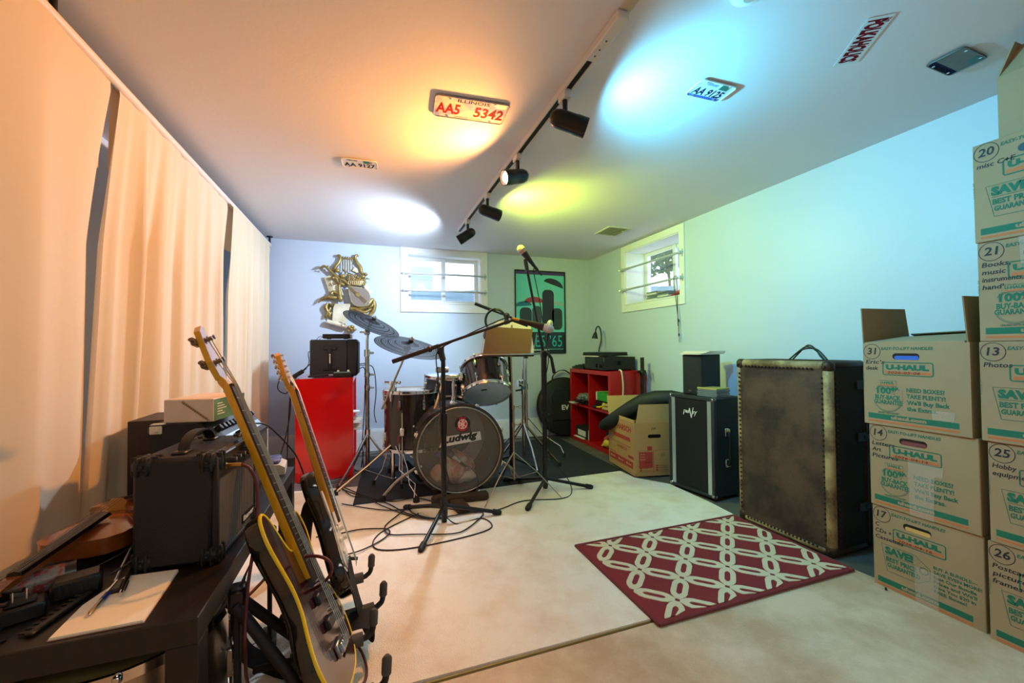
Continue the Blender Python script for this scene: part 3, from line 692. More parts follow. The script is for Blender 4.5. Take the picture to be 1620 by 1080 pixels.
def guitar(name, label, p0, p1, nrm, Lb, Wb, th, body_m, face_m, neck_m, board_m, headface_m, strings, bind, bass):
    """p0: bottom of the body, p1: tip of the head, nrm: about where the face looks"""
    p0, p1 = Vector(p0), Vector(p1); u = (p1-p0).normalized(); L = (p1-p0).length
    n = Vector(nrm); n = (n-u*n.dot(u)).normalized(); x = u.cross(n)
    M = mat4(p0, x, u, n); T = thing(name, label, 'guitar', p0)
    O = offset_body(Lb, Wb)
    def sec(s, z): return [(a*s, (b-Lb*.45)*s+Lb*.45, z) for a, b in O]
    MB(M).rings([sec(.95, -th), sec(.99, -th+.006), sec(1, -th+.014), sec(1, -.003), sec(.992, 0)]).build('body', body_m, T, 35)
    fo = [(a*.985, (b-Lb*.45)*.985+Lb*.45) for a, b in O]
    MB().prism(fo, M @ Matrix.Translation((0, 0, .0002)), .0012).build('body_top', face_m, T, 30)
    if bind: MB(M).tube([(a*.997, (b-Lb*.45)*.997+Lb*.45, -.001) for a, b in O], .0042, 6, True).build('edge_binding', bind, T, 60)
    nj = Lb*(.60 if bass else .66); nut = L-(.205 if bass else .165); w0, w1 = (.031, .020) if bass else (.028, .0215)
    z0 = .006; zt = .022
    def nsec(y, w, zb, ztop): return [(-w, y, ztop), (-w, y, ztop-.006), (-w*.75, y, zb+.003), (-w*.35, y, zb), (w*.35, y, zb), (w*.75, y, zb+.003), (w, y, ztop-.006), (w, y, ztop)]
    MB(M).rings([nsec(nj, w0, -.001, .016), nsec(Lb*.80, w0, -.012, .016), nsec(Lb*.85, w0*.98, -.009, .016), nsec(nut, w1, -.006, .016), nsec(nut+.02, w1, -.012, .012), nsec(nut+.035, w1*1.0, -.010, .005)]).build('neck', neck_m, T, 40)
    fb = MB(M).rings([[(-w, y, .0155), (w, y, .0155), (w*.97, y, .021), (-w*.97, y, .021)] for y, w in ((nj-(.015 if bass else .04), w0+.001), (nut, w1))]).build('fretboard', board_m, T)
    sc = (nut-Lb*.22); q = MB(M)
    for f in range(1, 22):
        y = nut-sc*(1-2**(-f/12)); w = w1+(w0-w1)*(nut-y)/(nut-nj+.05); q.box((-w, y-.001, .021), (w, y+.001, .0222))
    fr = q.build('frets', 'string_steel', fb); fr['kind'] = 'stuff'
    q = MB(M)
    for f in (3, 5, 7, 9, 12, 15, 17):
        y = nut-sc*(1-2**(-(f-.5)/12)); w = w1+(w0-w1)*(nut-y)/(nut-nj+.05); q.cyl((-w-.0004, y, .012), (-w+.001, y, .012), .0022, n=8)
    sd = q.build('side_dots', 'ebony', fb); sd['kind'] = 'stuff'
    MB(M).box((-w1, nut-.002, .016), (w1, nut+.003, .0245)).build('nut', 'ebony', T)
    # head: a leaf of wood with its tuners on the bass side
    hw = .040 if bass else .034; hl = L-nut-.03
    hp = [(-w1, 0), (w1, 0), (w1+.004, .02), (hw*.55, .04), (hw*.45, hl*.5), (hw*.55, hl*.80), (hw*.25, hl), (-hw*.15, hl*.985), (-hw*.55, hl*.90), (-hw*.75, hl*.85), (-hw*.9, .05), (-w1-.008, .022)]
    HF = M @ Matrix.Translation((0, nut+.028, -.010))
    hd = MB().prism(hp, HF, .014).build('headstock', neck_m, T)
    MB().prism([(a*.97, b*.985+.001) for a, b in hp], HF @ Matrix.Translation((0, 0, .014)), .0012).build('headstock_face', headface_m, hd)
    for k in range(strings):
        if bass: y = .048+(k//2)*.072; s_ = -1 if k % 2 == 0 else 1; y += 0 if s_ < 0 else .012
        else: y = .028+k*.022; s_ = -1
        y = min(y, hl*.86)
        xx = (-hw*.45 if s_ < 0 else hw*.18) if bass else -hw*.45
        tb = MB(HF)
        tb.cyl((xx, y, .0145), (xx, y, .034 if bass else .026), .0055 if bass else .0042, .0048 if bass else .0035, 12).lathe([(.009 if bass else .006, .0148), (.009 if bass else .006, .0175)], (xx, y, 0), 12)
        tb.lathe([(.007, .030), (.007, .033)], (xx, y, 0), 12) if bass else None
        tn = tb.build('tuner', 'tuner_metal' if bass else 'chrome', T, 40)
        ex = (-hw-.004) if s_ < 0 else (hw*.6+.004)
        r_ = 1.0 if bass else .55
        pg = MB(HF).cyl((xx, y, -.004), (ex+s_*.018*r_, y, -.004), .004*r_+.001, n=8)
        pg.box((min(xx, ex)-.004, y-.012*r_, -.012), (max(xx, ex)+.002, y+.012*r_, -.0005), .003)
        e0 = ex+s_*.016*r_
        pg.build('tuning_key', 'tuner_metal' if bass else 'chrome', tn, 40); pg = MB(HF)
        pg.prism([(0, -.004), (s_*.016*r_, -.017*r_), (s_*.026*r_, -.017*r_), (s_*.026*r_, .017*r_), (s_*.016*r_, .017*r_), (0, .004)] , HF @ mat4((e0, y, -.0075), (1, 0, 0), (0, 1, 0), (0, 0, 1)), .006)
        pg.build('key_paddle', 'tuner_metal' if bass else 'chrome', tn, 40)
        xs = (k-(strings-1)/2)*(.0085 if bass else .0062)
        st = [(xs*1.9, Lb*.18, .026), (xs*1.8, Lb*.22, .030), (xs, nut, .0262), (xx, nut+.028+y, .012)]
        MB(M).tube(st, .0014 if bass else .0008, 5).build('string', 'string_steel', T)
    return T, M, O
BG, GM, GO = guitar('bass_guitar', 'dark red bass guitar with yellow edge binding and yellow neck, nearest the camera', (-.045, 1.150, .095), (-.463, 1.41, 1.026), (.94, -.02, .36),
                    .47, .335, .042, 'gloss_black', 'burgundy', 'maple', 'rosewood', 'head_face', 4, 'binding', True)
for y in (.222, .155):
    MB(GM).box((-.032, y-.013, .0012), (.032, y+.013, .015), .003).build('pickup', 'black_plastic', BG, 40)
MB(GM).box((-.036, .070, .0012), (.036, .105, .012), .003).build('bridge', 'chrome_worn', BG, 40)
for i in range(4): MB(GM).box((-.032+i*.017, .078, .012), (-.020+i*.017, .102, .022), .002).build('saddle', 'chrome', BG, 40)
for i, (x, y) in enumerate(((.075, .235), (.085, .205), (.095, .165), (.102, .135))):
    MB(GM).cyl((x, y, .001), (x, y, .018), .011, .0095, 16).build('knob', 'chrome_worn', BG, 40)
HFx = GM @ Matrix.Translation((0, 0, 0))
EG, EM, EO = guitar('electric_guitar', 'glossy black electric guitar with an orange maple neck, in front of the red cabinet', (-.045, 1.47, .150), (-.320, 1.72, .945), (.95, .10, .30),
                    .40, .31, .044, 'gloss_black', 'gloss_black', 'maple_orange', 'rosewood', 'maple_orange', 6, None, False)
MB().prism([(a*.72+.012, (b-.18)*.66+.19) for a, b in EO], EM @ Matrix.Translation((0, 0, .0016)), .0016).build('pickguard', 'pickguard', EG)
for y in (.13, .17, .21): MB(EM).box((-.036, y-.008, .003), (.036, y+.008, .011), .003).build('pickup', 'pickguard', EG, 40)
MB(EM).box((-.032, .085, .002), (.032, .115, .010), .002).build('bridge', 'chrome', EG, 40)
for i, (x, y) in enumerate(((.075, .20), (.085, .165))): MB(EM).cyl((x, y, .003), (x, y, .020), .010, .0085, 14).build('knob', 'pickguard', EG, 40)
MB(EM).cyl((.10, .09, .001), (.10, .075, .03), .006, n=10).build('jack_plug', 'black_plastic', EG, 40)

def guitar_stand(label, o, a, mark):
    """A-frame stand; local +x is where its two padded arms point"""
    M = rotz(o, a); T = thing('guitar_stand', label, 'guitar stand', o)
    MB(M).box((-.235, -.017, .018), (-.222, .017, .37), .003).build('post', 'black_matte', T)
    if mark:
        MB(M).box((-.2275, -.0180, .03), (-.2245, -.0168, .085)).build('maker_mark', 'gold_print', T)
    MB(M).tube([(-.23, .02, .34), (-.12, .075, .18), (-.02, .13, .02)], .013, 10).build('leg', 'black_matte', T, 50)
    MB(M).tube([(-.23, -.02, .34), (-.12, -.075, .18), (-.02, -.13, .02)], .013, 10).build('leg', 'black_matte', T, 50)
    MB(M).box((-.25, -.07, .012), (-.21, .07, .03), .004).build('foot', 'rubber_black', T, 40)
    MB(M).box((-.245, -.026, .32), (-.210, .026, .375), .006).build('hinge', 'black_plastic', T, 40)
    for s_ in (-1, 1):
        y = s_*.105
        am = MB(M).tube(spline([(-.20, y*.6, .12), (-.08, y, .085), (.06, y, .085), (.085, y, .09), (.098, y, .105), (.102, y, .15)], 4), .009, 8).build('arm', 'black_matte', T, 50)
        MB(M).cyl((-.12, y, .085), (.07, y, .085), .0185, n=14).build('foam_sleeve', 'foam', am, 50)
        MB(M).tube([(.100, y, .118), (.102, y, .155), (.102, y, .163)], [.0125, .0125, .006], 10).build('rubber_tip', 'foam', am, 50)
    return T
guitar_stand('black A-frame guitar stand with padded arms under the bass guitar', (-.075, 1.19, .009), math.radians(8), True)
guitar_stand('black A-frame guitar stand with padded arms under the black electric guitar', (-.075, 1.53, .012), math.radians(10), False)
# straps
s_ = spline([(-0.064, 1.175, 0.140), (-0.194, 1.301, 0.050), (-0.282, 1.385, 0.030), (-0.334, 1.356, 0.100), (-0.312, 1.200, 0.272), (-0.296, 1.160, 0.377), (-0.276, 1.200, 0.430), (-0.260, 1.240, 0.438), (-0.234, 1.260, 0.445)], 5)
solo(MB().strip(s_, [(.25, .6, .6)]*len(s_), .045, .003), 'guitar_strap', 'strap_black', 'wide black strap hanging in a loop left of the bass guitar', 'strap', smooth=50)
s_ = spline([(-0.064, 1.440, 0.258), (-0.048, 1.420, 0.185), (-0.029, 1.410, 0.116), (-0.010, 1.400, 0.068), (0.009, 1.380, 0.056), (0.012, 1.360, 0.097), (-0.019, 1.370, 0.112), (-0.066, 1.390, 0.097), (-0.095, 1.420, 0.085)], 5)
solo(MB().strip(s_, [(.05, .85, .35)]*len(s_), .062, .003), 'guitar_strap', 'strap_black', 'wide black strap curling onto the carpet below the black guitar', 'strap', smooth=50)
s_ = spline([(-0.178, 1.600, 0.434), (-0.199, 1.600, 0.403), (-0.217, 1.620, 0.310), (-0.224, 1.640, 0.212), (-0.215, 1.630, 0.148)], 5)
solo(MB().strip(s_, [(.75, -.4, .2)]*len(s_), .05, .012), 'guitar_strap', 'strap_black', 'black strap hanging behind the upper horn of the black guitar', 'strap', smooth=50)
# red instrument cable: from the small amplifier down to the floor and on to the bass
a0 = AM @ Vector((AL+.006, .036, AH-.034))
j = MB().cyl(a0, a0+Vector((.03, -.008, -.002)), .0052, n=10)
rc = thing('instrument_cable', 'dark red instrument cable hanging from the small amplifier to the floor', 'cable', a0)
MB().cyl(a0, a0+Vector((.034, -.006, .0)), .0055, n=12).build('plug', 'brass', rc, 40)
MB().tube(spline([a0+Vector((.034, -.006, 0)), (-0.275, 1.160, 0.661), (-0.262, 1.160, 0.624), (-0.257, 1.150, 0.573), (-0.260, 1.130, 0.491), (-0.267, 1.110, 0.413), (-0.268, 1.090, 0.338), (-0.266, 1.080, 0.273), (-0.304, 1.271, 0.060), (-0.247, 1.248, 0.020), (-0.088, 1.190, 0.020), (-0.013, 1.239, 0.020), (-0.025, 1.344, 0.030), (-0.076, 1.405, 0.050)], 7), .0038, 8).build('cord', 'cable_red', rc, 60)
solo(MB().tube(spline([(-0.183, 1.220, 0.394), (-0.149, 1.200, 0.409), (-0.114, 1.180, 0.408), (-0.096, 1.170, 0.393), (-0.096, 1.180, 0.366), (-0.113, 1.220, 0.327), (-0.143, 1.280, 0.280)], 6), .0042, 8), 'instrument_cable', 'cable_red', 'dark red cable looping over the end of the bass neck', 'cable', smooth=60)
solo(MB().tube(spline([(-0.407, 1.384, 0.020), (-0.424, 1.416, 0.100), (-0.410, 1.431, 0.160), (-0.317, 1.200, 0.312), (-0.291, 1.250, 0.318), (-0.264, 1.300, 0.332)], 6), .0038, 8), 'instrument_cable', 'cable_red', 'dark red cable rising from under the table to the bass guitar strap', 'cable', smooth=60)
solo(MB().tube(spline([(-0.428, 1.493, 0.020), (-0.386, 1.478, 0.010), (-0.354, 1.523, 0.010), (-0.290, 1.561, 0.010), (-0.241, 1.612, 0.020)], 6), .0038, 8), 'instrument_cable', 'cable_red', 'dark red cable lying on the carpet behind the bass guitar', 'cable', smooth=60)

# ------------------------------------------------------------------ drum kit
mat('drum_black', '#1a1513', .22, noise=(3, '#2b211c', .6), stretch=(5, 5, .3), coat=.4)
mat('drum_wine', '#241013', .22, noise=(3, '#120a0b', .6), stretch=(5, 5, .3), coat=.4)
mat('batter_white', '#a39a90', .5, noise=(5, '#857a70', .5)); mat('head_blue', '#b9cbe2', .35, noise=(7, '#8fa3c0', .6)); mat('dot_black', '#0d0c0c', .35)
film('drum_film', '#b5ada4', .13, .08)
FLZ = .017
def lug(M, a, r, z0, z1, root, m='chrome'):
    c, s_ = math.cos(a), math.sin(a); F = M @ mat4((r*c, r*s_, 0), (c, s_, 0), (-s_, c, 0), (0, 0, 1))
    return MB(F).rings([[(x, y*k, z) for x, y in ((0, -.011), (.014, -.009), (.020, 0), (.014, .009), (0, .011))] for z, k in ((z0, .55), (z0+.010, 1), (z1-.010, 1), (z1, .55))]).build('lug', m, root, 40)
def rod(M, a, r, z0, z1, root):
    c, s_ = math.cos(a), math.sin(a)
    MB(M).cyl((r*c, r*s_, z0), (r*c, r*s_, z1), .0032, n=8).box((r*c-.007, r*s_-.007, z1-.008 if z1 > z0 else z1), (r*c+.007, r*s_+.007, z1+.006 if z1 > z0 else z1+.012), .002).build('tension_rod', 'chrome', root, 40)
# bass drum: axis from the front (towards the camera) to the back
kx = Vector((.02, 1, .0)).normalized(); KR, KL = .268, .40
BDM = frz((.540, 2.55, .318), kx, (1, 0, 0))             # local z runs backwards, local x right, local y down/up
if (BDM.to_3x3() @ Vector((0, 1, 0))).z < 0: pass
BD_ = thing('bass_drum', 'bass drum with a clear front head, round sticker and logo, centre of the drum kit', 'drum', (.54, 2.75, FLZ))
MB(BDM).rings([[(KR*math.cos(a)*s, KR*math.sin(a)*s, z) for a in [2*PI*k/56 for k in range(56)]] for s, z in ((1, .02), (1, KL-.02), (.965, KL-.02), (.965, .02))], False, True).build('shell', mat('kick_shell', '#5b5654', .28, .4, noise=(3, '#3a3634', .5)), BD_, 35)
for z in (.0, KL):
    MB().ring(BDM @ Matrix.Translation((0, 0, z)), KR+.010, 0, 64, sq=(.020, .042)).build('hoop', 'drum_black', BD_, 35)
    MB().ring(BDM @ Matrix.Translation((0, 0, z-.021 if z < .1 else z+.021)), KR-.002, .0045, 64).build('hoop_inlay', 'chrome_worn', BD_, 50)
FH = BDM @ Matrix.Translation((0, 0, -.004))
fh = MB().prism(circ(0, 0, KR-.001, 56), FH, .0008).build('front_head', 'drum_film', BD_, 30)
MB().prism(circ(0, 0, KR*.965, 48), BDM @ Matrix.Translation((0, 0, KL-.012)), .002).build('batter_head', cloth('batter_film', '#b9aea4', .55, .5), BD_, 30)
MB().prism(circ(.02, -.01, .142, 40), BDM @ Matrix.Translation((0, 0, KL-.0132)), .001).build('centre_dot', 'dot_black', BD_)
# printing on the front head, seen from the front
FR = mat4(BDM @ Vector((0, 0, -.0065)), (1, -.02, 0), (0, 0, 1), (-.02, -1, 0))
lg = MB().prism([(-.130, .022), (.140, .050), (.132, .104), (-.108, .086)], FR, .0012).build('logo_plate', 'chrome', fh)
MB().text('Ludwig', frame(FR @ Vector((-.108, .045, .0018)), FR.to_3x3() @ Vector((1, .10, 0)), FR.to_3x3() @ Vector((0, 1, 0))), .041, .225, bold=.05, shear=.25).build('logo_lettering', 'dot_black', fh)
st = FR @ Matrix.Translation((.018, .158, 0))
MB().prism(circ(0, 0, .049, 36), st, .0012).build('sticker', 'dot_black', fh)
RED = mat('sticker_red', '#d8181c', .4)
q = MB().prism(circ(0, 0, .030, 28), st @ Matrix.Translation((0, 0, .0012)), .0006)
q.build('sticker_disc', RED, fh)
q = MB(); outline(q, circ(0, 0, .029, 28), st @ Matrix.Translation((0, 0, .0020)), .0035)
S2 = st @ Matrix.Translation((0, 0, .0022))
for a, b in (((-.004, -.026), (-.004, .026)), ((.004, -.026), (.004, .026)), ((-.020, -.014), (-.020, .014)), ((-.020, .014), (-.004, -.002)), ((-.020, -.014), (-.004, .002)), ((.004, 0), (.020, .017)), ((.004, 0), (.020, -.017))):
    d = (Vector(b)-Vector(a)).normalized(); nn = Vector((-d.y, d.x))*.0020
    q.add([S2 @ Vector((*(Vector(p)+s_*nn), 0)) for p, s_ in ((a, 1), (a, -1), (b, -1), (b, 1))], [(0, 1, 2, 3)])
q.build('sticker_emblem', 'print_white', fh)
q = MB()
for word, sgn in (('DEAD', 1), ('KENNEDYS', -1)):
    n = len(word); span = .24*n
    for i, ch in enumerate(word):
        a = (PI/2 - (i-(n-1)/2)*.30) if sgn > 0 else (-PI/2 + (i-(n-1)/2)*.27)
        o = Vector((math.cos(a), math.sin(a)))*(.0335 if sgn > 0 else .0445)
        xd = Vector((math.sin(a), -math.cos(a))) if sgn > 0 else Vector((-math.sin(a), math.cos(a)))
        F = st @ mat4((o.x, o.y, .002), (xd.x, xd.y, 0), (-xd.y, xd.x, 0), (0, 0, 1)); q.text(ch, F, .0115, .0100, al='C', bold=.03)
q.build('sticker_lettering', RED, fh)
for k in range(8):
    a = math.radians(22.5+45*k); c, s_ = math.cos(a), math.sin(a)
    for z, zz in ((-.008, .07), (KL+.008, KL-.07)):
        F = BDM @ mat4((c*(KR+.012), s_*(KR+.012), 0), (c, s_, 0), (-s_, c, 0), (0, 0, 1))
        m = MB(F).box((-.004, -.012, min(z, z+.03 if z < .1 else z-.03)-.010), (.022, .012, max(z, z+.03 if z < .1 else z-.03)), .004)
        m.box((.006, -.016, z-.026 if z < .1 else z+.012), (.012, .016, z-.012 if z < .1 else z+.026), .003)
        cl = m.build('claw', 'chrome', BD_, 40)
        MB(F).cyl((.009, 0, z), (.009, 0, zz), .003, n=8).build('tension_rod', 'chrome', cl, 40)
    MB(BDM @ mat4((c*KR, s_*KR, 0), (c, s_, 0), (-s_, c, 0), (0, 0, 1))).box((0, -.011, .06), (.018, .011, .105), .006).build('lug', 'chrome', BD_, 40)
    MB(BDM @ mat4((c*KR, s_*KR, 0), (c, s_, 0), (-s_, c, 0), (0, 0, 1))).box((0, -.011, KL-.105), (.018, .011, KL-.06), .006).build('lug', 'chrome', BD_, 40)
# spurs
for pts in ([(.285, 2.66, .20), (.235, 2.655, .175), (.16, 2.66, .125), (.105, 2.66, .07), (.075, 2.655, .040)], [(.80, 2.68, .20), (.86, 2.68, .175), (.93, 2.67, .12), (.975, 2.665, .06), (.990, 2.66, .040)]):
    sp = MB().tube(spline(pts, 5), .009, 10).build('spur', 'chrome_worn', BD_, 50)
    e = pts[-1]; MB().lathe([(.021, 0), (.020, .02), (.013, .035)], (e[0], e[1], FLZ+.001), 14).build('rubber_foot', 'rubber_black', sp, 40)
    p = pts[0]; MB().cyl((p[0]+(.03 if p[0] < .5 else -.03), p[1], p[2]), (p[0]-(.012 if p[0] < .5 else -.012), p[1], p[2]), .018, n=14).build('spur_bracket', 'chrome', sp, 40)
# stem and arms that carry the rack tom
zt = .318+KR
pm = MB().cyl((.545, 2.76, zt-.005), (.545, 2.76, zt+.175), .0125, n=16).lathe([(.034, 0), (.032, .012), (.018, .02), (.017, .045)], (.545, 2.76, zt-.004), 18)
tm = pm.build('tom_holder', 'chrome', BD_, 40)
m = MB().box((.475, 2.745, zt+.160), (.615, 2.775, zt+.190), .008)
for x in (.475, .615): m.lathe([(.022, -.018), (.022, .018)], (x, 2.76, zt+.175), 14, (0, 1, 0)).lathe([(.017, -.022), (.017, .022)], (x+(-.01 if x < .5 else .01), 2.76, zt+.145), 14, (0, 1, 0))
m.build('tom_clamp', mat('chrome_warm', '#d8cfae', .2, 1), tm, 40)
MB().tube(spline([(.625, 2.76, zt+.15), (.65, 2.765, zt+.165), (.68, 2.77, zt+.20), (.70, 2.775, zt+.205)], 4), .0055, 8).build('tom_arm', 'chrome', tm, 50)
m = MB().tube(spline([(.468, 2.76, zt+.148), (.445, 2.765, zt+.17), (.44, 2.77, zt+.21)], 4), .0055, 8).box((.425, 2.755, zt+.205), (.49, 2.785, zt+.245), .01).cyl((.48, 2.77, zt+.225), (.51, 2.77, zt+.225), .02, n=12)
m.build('tom_arm', 'chrome_worn', tm, 40)
solo(MB().tube([(.375, 2.72, .46), (.440, 2.80, .60), (.500, 2.90, .745)], [.0065, .0075, .005], 8).sphere((.500, 2.90, .745), .0065, 8), 'drumstick', mat('stick_wood', '#d9a262', .45), 'wooden drumstick stuck upright between floor tom and bass drum', 'drumstick', smooth=50)
# rack tom, tipped towards the drummer
ta = Vector((.06, .56, .80)).normalized(); TM = frz((.757, 2.67, .650), ta, (1, 0, 0)); TR_, TH_ = .155, .205
T = thing('rack_tom', 'black rack tom tipped back above the bass drum, pale blue lower head', 'drum', (.757, 2.72, .63))
def drum(T, M, r, h, shell, bottom, nl, lug_z, head='batter_white', rot=0):
    MB(M).lathe([(r, .006), (r, h-.006)], n=44).build('shell', shell, T, 35)
    MB(M).lathe([(r-.003, -.002), (r+.004, -.002), (r+.004, .004), (r-.004, .005)], n=44).build('bottom_head', bottom, T, 35)
    MB(M).lathe([(r-.004, h-.005), (r+.004, h-.004), (r+.004, h+.003), (r-.006, h+.003)], n=44).build('top_head', head, T, 35)
    for z in (-.004, h+.004):
        hp = MB().ring(M @ Matrix.Translation((0, 0, z)), r+.008, 0, 56, sq=(.005, .020)).build('hoop', 'chrome', T, 35)
        MB().ring(M @ Matrix.Translation((0, 0, z+(.010 if z < 0 else -.010))), r+.011, .0035, 56).build('hoop_flange', 'chrome', hp, 50)
    for k in range(nl):
        a = rot+2*PI*k/nl
        for z0, z1, zz in ((lug_z[0], lug_z[1], -.014), (h-lug_z[1], h-lug_z[0], h+.014)):
            lug(M, a, r, z0, z1, T); rod(M, a, r+.014, (z0+z1)/2, zz, T)
drum(T, TM, TR_, TH_, 'drum_black', 'head_blue', 6, (.032, .078), rot=-1.15)
LB = TM @ mat4((-.05, -.035, -.0035), (.95, -.3, 0), (-.3, -.95, 0), (0, 0, -1))
q = MB(LB).box((0, 0, 0), (.042, .013, .001)); lbp = q.build('name_label', 'dot_black', T)

MB(TM).box((-TR_-.035, -.025, TH_*.45), (-TR_+.002, .025, TH_*.75), .010).build('arm_bracket', 'chrome', T, 40)
# floor tom
G = thing('floor_tom', 'dark floor tom on thin legs, left of the bass drum', 'drum', (.31, 3.07, FLZ))
GM_ = Matrix.Translation((.305, 3.07, .255)); drum(G, GM_, .203, .395, 'drum_black', 'batter_white', 8, (.05, .115), rot=.25)
for a in (-2.0, .2, 2.3):
    c, s_ = math.cos(a), math.sin(a); x, y = .305+.222*c, 3.07+.222*s_
    lgm = MB().tube([(x, y, .52), (x, y, .15), (x+.02*c, y+.02*s_, .05), (x+.02*c, y+.02*s_, .03)], .005, 8).build('leg', 'chrome', G, 50)
    MB().lathe([(.012, 0), (.011, .03)], (x+.02*c, y+.02*s_, FLZ+.001), 10).build('rubber_foot', 'rubber_black', lgm)
    MB().box((x-.016, y-.016, .36), (x+.016, y+.016, .42), .008).build('leg_bracket', 'chrome', G, 40)
# snare drum and stool seen behind the stem
S_ = thing('snare_drum', 'shallow dark snare drum standing behind the bass drum stem', 'drum', (.57, 3.12, FLZ))
SNM = frz((.575, 3.12, .615), (.04, -.06, 1)); drum(S_, SNM, .172, .125, mat('snare_blue', '#23293a', .3), 'batter_white', 8, (.035, .085), 'head_blue', .1)
MB().cyl((.575, 3.12, .03), (.575, 3.12, .55), .012, n=12).build('stand_post', 'black_matte', S_, 40)
for a in (.5, 2.6, 4.7):
    c, s_ = math.cos(a), math.sin(a)
    MB().tube([(.575, 3.12, .34), (.575+.10*c, 3.12+.10*s_, .20), (.575+.24*c, 3.12+.24*s_, .028)], .008, 8).build('leg', 'chrome_worn', S_, 50)
    MB().tube([(.575, 3.12, .52), (.575+.13*c, 3.12+.13*s_, .575), (.575+.17*c, 3.12+.17*s_, .60)], .007, 8).build('basket_arm', 'chrome_worn', S_, 50)
ST = thing('drum_throne', 'round black drum stool mostly hidden behind the bass drum', 'stool', (.62, 3.55, FLZ))
MB().lathe([(.02, 0), (.15, .002), (.165, .02), (.165, .06), (.15, .085), (.02, .09)], (.62, 3.55, .43), 28).build('seat', 'black_matte', ST, 50)
MB().cyl((.62, 3.55, .05), (.62, 3.55, .43), .014, n=12).build('post', 'chrome', ST, 40)
for a in (.3, 2.4, 4.5): MB().tube([(.62, 3.55, .30), (.62+.24*math.cos(a), 3.55+.24*math.sin(a), .03)], .010, 8).build('leg', 'chrome', ST, 50)
# inside the bass drum: folded cloth pillow, a small microphone lying on it
mat('quilt', '#c8b29a', .9, noise=(22, '#a2553c', .8), bump=(60, .3), ramp=(.42, .58))
PI_ = thing('pillow', 'crumpled patterned pillow inside the bass drum', 'pillow', (.55, 2.70, .075))
def lump(c, r, sc, seed, m):
    rnd = random.Random(seed); R = []; ph = [rnd.uniform(0, 6) for _ in range(5)]
    for i in range(13):
        b = -PI/2+PI*i/12; R.append([])
        for k in range(24):
            a = 2*PI*k/24; q = r*(1+.08*math.sin(3*a+ph[0]+2*b)+.06*math.sin(5*a+ph[1]-3*b)+.05*math.sin(7*b+ph[2]))
            R[-1].append((c[0]+q*sc[0]*max(math.cos(b), .02)*math.cos(a), c[1]+q*sc[1]*max(math.cos(b), .02)*math.sin(a), c[2]+q*sc[2]*math.sin(b)))
    return m.rings(R)
lump((.545, 2.73, .160), .14, (.85, .9, .75), 3, MB()).build('cover', 'quilt', PI_, 180)
lump((.44, 2.70, .13), .07, (.9, .8, .8), 5, MB()).build('fold', mat('quilt_peach', '#d99a66', .9, noise=(20, '#e8d6bd', .7)), PI_, 180)
lump((.60, 2.665, .115), .07, (1.1, .7, .55), 6, MB()).build('fold', mat('quilt_cream', '#d9cfb8', .9, bump=(70, .5)), PI_, 180)
lump((.445, 2.72, .255), .03, (1.2, .8, .7), 8, MB()).build('fold', mat('quilt_blue', '#2c3f9c', .8), PI_, 180)
lump((.555, 2.67, .20), .055, (.9, .6, 1.1), 9, MB()).build('fold', mat('quilt_rust', '#b65f3c', .9, noise=(16, '#d9b48c', .7)), PI_, 180)
def mic(name, label, tip, tail, ball, body='black_plastic', xlr='chrome', r=.0255):
    tip, tail = Vector(tip), Vector(tail); d = (tail-tip); L = d.length; F = frz(tip, d)
    e = thing(name, label, 'microphone', tip)
    MB(F).lathe([(.004, 0), (r*.55, .004), (r*.88, .014), (r, .028), (r*.97, .040), (r*.80, .056)], n=22).build('grille', ball, e, 60)
    MB().ring(F @ Matrix.Translation((0, 0, .030)), r, .0022, 26).build('grille_band', 'chrome', e, 50)
    MB(F).lathe([(r*.80, .055), (r*.84, .060), (r*.72, .082), (r*.45, L-.02), (r*.43, L)], n=20).build('body', body, e, 50)
    MB(F).lathe([(r*.38, L), (r*.38, L+.035), (r*.2, L+.05)], n=14).build('plug', xlr, e, 50)
    return e, F, L
mat('mic_ball', '#c9c2c0', .45, .4, noise=(260, '#8f8886', .8), bump=(300, .5)); mat('mic_pink', '#d7a896', .45, .4, noise=(260, '#9c7468', .8), bump=(300, .5))
mic('microphone', 'silver microphone lying on the pillow inside the bass drum', (.478, 2.665, .285), (.56, 2.625, .215), 'black_matte', 'chrome_worn', 'black_plastic', .024)
solo(MB().tube(spline([(.575, 2.618, .20), (.62, 2.60, .18), (.655, 2.575, .13), (.645, 2.50, .09), (.60, 2.49, .03), (.585, 2.47, .016)], 6), .0024, 6), 'microphone_cable', 'cable_black', 'thin black cable leading from the bass drum down to the carpet', 'cable', smooth=60)
# wedge of foam blocks in front of the drum
FP = thing('drum_anchor', 'dark brown padded block holding the front of the bass drum', 'block', (.54, 2.45, .012))
mat('anchor_brown', '#3a2a20', .85, bump=(120, .3))
MB(rotz((.40, 2.455, .013), -.05)).box((0, 0, 0), (.30, .055, .050), .012).build('cross_bar', 'anchor_brown', FP, 40)
MB(rotz((.47, 2.29, .013), .1)).box((0, 0, 0), (.085, .165, .032), .008).build('tongue', 'anchor_brown', FP, 40)
MB(rotz((.39, 2.465, .013), .35)).box((-.03, 0, 0), (.06, .05, .056), .014).build('end_pad', 'anchor_brown', FP, 40)

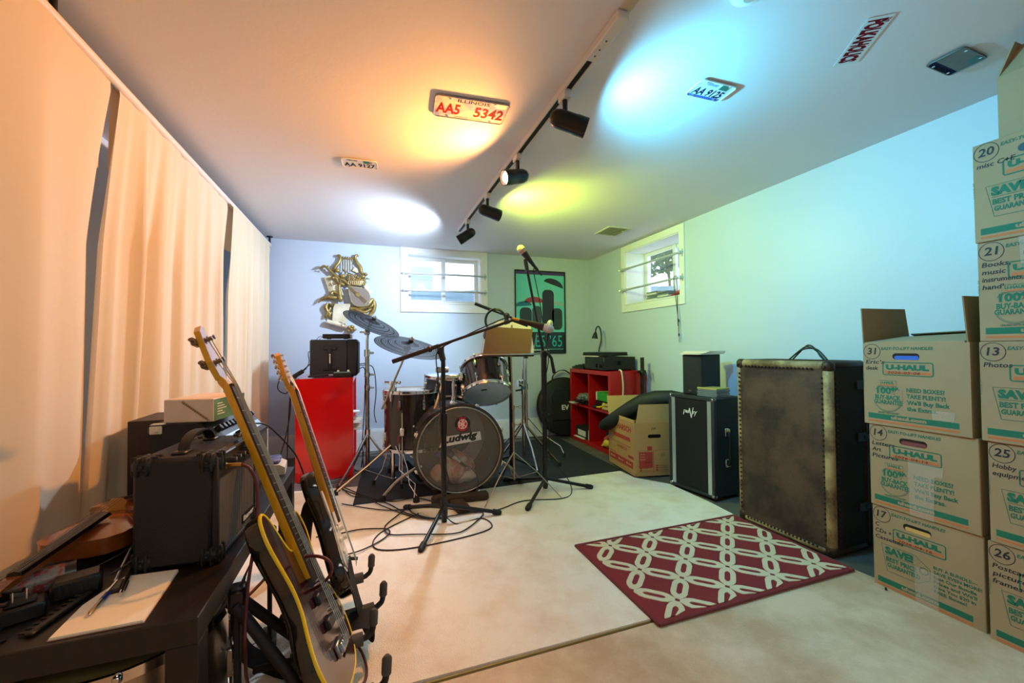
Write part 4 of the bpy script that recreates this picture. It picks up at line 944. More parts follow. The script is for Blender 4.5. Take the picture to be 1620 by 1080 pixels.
# ------------------------------------------------------------------ cymbals and their stands
def cymbal_mat(name):
    m = bpy.data.materials.new(name); m.use_nodes = True; n = m.node_tree.nodes; l = m.node_tree.links; b = n['Principled BSDF']
    b.inputs['Base Color'].default_value = (*lin('#07080a'), 1); b.inputs['Metallic'].default_value = 0; b.inputs['Roughness'].default_value = .6; b.inputs['Specular IOR Level'].default_value = .15
    MATS[name] = m
cymbal_mat('cymbal_black')
def cymbal(label, c, nrm, R):
    e = thing('cymbal', label, 'cymbal', c); F = frz(c, nrm); N = 72
    # a low-volume cymbal: rings of small holes, built as a lattice of ring bands and spokes
    def h(r): q = r/R; return .030*(1-q)**1.2 if q > .18 else .030*(.82)**1.2 + .016*(1-(q/.18)**2)
    MB(F).lathe([(.006, h(.006)), (R*.06, h(R*.06)), (R*.12, h(R*.12)), (R*.17, h(R*.17)), (R*.20, h(R*.20)), (R*.20, h(R*.20)-.0012), (R*.12, h(R*.12)-.0012), (.006, h(.006)-.0012)], n=N).build('bell', 'cymbal_black', e, 60)
    q = MB(F); nr = 17
    for i in range(nr):
        r0 = R*(.20+.80*i/nr); w = R*.80/nr*(.80 if i % 4 else .97)
        if i == nr-1: w = R*.80/nr
        q.rings([[(r*math.cos(2*PI*k/N), r*math.sin(2*PI*k/N), h(r)) for k in range(N)] for r in (r0, r0+w)], False)
    for k in range(N*2):
        a = 2*PI*k/(N*2); wd = .0016
        p = []
        for r in (R*.20, R*.6, R*.985):
            ww = wd*(.35+.9*r/R); c_, s_ = math.cos(a), math.sin(a); p += [(r*c_-ww*s_, r*s_+ww*c_, h(r)-.0004), (r*c_+ww*s_, r*s_-ww*c_, h(r)-.0004)]
        if k % 2 == 0: q.add(p, [(0, 1, 3, 2), (2, 3, 5, 4)])
        else: q.add(p[2:], [(0, 1, 3, 2)])
    o = q.build('perforated_bow', 'cymbal_black', e, 60, recalc=False); o['kind'] = 'stuff'
    m = MB(F).lathe([(.016, h(.006)+.0005), (.016, h(.006)+.012)], n=16); m.build('felt', 'black_matte', e, 40)
    m = MB(F).cyl((0, 0, -.03), (0, 0, .075), .004, n=8).box((-.018, -.004, .058), (.018, .004, .066), .002).lathe([(.007, .05), (.007, .07)], (0, 0, 0), 10)
    m.build('wing_nut', 'chrome', e, 40)
    return e, F
def pipe(m, a, b, r, n=12): return m.cyl(a, b, r, n=n)
def collar(root, p, z0, z1, r, wing=None):
    q = MB().cyl((p[0], p[1], z0), (p[0], p[1], z1), r, n=14)
    if wing: q.box((p[0]+wing*.01, p[1]-.006, (z0+z1)/2-.008), (p[0]+wing*.05, p[1]+.006, (z0+z1)/2+.008), .003)
    return q.build('collar', 'chrome', root, 40)
def footed(root, pts, r, m, flat=1.0, fr=.014):
    lg = MB().tube(pts, r, 10, flat=flat).build('leg', m, root, 50); e = pts[-1]
    MB().lathe([(fr, 0), (fr*.95, .02), (fr*.6, .034)], (e[0], e[1], max(e[2]-.022, .0125)), 12).build('rubber_foot', 'rubber_black', lg, 40)
# stand of the left cymbal
p = (-.012, 3.40); cs = thing('cymbal_stand', 'thick chrome cymbal stand beside the red cabinet, carrying the left cymbal', 'stand', (p[0], p[1], FLZ))
MB().cyl((p[0], p[1], .03), (p[0], p[1], .92), .0165, n=16).build('lower_tube', 'chrome_worn', cs, 40)
MB().cyl((p[0], p[1], .90), (p[0]+.003, p[1], 1.085), .011, n=14).build('upper_tube', 'chrome', cs, 40)
for z0, z1 in ((.27, .33), (.635, .675), (.74, .775), (.90, .955)): collar(cs, p, z0, z1, .022, 1.0 if z0 > .6 else None)
MB().box((p[0]-.022, p[1]-.018, 1.07), (p[0]+.022, p[1]+.018, 1.115), .008).cyl((p[0]-.055, p[1], 1.09), (p[0], p[1], 1.09), .007, n=8).build('tilter', 'chrome', cs, 40)
MB().cyl((p[0], p[1]-.01, 1.10), (p[0]+.025, p[1]-.03, 1.185), .007, n=10).build('tilter_rod', 'chrome', cs, 40)
footed(cs, [(p[0], p[1], .30), (-.12, 3.17, .13), (-.196, 2.96, .035)], .009, 'chrome')
footed(cs, [(p[0], p[1], .30), (.10, 3.33, .14), (.20, 3.28, .04)], .009, 'chrome_worn')
footed(cs, [(p[0], p[1], .28), (-.085, 3.35, .14), (-.135, 3.32, .04)], .009, mat('dark_chrome', '#5a4c42', .35, 1))
cymbal('black perforated cymbal with steep tilt above the left cymbal stand', (p[0]+.035, p[1]-.035, 1.155), (.45, -.36, 1), .225)
# boom stand of the second cymbal
p = (.157, 2.965); cs = thing('boom_cymbal_stand', 'chrome boom stand with braced wire legs, carrying the right-hand cymbal', 'stand', (p[0], p[1], FLZ))
MB().cyl((p[0], p[1], .035), (p[0], p[1], .60), .013, n=16).build('lower_tube', 'chrome', cs, 40)
collar(cs, p, .50, .55, .019); collar(cs, p, .025, .06, .02)
MB().cyl((p[0], p[1], .535), (p[0], p[1], .56), .018, n=14).build('black_collar', 'rubber_black', cs, 40)
cl = MB().box((p[0]-.025, p[1]-.02, .585), (p[0]+.025, p[1]+.02, .735), .010)
cl.cyl((p[0]-.06, p[1], .63), (p[0]+.02, p[1], .635), .007, n=8).cyl((p[0]-.055, p[1], .725), (p[0]+.045, p[1], .72), .008, n=8).sphere((p[0]+.045, p[1], .72), .014, 8).box((p[0]+.01, p[1]-.012, .59), (p[0]+.045, p[1]+.012, .62), .004)
cl.build('boom_clamp', 'chrome', cs, 40)
MB().tube([(0.083, 2.947, 0.543), (0.249, 2.839, 0.950)], .0068, 10).build('boom_arm', 'chrome_worn', cs, 50)
bt = Vector((0.249, 2.839, 0.950))
MB().box((bt.x-.03, bt.y-.015, bt.z-.005), (bt.x+.02, bt.y+.015, bt.z+.022), .006).cyl((bt.x, bt.y, bt.z+.01), (bt.x+.02, bt.y, bt.z+.06), .006, n=10).build('tilter', 'chrome', cs, 40)
footed(cs, [(p[0], p[1], .30), (-.01, 2.93, .17), (-.205, 2.885, .035)], .012, 'chrome_warm', .55)
MB().tube([(-.035, 2.92, .15), (.06, 2.95, .095), (p[0], p[1], .05)], .009, 10, flat=.5).build('brace', 'chrome_warm', cs, 50)
for d in (-.012, .012):
    MB().tube([(p[0]+.01, p[1]-.01+d, .30), (p[0]+.05+d, p[1]-.12+d, .235), (p[0]+.055+d*2.2, p[1]-.20, .165), (p[0]+.10-d*1.5, p[1]-.32, .10), (p[0]+.115+d, p[1]-.385, .035)], .0045, 8).build('wire_leg', 'chrome', cs, 50)
MB().lathe([(.02, 0), (.019, .02), (.010, .035)], (p[0]+.115, p[1]-.388, .0125), 12).build('rubber_foot', 'rubber_black', cs, 40)
MB().tube([(p[0]-.02, p[1], .30), (p[0]-.07, p[1]+.03, .12), (p[0]-.125, p[1]+.02, .04)], .0045, 8).build('wire_leg', 'chrome', cs, 50)
MB().lathe([(.011, 0), (.011, .035)], (p[0]-.128, p[1]+.02, .018), 10).build('rubber_foot', 'rubber_black', cs, 40)
cymbal('black perforated cymbal lying nearly flat behind the boom of the microphone stand', (bt.x+.012, bt.y-.005, bt.z+.018), (.22, -.32, 1), .235)
# hi-hat pedal like dark plate behind the boom stand
pd_ = thing('drum_pedal', 'dark metal pedal behind the boom cymbal stand', 'pedal', (.33, 3.0, FLZ))
MB(frame((.24, 3.02, .15), (.13, -.12, -.14), (.4, .5, 0))).box((0, -.03, -.006), (.22, .03, .006), .003).build('footboard', 'black_matte', pd_, 40)
MB(rotz((.22, 2.98, FLZ+.001), -.8)).box((0, 0, 0), (.22, .07, .012), .003).build('base_plate', 'black_matte', pd_, 40)
# two chrome stands without cymbals at the right of the kit
p = (1.245, 3.26); cs = thing('hi_hat_stand', 'chrome stand with a blue collar, right of the kit and nearer the drums', 'stand', (p[0], p[1], FLZ))
MB().cyl((p[0], p[1], .03), (p[0], p[1], .60), .0165, n=16).build('lower_tube', 'chrome_worn', cs, 40)
MB().cyl((p[0], p[1], .58), (p[0], p[1], .92), .0115, n=14).build('upper_tube', 'chrome', cs, 40)
for z0, z1 in ((.30, .345), (.56, .60), (.63, .68)): collar(cs, p, z0, z1, .021, -1.0 if z0 > .6 else None)
MB().cyl((p[0], p[1], .585), (p[0], p[1], .625), .0195, n=14).build('blue_collar', mat('clip_blue', '#2f5f86', .4), cs, 40)
MB().cyl((p[0]-.07, p[1], .592), (p[0], p[1], .60), .008, n=8).build('wing_bolt', 'black_plastic', cs, 40)
footed(cs, [(p[0], p[1], .32), (p[0]-.02, 3.02, .15), (1.175, 2.79, .035)], .008, 'chrome')
footed(cs, [(p[0], p[1], .32), (1.10, 3.20, .16), (.96, 3.14, .035)], .010, 'dark_chrome')
footed(cs, [(p[0], p[1], .32), (1.34, 3.05, .15), (1.42, 2.93, .035)], .010, 'dark_chrome')
MB().tube([(p[0]-.10, p[1]-.02, .93), (p[0]+.22, p[1]-.06, .935)], .006, 8).tube([(p[0]-.10, p[1]+.02, .90), (p[0]+.22, p[1]-.02, .91)], .006, 8).build('cross_rod', 'chrome', cs, 50)
p = (1.345, 3.45); cs = thing('cymbal_stand', 'slimmer chrome stand behind the one with the blue collar', 'stand', (p[0], p[1], FLZ))
MB().cyl((p[0], p[1], .03), (p[0], p[1], .62), .013, n=16).build('lower_tube', 'chrome', cs, 40)
MB().cyl((p[0], p[1], .60), (p[0], p[1], .88), .010, n=14).build('upper_tube', 'chrome', cs, 40)
for z0, z1 in ((.30, .34), (.58, .63)): collar(cs, p, z0, z1, .018)
MB().cyl((p[0], p[1], .86), (p[0], p[1], .89), .022, n=14).build('knob', 'black_plastic', cs, 40)
footed(cs, [(p[0], p[1], .34), (1.47, 3.32, .17), (1.56, 3.20, .10), (1.575, 3.16, .04)], .0075, 'chrome')
footed(cs, [(p[0], p[1], .34), (1.25, 3.55, .16), (1.15, 3.62, .035)], .0075, 'chrome')
footed(cs, [(p[0], p[1], .34), (1.40, 3.60, .16), (1.45, 3.72, .035)], .0075, 'chrome')

# ------------------------------------------------------------------ music stand with cardboard desk
p = (.885, 2.50); ms = thing('music_stand', 'folding wire music stand with a tan cardboard sheet on its desk', 'music stand', (p[0], p[1], .012))
mat('wire_warm', '#a8967c', .3, 1); mat('cardboard_tan', '#80603e', .75, noise=(6, '#6c4f30', .4))
MB().cyl((p[0], p[1], .10), (p[0], p[1], .57), .0065, n=12).build('lower_tube', 'wire_warm', ms, 40)
MB().cyl((p[0]-.003, p[1], .55), (p[0]-.012, p[1], .905), .0045, n=12).build('upper_tube', 'wire_warm', ms, 40)
for z in (.57, .455): MB().cyl((p[0], p[1], z-.015), (p[0], p[1], z+.012), .0095, n=12).cyl((p[0], p[1], z), (p[0]+.035, p[1]-.005, z), .003, n=8).ring(mat4((p[0]+.045, p[1]-.005, z), (1, 0, 0), (0, 0, 1), (0, -1, 0)), .010, .0018, 14, 6).build('clamp', 'wire_warm', ms, 40)
for ex, ey in ((1.13, 2.31), (.64, 2.33), (.90, 2.80)):
    MB().tube([(p[0], p[1], .28), (p[0]+(ex-p[0])*.5, p[1]+(ey-p[1])*.5, .165), (ex, ey, .017)], .005, 8, flat=.5).build('leg', 'wire_warm', ms, 50)
    MB().tube([(p[0], p[1], .11), (p[0]+(ex-p[0])*.5, p[1]+(ey-p[1])*.5, .165)], .004, 8, flat=.5).build('brace', 'wire_warm', ms, 50)
DO = Vector((p[0]-.012, p[1]+.0, .905)); dx = Vector((.985, -.20, 0)).normalized(); dy = Vector((.07, .42, .90)).normalized()
DK = frame(DO, dx, dy)
MB(DK).prism([(-.19, .004), (.125, .004), (.165, .195), (-.150, .215)], DK @ Matrix.Translation((0, 0, -.010)), .003) if False else None
desk = MB().prism([(-.185, .006), (.125, .006), (.160, .190), (-.148, .212)], DK @ Matrix.Translation((0, 0, .004)), .0025).build('cardboard_sheet', 'cardboard_tan', ms)
for a, b in (((-.20, 0), (.15, 0)), ((-.20, .012), (.15, .012)), ((-.195, 0), (-.165, .195)), ((.145, 0), (.185, .16)), ((-.165, .195), (-.15, .198)), ((0, .0), (.02, .225)), ((-.19, .01), (.015, .19)), ((.14, .01), (.02, .19))):
    w_ = .012 if abs(a[0]) < .01 else .0035
    A_, B2 = DK @ Vector((*a, .001)), DK @ Vector((*b, .001))
    MB().strip([A_, B2], DK.to_3x3() @ Vector((1, 0, 0)) if abs(a[0]) < .01 else (DK.to_3x3() @ Vector((a[1]-b[1], b[0]-a[0], 0))), w_, .002).build('wire', 'wire_warm', ms)
MB(DK).box((-.185, -.004, -.012), (.150, .004, .02), .001).build('ledge', 'wire_warm', ms)
pg = thing('sheet_music', 'white music sheets propped on the music stand', 'paper', DO)
for k in range(3): MB().prism([(-.115+.02*k, .02), (.155-.01*k, .02), (.150-.012*k, .245-.006*k), (-.075+.02*k, .262-.008*k), (-.120+.02*k, .20)], DK @ Matrix.Translation((0, 0, .0085+k*.0018))if False else DK @ Matrix.Translation((0, .0, -.004-.002*k)), .001).build('sheet', 'paper', pg)

# ------------------------------------------------------------------ microphone stands
mat('stand_black', '#17171a', .35, .3); mat('stand_brown', '#2a211d', .35, .3)
def tripod(root, c, hub, ends, r=.0105, m='stand_black'):
    MB().cyl((c[0], c[1], hub-.055), (c[0], c[1], hub+.05), .0185, n=16).build('hub', 'black_plastic', root, 40)
    for e in ends:
        e = Vector((e[0], e[1], .026)); h = Vector((c[0], c[1], hub)); d = (e-h).normalized()
        lg = MB().cyl(h, e, r, n=12).build('leg', m, root, 50)
        MB().tube([e-d*.03, e+d*.005, e+d*.018], [r*1.45, r*1.5, r*1.1], 12).build('rubber_foot', 'rubber_black', lg, 50)
c = (.383, 2.225); m1 = thing('microphone_stand', 'black boom microphone stand in front of the bass drum', 'stand', (c[0], c[1], .012))
tripod(m1, c, .105, ((.685, 2.215), (.205, 2.48), (.228, 1.945)))
MB().cyl((c[0], c[1], .015), (c[0], c[1], .52), .0155, n=16).build('lower_tube', 'stand_black', m1, 40)
MB().cyl((c[0], c[1], .50), (c[0], c[1], .90), .0120, n=16).build('upper_tube', 'stand_black', m1, 40)
MB().cyl((c[0], c[1], .49), (c[0], c[1], .60), .0195, n=16).build('clutch', 'stand_black', m1, 40)
bp0 = Vector((0.372, 2.239, 0.951)); b0 = Vector((0.123, 2.328, 0.885)); b1 = Vector((0.730, 2.110, 1.100))
MB().tube([(c[0], c[1], .89), bp0-Vector((0, 0, .01))], [.016, .018], 14).box((bp0.x-.018, bp0.y-.014, bp0.z-.03), (bp0.x+.018, bp0.y+.014, bp0.z+.014), .006).cyl((bp0.x, bp0.y-.03, bp0.z-.008), (bp0.x, bp0.y+.02, bp0.z-.008), .008, n=10).build('boom_clamp', 'stand_black', m1, 40)
bd = (b1-b0).normalized()
bo = MB().tube([b0, b0+bd*.27], .0115, 12).tube([b0+bd*.20, b1], .0078, 12).build('boom_arm', 'stand_brown', m1, 40)
MB().tube([b0, b0+bd*.20], .0125, 12).build('counterweight', 'stand_brown', m1, 40)
k_ = b0+bd*.215; MB().sphere(k_, .018, 10).build('boom_knob', 'stand_brown', m1, 40)
mp0 = Vector((0.944, 1.999, 1.048)); mp1 = Vector((0.782, 2.092, 1.103))
MB().tube([b1-bd*.03, b1], .011, 12).tube([b1, b1+Vector((.02, 0, .005)), mp1.lerp(mp0, .25)-Vector((0, 0, .012))], [.008, .008, .012], 10).build('microphone_clip', 'black_plastic', m1, 40)
mic('microphone', 'vocal microphone with a pale grille on the boom stand in front of the music stand', mp0, mp1, 'mic_ball', 'stand_brown', 'brass')
cb = [mp1+Vector((-.045, 0, .014)), mp1+Vector((-.075, 0, .016)), b1-bd*.20+Vector((0, 0, .012)), b1-bd*.40+Vector((0, -.006, -.014)), b0+bd*.30+Vector((0, -.006, -.014)), bp0+Vector((-.025, -.01, -.03)), Vector((c[0]-.03, c[1]-.018, .78)), Vector((c[0]-.018, c[1]-.02, .60)), Vector((c[0]-.012, c[1]-.022, .40)), Vector((c[0]+.02, c[1]-.022, .22)), Vector((c[0]-.028, c[1]-.02, .12)), Vector((c[0]+.05, c[1]-.05, .016)), Vector((c[0]+.20, c[1]-.03, .016)), Vector((c[0]+.22, c[1]-.16, .016)), Vector((c[0]+.06, c[1]-.22, .016)), Vector((c[0]-.22, c[1]-.24, .016)), Vector((c[0]-.36, c[1]-.18, .016)), Vector((c[0]-.33, c[1]-.02, .016)), Vector((c[0]-.12, c[1]+.16, .016))]
solo(MB().tube(spline(cb, 6), .0032, 8), 'microphone_cable', 'cable_black', 'black cable running along the boom and down the front microphone stand', 'cable', smooth=60)
c = (1.092, 2.47); m2 = thing('microphone_stand', 'tall black microphone stand right of the drum kit with a tilted upper tube', 'stand', (c[0], c[1], .012))
tripod(m2, c, .095, ((1.385, 2.40), (.868, 2.215), (.905, 2.735)))
MB().cyl((c[0], c[1], .03), (c[0], c[1], .66), .0150, n=16).build('lower_tube', 'stand_black', m2, 40)
MB().cyl((c[0], c[1], .64), (c[0], c[1], .90), .0190, n=16).build('clutch', 'stand_black', m2, 40)
for z in (.20, .50): MB().cyl((c[0], c[1], z), (c[0], c[1], z+.03), .019, n=14).cyl((c[0], c[1], z+.015), (c[0]+.035, c[1]-.01, z+.015), .006, n=8).build('collar', 'black_plastic', m2, 40)
pv = Vector((c[0], c[1], .905)); tp = Vector((0.973, 2.473, 1.505)); ud = (tp-pv).normalized()
MB().box((pv.x-.02, pv.y-.016, pv.z-.02), (pv.x+.02, pv.y+.016, pv.z+.03), .006).tube([(pv.x+.02, pv.y-.02, pv.z+.01), (pv.x+.045, pv.y-.02, pv.z-.02), (pv.x+.065, pv.y-.02, pv.z-.12)], [.012, .010, .012], 10).build('tilt_clamp', 'stand_black', m2, 40)
MB().tube([pv, pv+ud*.13], .0115, 12).tube([pv, tp], .0085, 12).build('upper_tube', 'stand_black', m2, 40)
MB().tube([tp-ud*.05, tp, tp+ud*.03], [.0125, .014, .010], 12).build('clip_joint', 'black_plastic', m2, 40)
q0 = Vector((0.931, 2.475, 1.610)); q1 = Vector((1.008, 2.471, 1.519)); qd = (q1-q0).normalized()
mic('microphone', 'vocal microphone with a pinkish grille on the tall stand, pointing up', q0-qd*.012, q0+qd*.150, 'mic_pink', 'black_plastic', 'black_plastic', .027)
cb = [q0+qd*.19, q0+qd*.235, tp+Vector((.055, 0, -.03)), tp+Vector((.075, 0, -.15)), pv.lerp(tp, .55)+Vector((.045, 0, 0)), pv.lerp(tp, .25)+Vector((.03, -.01, 0)), pv+Vector((.02, -.03, -.02)), Vector((c[0]-.01, c[1]-.026, .72)), Vector((c[0]-.024, c[1]-.02, .55)), Vector((c[0]+.02, c[1]-.026, .45)), Vector((c[0]+.024, c[1]-.024, .25)), Vector((c[0]+.13, c[1]-.06, .10)), Vector((c[0]+.14, c[1]-.10, .018)), Vector((c[0]+.03, c[1]-.17, .016)), Vector((c[0]-.20, c[1]-.12, .016)), Vector((c[0]-.45, c[1]-.20, .016)), Vector((c[0]-.75, c[1]-.02, .016)), Vector((c[0]-1.0, c[1]+.02, .02)), Vector((c[0]-1.25, c[1]+.22, .02))]
solo(MB().tube(spline(cb, 6), .0032, 8), 'microphone_cable', 'cable_black', 'black cable hanging down the tall microphone stand and across the carpet', 'cable', smooth=60)
# boom microphone behind the music stand, headphones hung on it
c = (1.06, 3.05); m3 = thing('microphone_stand', 'black boom stand behind the rack tom, its boom crossing behind the music stand', 'stand', (c[0], c[1], FLZ))
tripod(m3, c, .10, ((1.22, 2.92), (.93, 2.92), (1.05, 3.28)))
MB().cyl((c[0], c[1], .03), (c[0], c[1], .62), .0145, n=14).build('lower_tube', 'stand_black', m3, 40)
t0, t1 = Vector((0.704, 2.779, 1.269)), Vector((1.171, 2.703, 1.091)); td = (t1-t0).normalized(); tm_ = t0.lerp(t1, .48)
MB().cyl((c[0], c[1], .60), tm_, .0105, n=14).build('upper_tube', 'stand_black', m3, 40)
MB().tube([t0, t0+td*.13], .0115, 10).tube([t0, t1], .0075, 10).build('boom_arm', 'stand_black', m3, 50)
MB().sphere(tm_, .024, 10).build('boom_clamp', 'black_plastic', m3, 50)
mic('microphone', 'small microphone with a pale round grille seen against the poster', Vector((1.244, 2.686, 1.154)), Vector((1.243, 2.731, 1.046)), 'mic_ball', 'black_plastic', 'black_plastic', .022)
hp_ = thing('headphones', 'black headphones hung over the boom behind the music stand', 'headphones', t0.lerp(t1, .3))
hc = Vector((0.824, 2.675, 1.144)); HQ = mat4(hc, rt, (0, 0, 1), -fw)
arc = [(.070*math.cos(math.radians(a)), .078*math.sin(math.radians(a)), 0) for a in range(-35, 216, 12)]
MB(HQ).tube(arc, .0085, 8, flat=1.4).build('headband', 'black_plastic', hp_, 50)
for s_ in (-1, 1):
    yk = MB(HQ).tube([(.058*s_, -.035, 0), (.062*s_, -.06, .0), (.05*s_, -.085, 0)], .006, 8).build('yoke', 'black_plastic', hp_, 50)
    MB(HQ).lathe([(.030, -.02), (.034, -.008), (.034, .008), (.028, .02)], (.045*s_-.012, -.10, 0), 18, (s_*.75, .2, .5)).build('ear_cup', mat('pad_navy', '#20283a', .6), hp_, 50)

# loose cables on the floor around the kit
def floor_cable(label, pts, r=.0034, m='cable_black'):
    P = [(a, b, .012+r+.002+.004*math.sin(i*1.7)**2) for i, (a, b) in enumerate(pts)]
    return solo(MB().tube(spline(P, 6), r, 8), 'floor_cable', m, label, 'cable', 'black cables lying on the floor', smooth=60)
def fxy(*pts): return [(p[0], p[1]) for p in pts]
floor_cable('black cable curving over the carpet to the foot of the black guitar', fxy((-0.122, 2.020, 0.000), (-0.041, 2.032, 0.000), (0.044, 2.103, 0.000), (0.094, 2.169, 0.000), (0.091, 2.224, 0.000), (0.057, 2.244, 0.000), (-0.046, 2.275, 0.000), (-0.151, 2.262, -0.000), (-0.252, 2.257, 0.000)))
floor_cable('black cable looping from the front microphone stand over the carpet', fxy((0.214, 2.504, 0.000), (0.152, 2.393, 0.000), (0.091, 2.304, 0.000), (0.075, 2.237, -0.000), (0.100, 2.160, 0.000), (0.226, 2.112, 0.000), (0.392, 2.057, -0.000), (0.481, 2.091, -0.000), (0.607, 2.239, 0.000), (0.544, 2.281, 0.000), (0.381, 2.271, 0.000), (0.315, 2.296, 0.000), (0.238, 2.379, 0.000), (0.220, 2.452, 0.000)))
floor_cable('black cable running from the cymbal stand feet towards the microphone stand', fxy((-0.213, 3.096, 0.000), (-0.157, 2.942, 0.000), (-0.055, 2.805, -0.000), (0.092, 2.613, 0.000), (0.189, 2.426, 0.000), (0.282, 2.308, -0.000), (0.378, 2.254, 0.000)))
floor_cable('black cable lying closely beside another between cabinet and microphone stand', fxy((-0.191, 3.060, 0.000), (-0.109, 2.814, 0.000), (-0.017, 2.755, 0.000), (0.055, 2.596, 0.000), (0.187, 2.398, 0.000), (0.286, 2.289, 0.000), (0.400, 2.281, 0.000)))
floor_cable('black cable crossing the mat edge in front of the bass drum', fxy((-0.160, 3.008, -0.000), (-0.017, 2.767, -0.000), (0.130, 2.631, 0.000), (0.282, 2.618, 0.000), (0.416, 2.479, 0.000), (0.557, 2.414, 0.000)))
floor_cable('black cable bunched at the foot of the red cabinet', fxy((-0.420, 3.218, 0.000), (-0.275, 3.206, 0.000), (-0.196, 3.281, 0.000), (-0.133, 3.457, 0.000), (-0.087, 3.320, 0.000), (-0.168, 3.164, 0.000), (-0.268, 3.117, 0.000), (-0.321, 3.057, 0.000)))
floor_cable('black cable lying in front of the red cabinet towards the guitars', fxy((-0.481, 3.228, -0.000), (-0.353, 3.164, 0.000), (-0.251, 3.168, 0.000), (-0.158, 3.220, 0.000), (-0.103, 3.393, 0.000)))
floor_cable('black cable running along the baseboard behind the drums', fxy((0.035, 4.343, 0.000), (0.210, 4.187, 0.000), (0.378, 4.038, 0.000), (0.595, 3.873, 0.000)))
floor_cable('black cable lying behind the drum mat near the round bag', fxy((1.313, 4.168, 0.000), (1.541, 4.009, 0.000), (1.787, 3.910, -0.000), (1.930, 3.757, 0.000)))

# ------------------------------------------------------------------ red cube shelves
mat('red_gloss', '#cf0a0c', .16, coat=.5); mat('red_satin', '#b01014', .3)
def cube_shelf(label, o, ax, W_, D_, H_, m, cells=True):
    """o: front lower left corner seen from the front, ax: direction to the right seen from the front; depth runs behind"""
    x = Vector(ax).normalized(); y = Vector((0, 0, 1)).cross(x); F = mat4(o, x, y, (0, 0, 1))
    e = thing('cube_shelf', label, 'shelf', Vector(o)+x*W_/2+y*D_/2); t = .038; it = .017
    for nm, lo, hi in (('side_panel', (0, 0, 0), (t, D_, H_)), ('side_panel', (W_-t, 0, 0), (W_, D_, H_)), ('top_panel', (t, 0, H_-t), (W_-t, D_, H_)), ('bottom_panel', (t, 0, 0), (W_-t, D_, t)),
                       ('divider', (W_/2-it/2, .003, t), (W_/2+it/2, D_, H_-t)), ('shelf_board', (t, .003, H_/2-it/2), (W_/2-it/2, D_, H_/2+it/2)), ('shelf_board', (W_/2+it/2, .003, H_/2-it/2), (W_-t, D_, H_/2+it/2)),
                       ('back_panel', (t, D_-.006, t), (W_-t, D_-.001, H_-t))):
        MB(F).box(lo, hi, .001).build(nm, m, e)
    return e, F
# left one stands sideways to the camera, its compartments look right
CSL, FLs = cube_shelf('glossy red cube shelf standing sideways at the left of the back wall', (-.112, 3.285, .001), (.0, 1, 0), .785, .39, .745, 'red_gloss')
# right one faces the room
CSR, FRs = cube_shelf('red two-by-two cube shelf standing in front of the right wall', (2.012, 3.875, .001), (-.02, -1, 0), .79, .37, .735, 'red_satin')
SHZ = .748
# stage amplifier on the left shelf
mat('speaker_grey', '#24272c', .5, bump=(300, .3)); mat('speaker_dark', '#191b1f', .5)
ka = thing('stage_monitor', 'black keyboard amplifier with a side handle, standing on the left red shelf', 'amplifier', (-.28, 3.55, SHZ))
KA = rotz((-.420, 3.385, SHZ), math.radians(-2))
MB(KA).box((0, 0, .004), (.265, .26, .285), .010).build('cabinet', 'speaker_grey', ka, 40)
MB(KA).box((.258, -.002, .003), (.335, .262, .288), .010).build('front_baffle', 'speaker_dark', ka, 40)
MB(KA).box((.336, .01, .02), (.341, .25, .27), .002).build('grille', 'black_matte', ka)
h = MB(KA).box((.13, -.018, .06), (.155, -.004, .225), .005); hh = h.build('side_handle', 'speaker_dark', ka, 40)
for z in (.052, .205): MB(KA).box((.095, -.012, z), (.19, .002, z+.030), .004).build('handle_mount', 'speaker_dark', hh, 40)
MB(KA).cyl((.1425, -.0178, .170), (.1425, -.0190, .170), .006, n=14).build('round_mark', 'print_white', hh); MB(KA).box((.1392, -.0190, .105), (.1458, -.0178, .161)).build('word_mark', 'print_white', hh)
ri = thing('radio_receiver', 'flat black receiver lying on top of the keyboard amplifier', 'receiver', (-.25, 3.50, SHZ+.29))
RI = rotz((-.335, 3.42, SHZ+.289), math.radians(-3))
MB(RI).box((0, 0, .006), (.195, .13, .040), .003).build('case', 'black_plastic', ri, 40)
MB(RI).box((.195, .01, .008), (.210, .12, .038), .002).build('front_panel', 'steel', ri, 40)
for x in (.03, .15): MB(RI).box((x, .004, 0), (x+.03, .03, .007), .001).build('foot', 'rubber_black', ri)
for k, (pts) in enumerate(([(0, .05, .022), (-.03, .05, .02), (-.06, .06, -.02), (-.07, .10, -.06)], [(0, .08, .02), (-.025, .08, .01), (-.05, .09, -.03), (-.06, .12, -.08)])):
    MB(RI).tube(spline(pts, 5), .002, 6).build('lead', 'cable_black', ri, 60)
pe = thing('effects_pedal', 'small green-topped effects pedal on the front edge of the left red shelf', 'pedal', (-.20, 3.32, SHZ))
PE = rotz((-.252, 3.292, SHZ), math.radians(2))
MB(PE).box((0, 0, .004), (.125, .075, .032), .004).build('housing', 'black_brown', pe, 40)
MB(PE).box((.003, .003, .032), (.122, .072, .040), .004).build('top_plate', mat('pedal_green', '#5f8a82', .4), pe, 40)
for x in (.035, .105): MB(PE).cyl((x, .035, .040), (x, .035, .054), .009, .007, 12).build('knob', 'print_white', pe, 40)
MB(PE).cyl((-.03, .03, .018), (0, .03, .018), .007, n=10).build('plug', 'steel', pe, 40)
q = MB(PE).tube(spline([(-.03, .03, .018), (-.07, .032, .018), (-.12, .05, .012), (-.17, .06, .010)], 5), .008, 8); q.build('cable_sleeve', 'black_plastic', pe, 60)
ga = thing('guitar_transmitter', 'black clip-on transmitter leaning at the left corner of the left red shelf', 'transmitter', (-.45, 3.32, SHZ))
GA = frame((-.510, 3.285, SHZ-.002), (.085, .01, .055), (0, 1, .1))
MB(GA).box((0, 0, 0), (.085, .045, .030), .007).build('case', 'black_plastic', ga, 40)
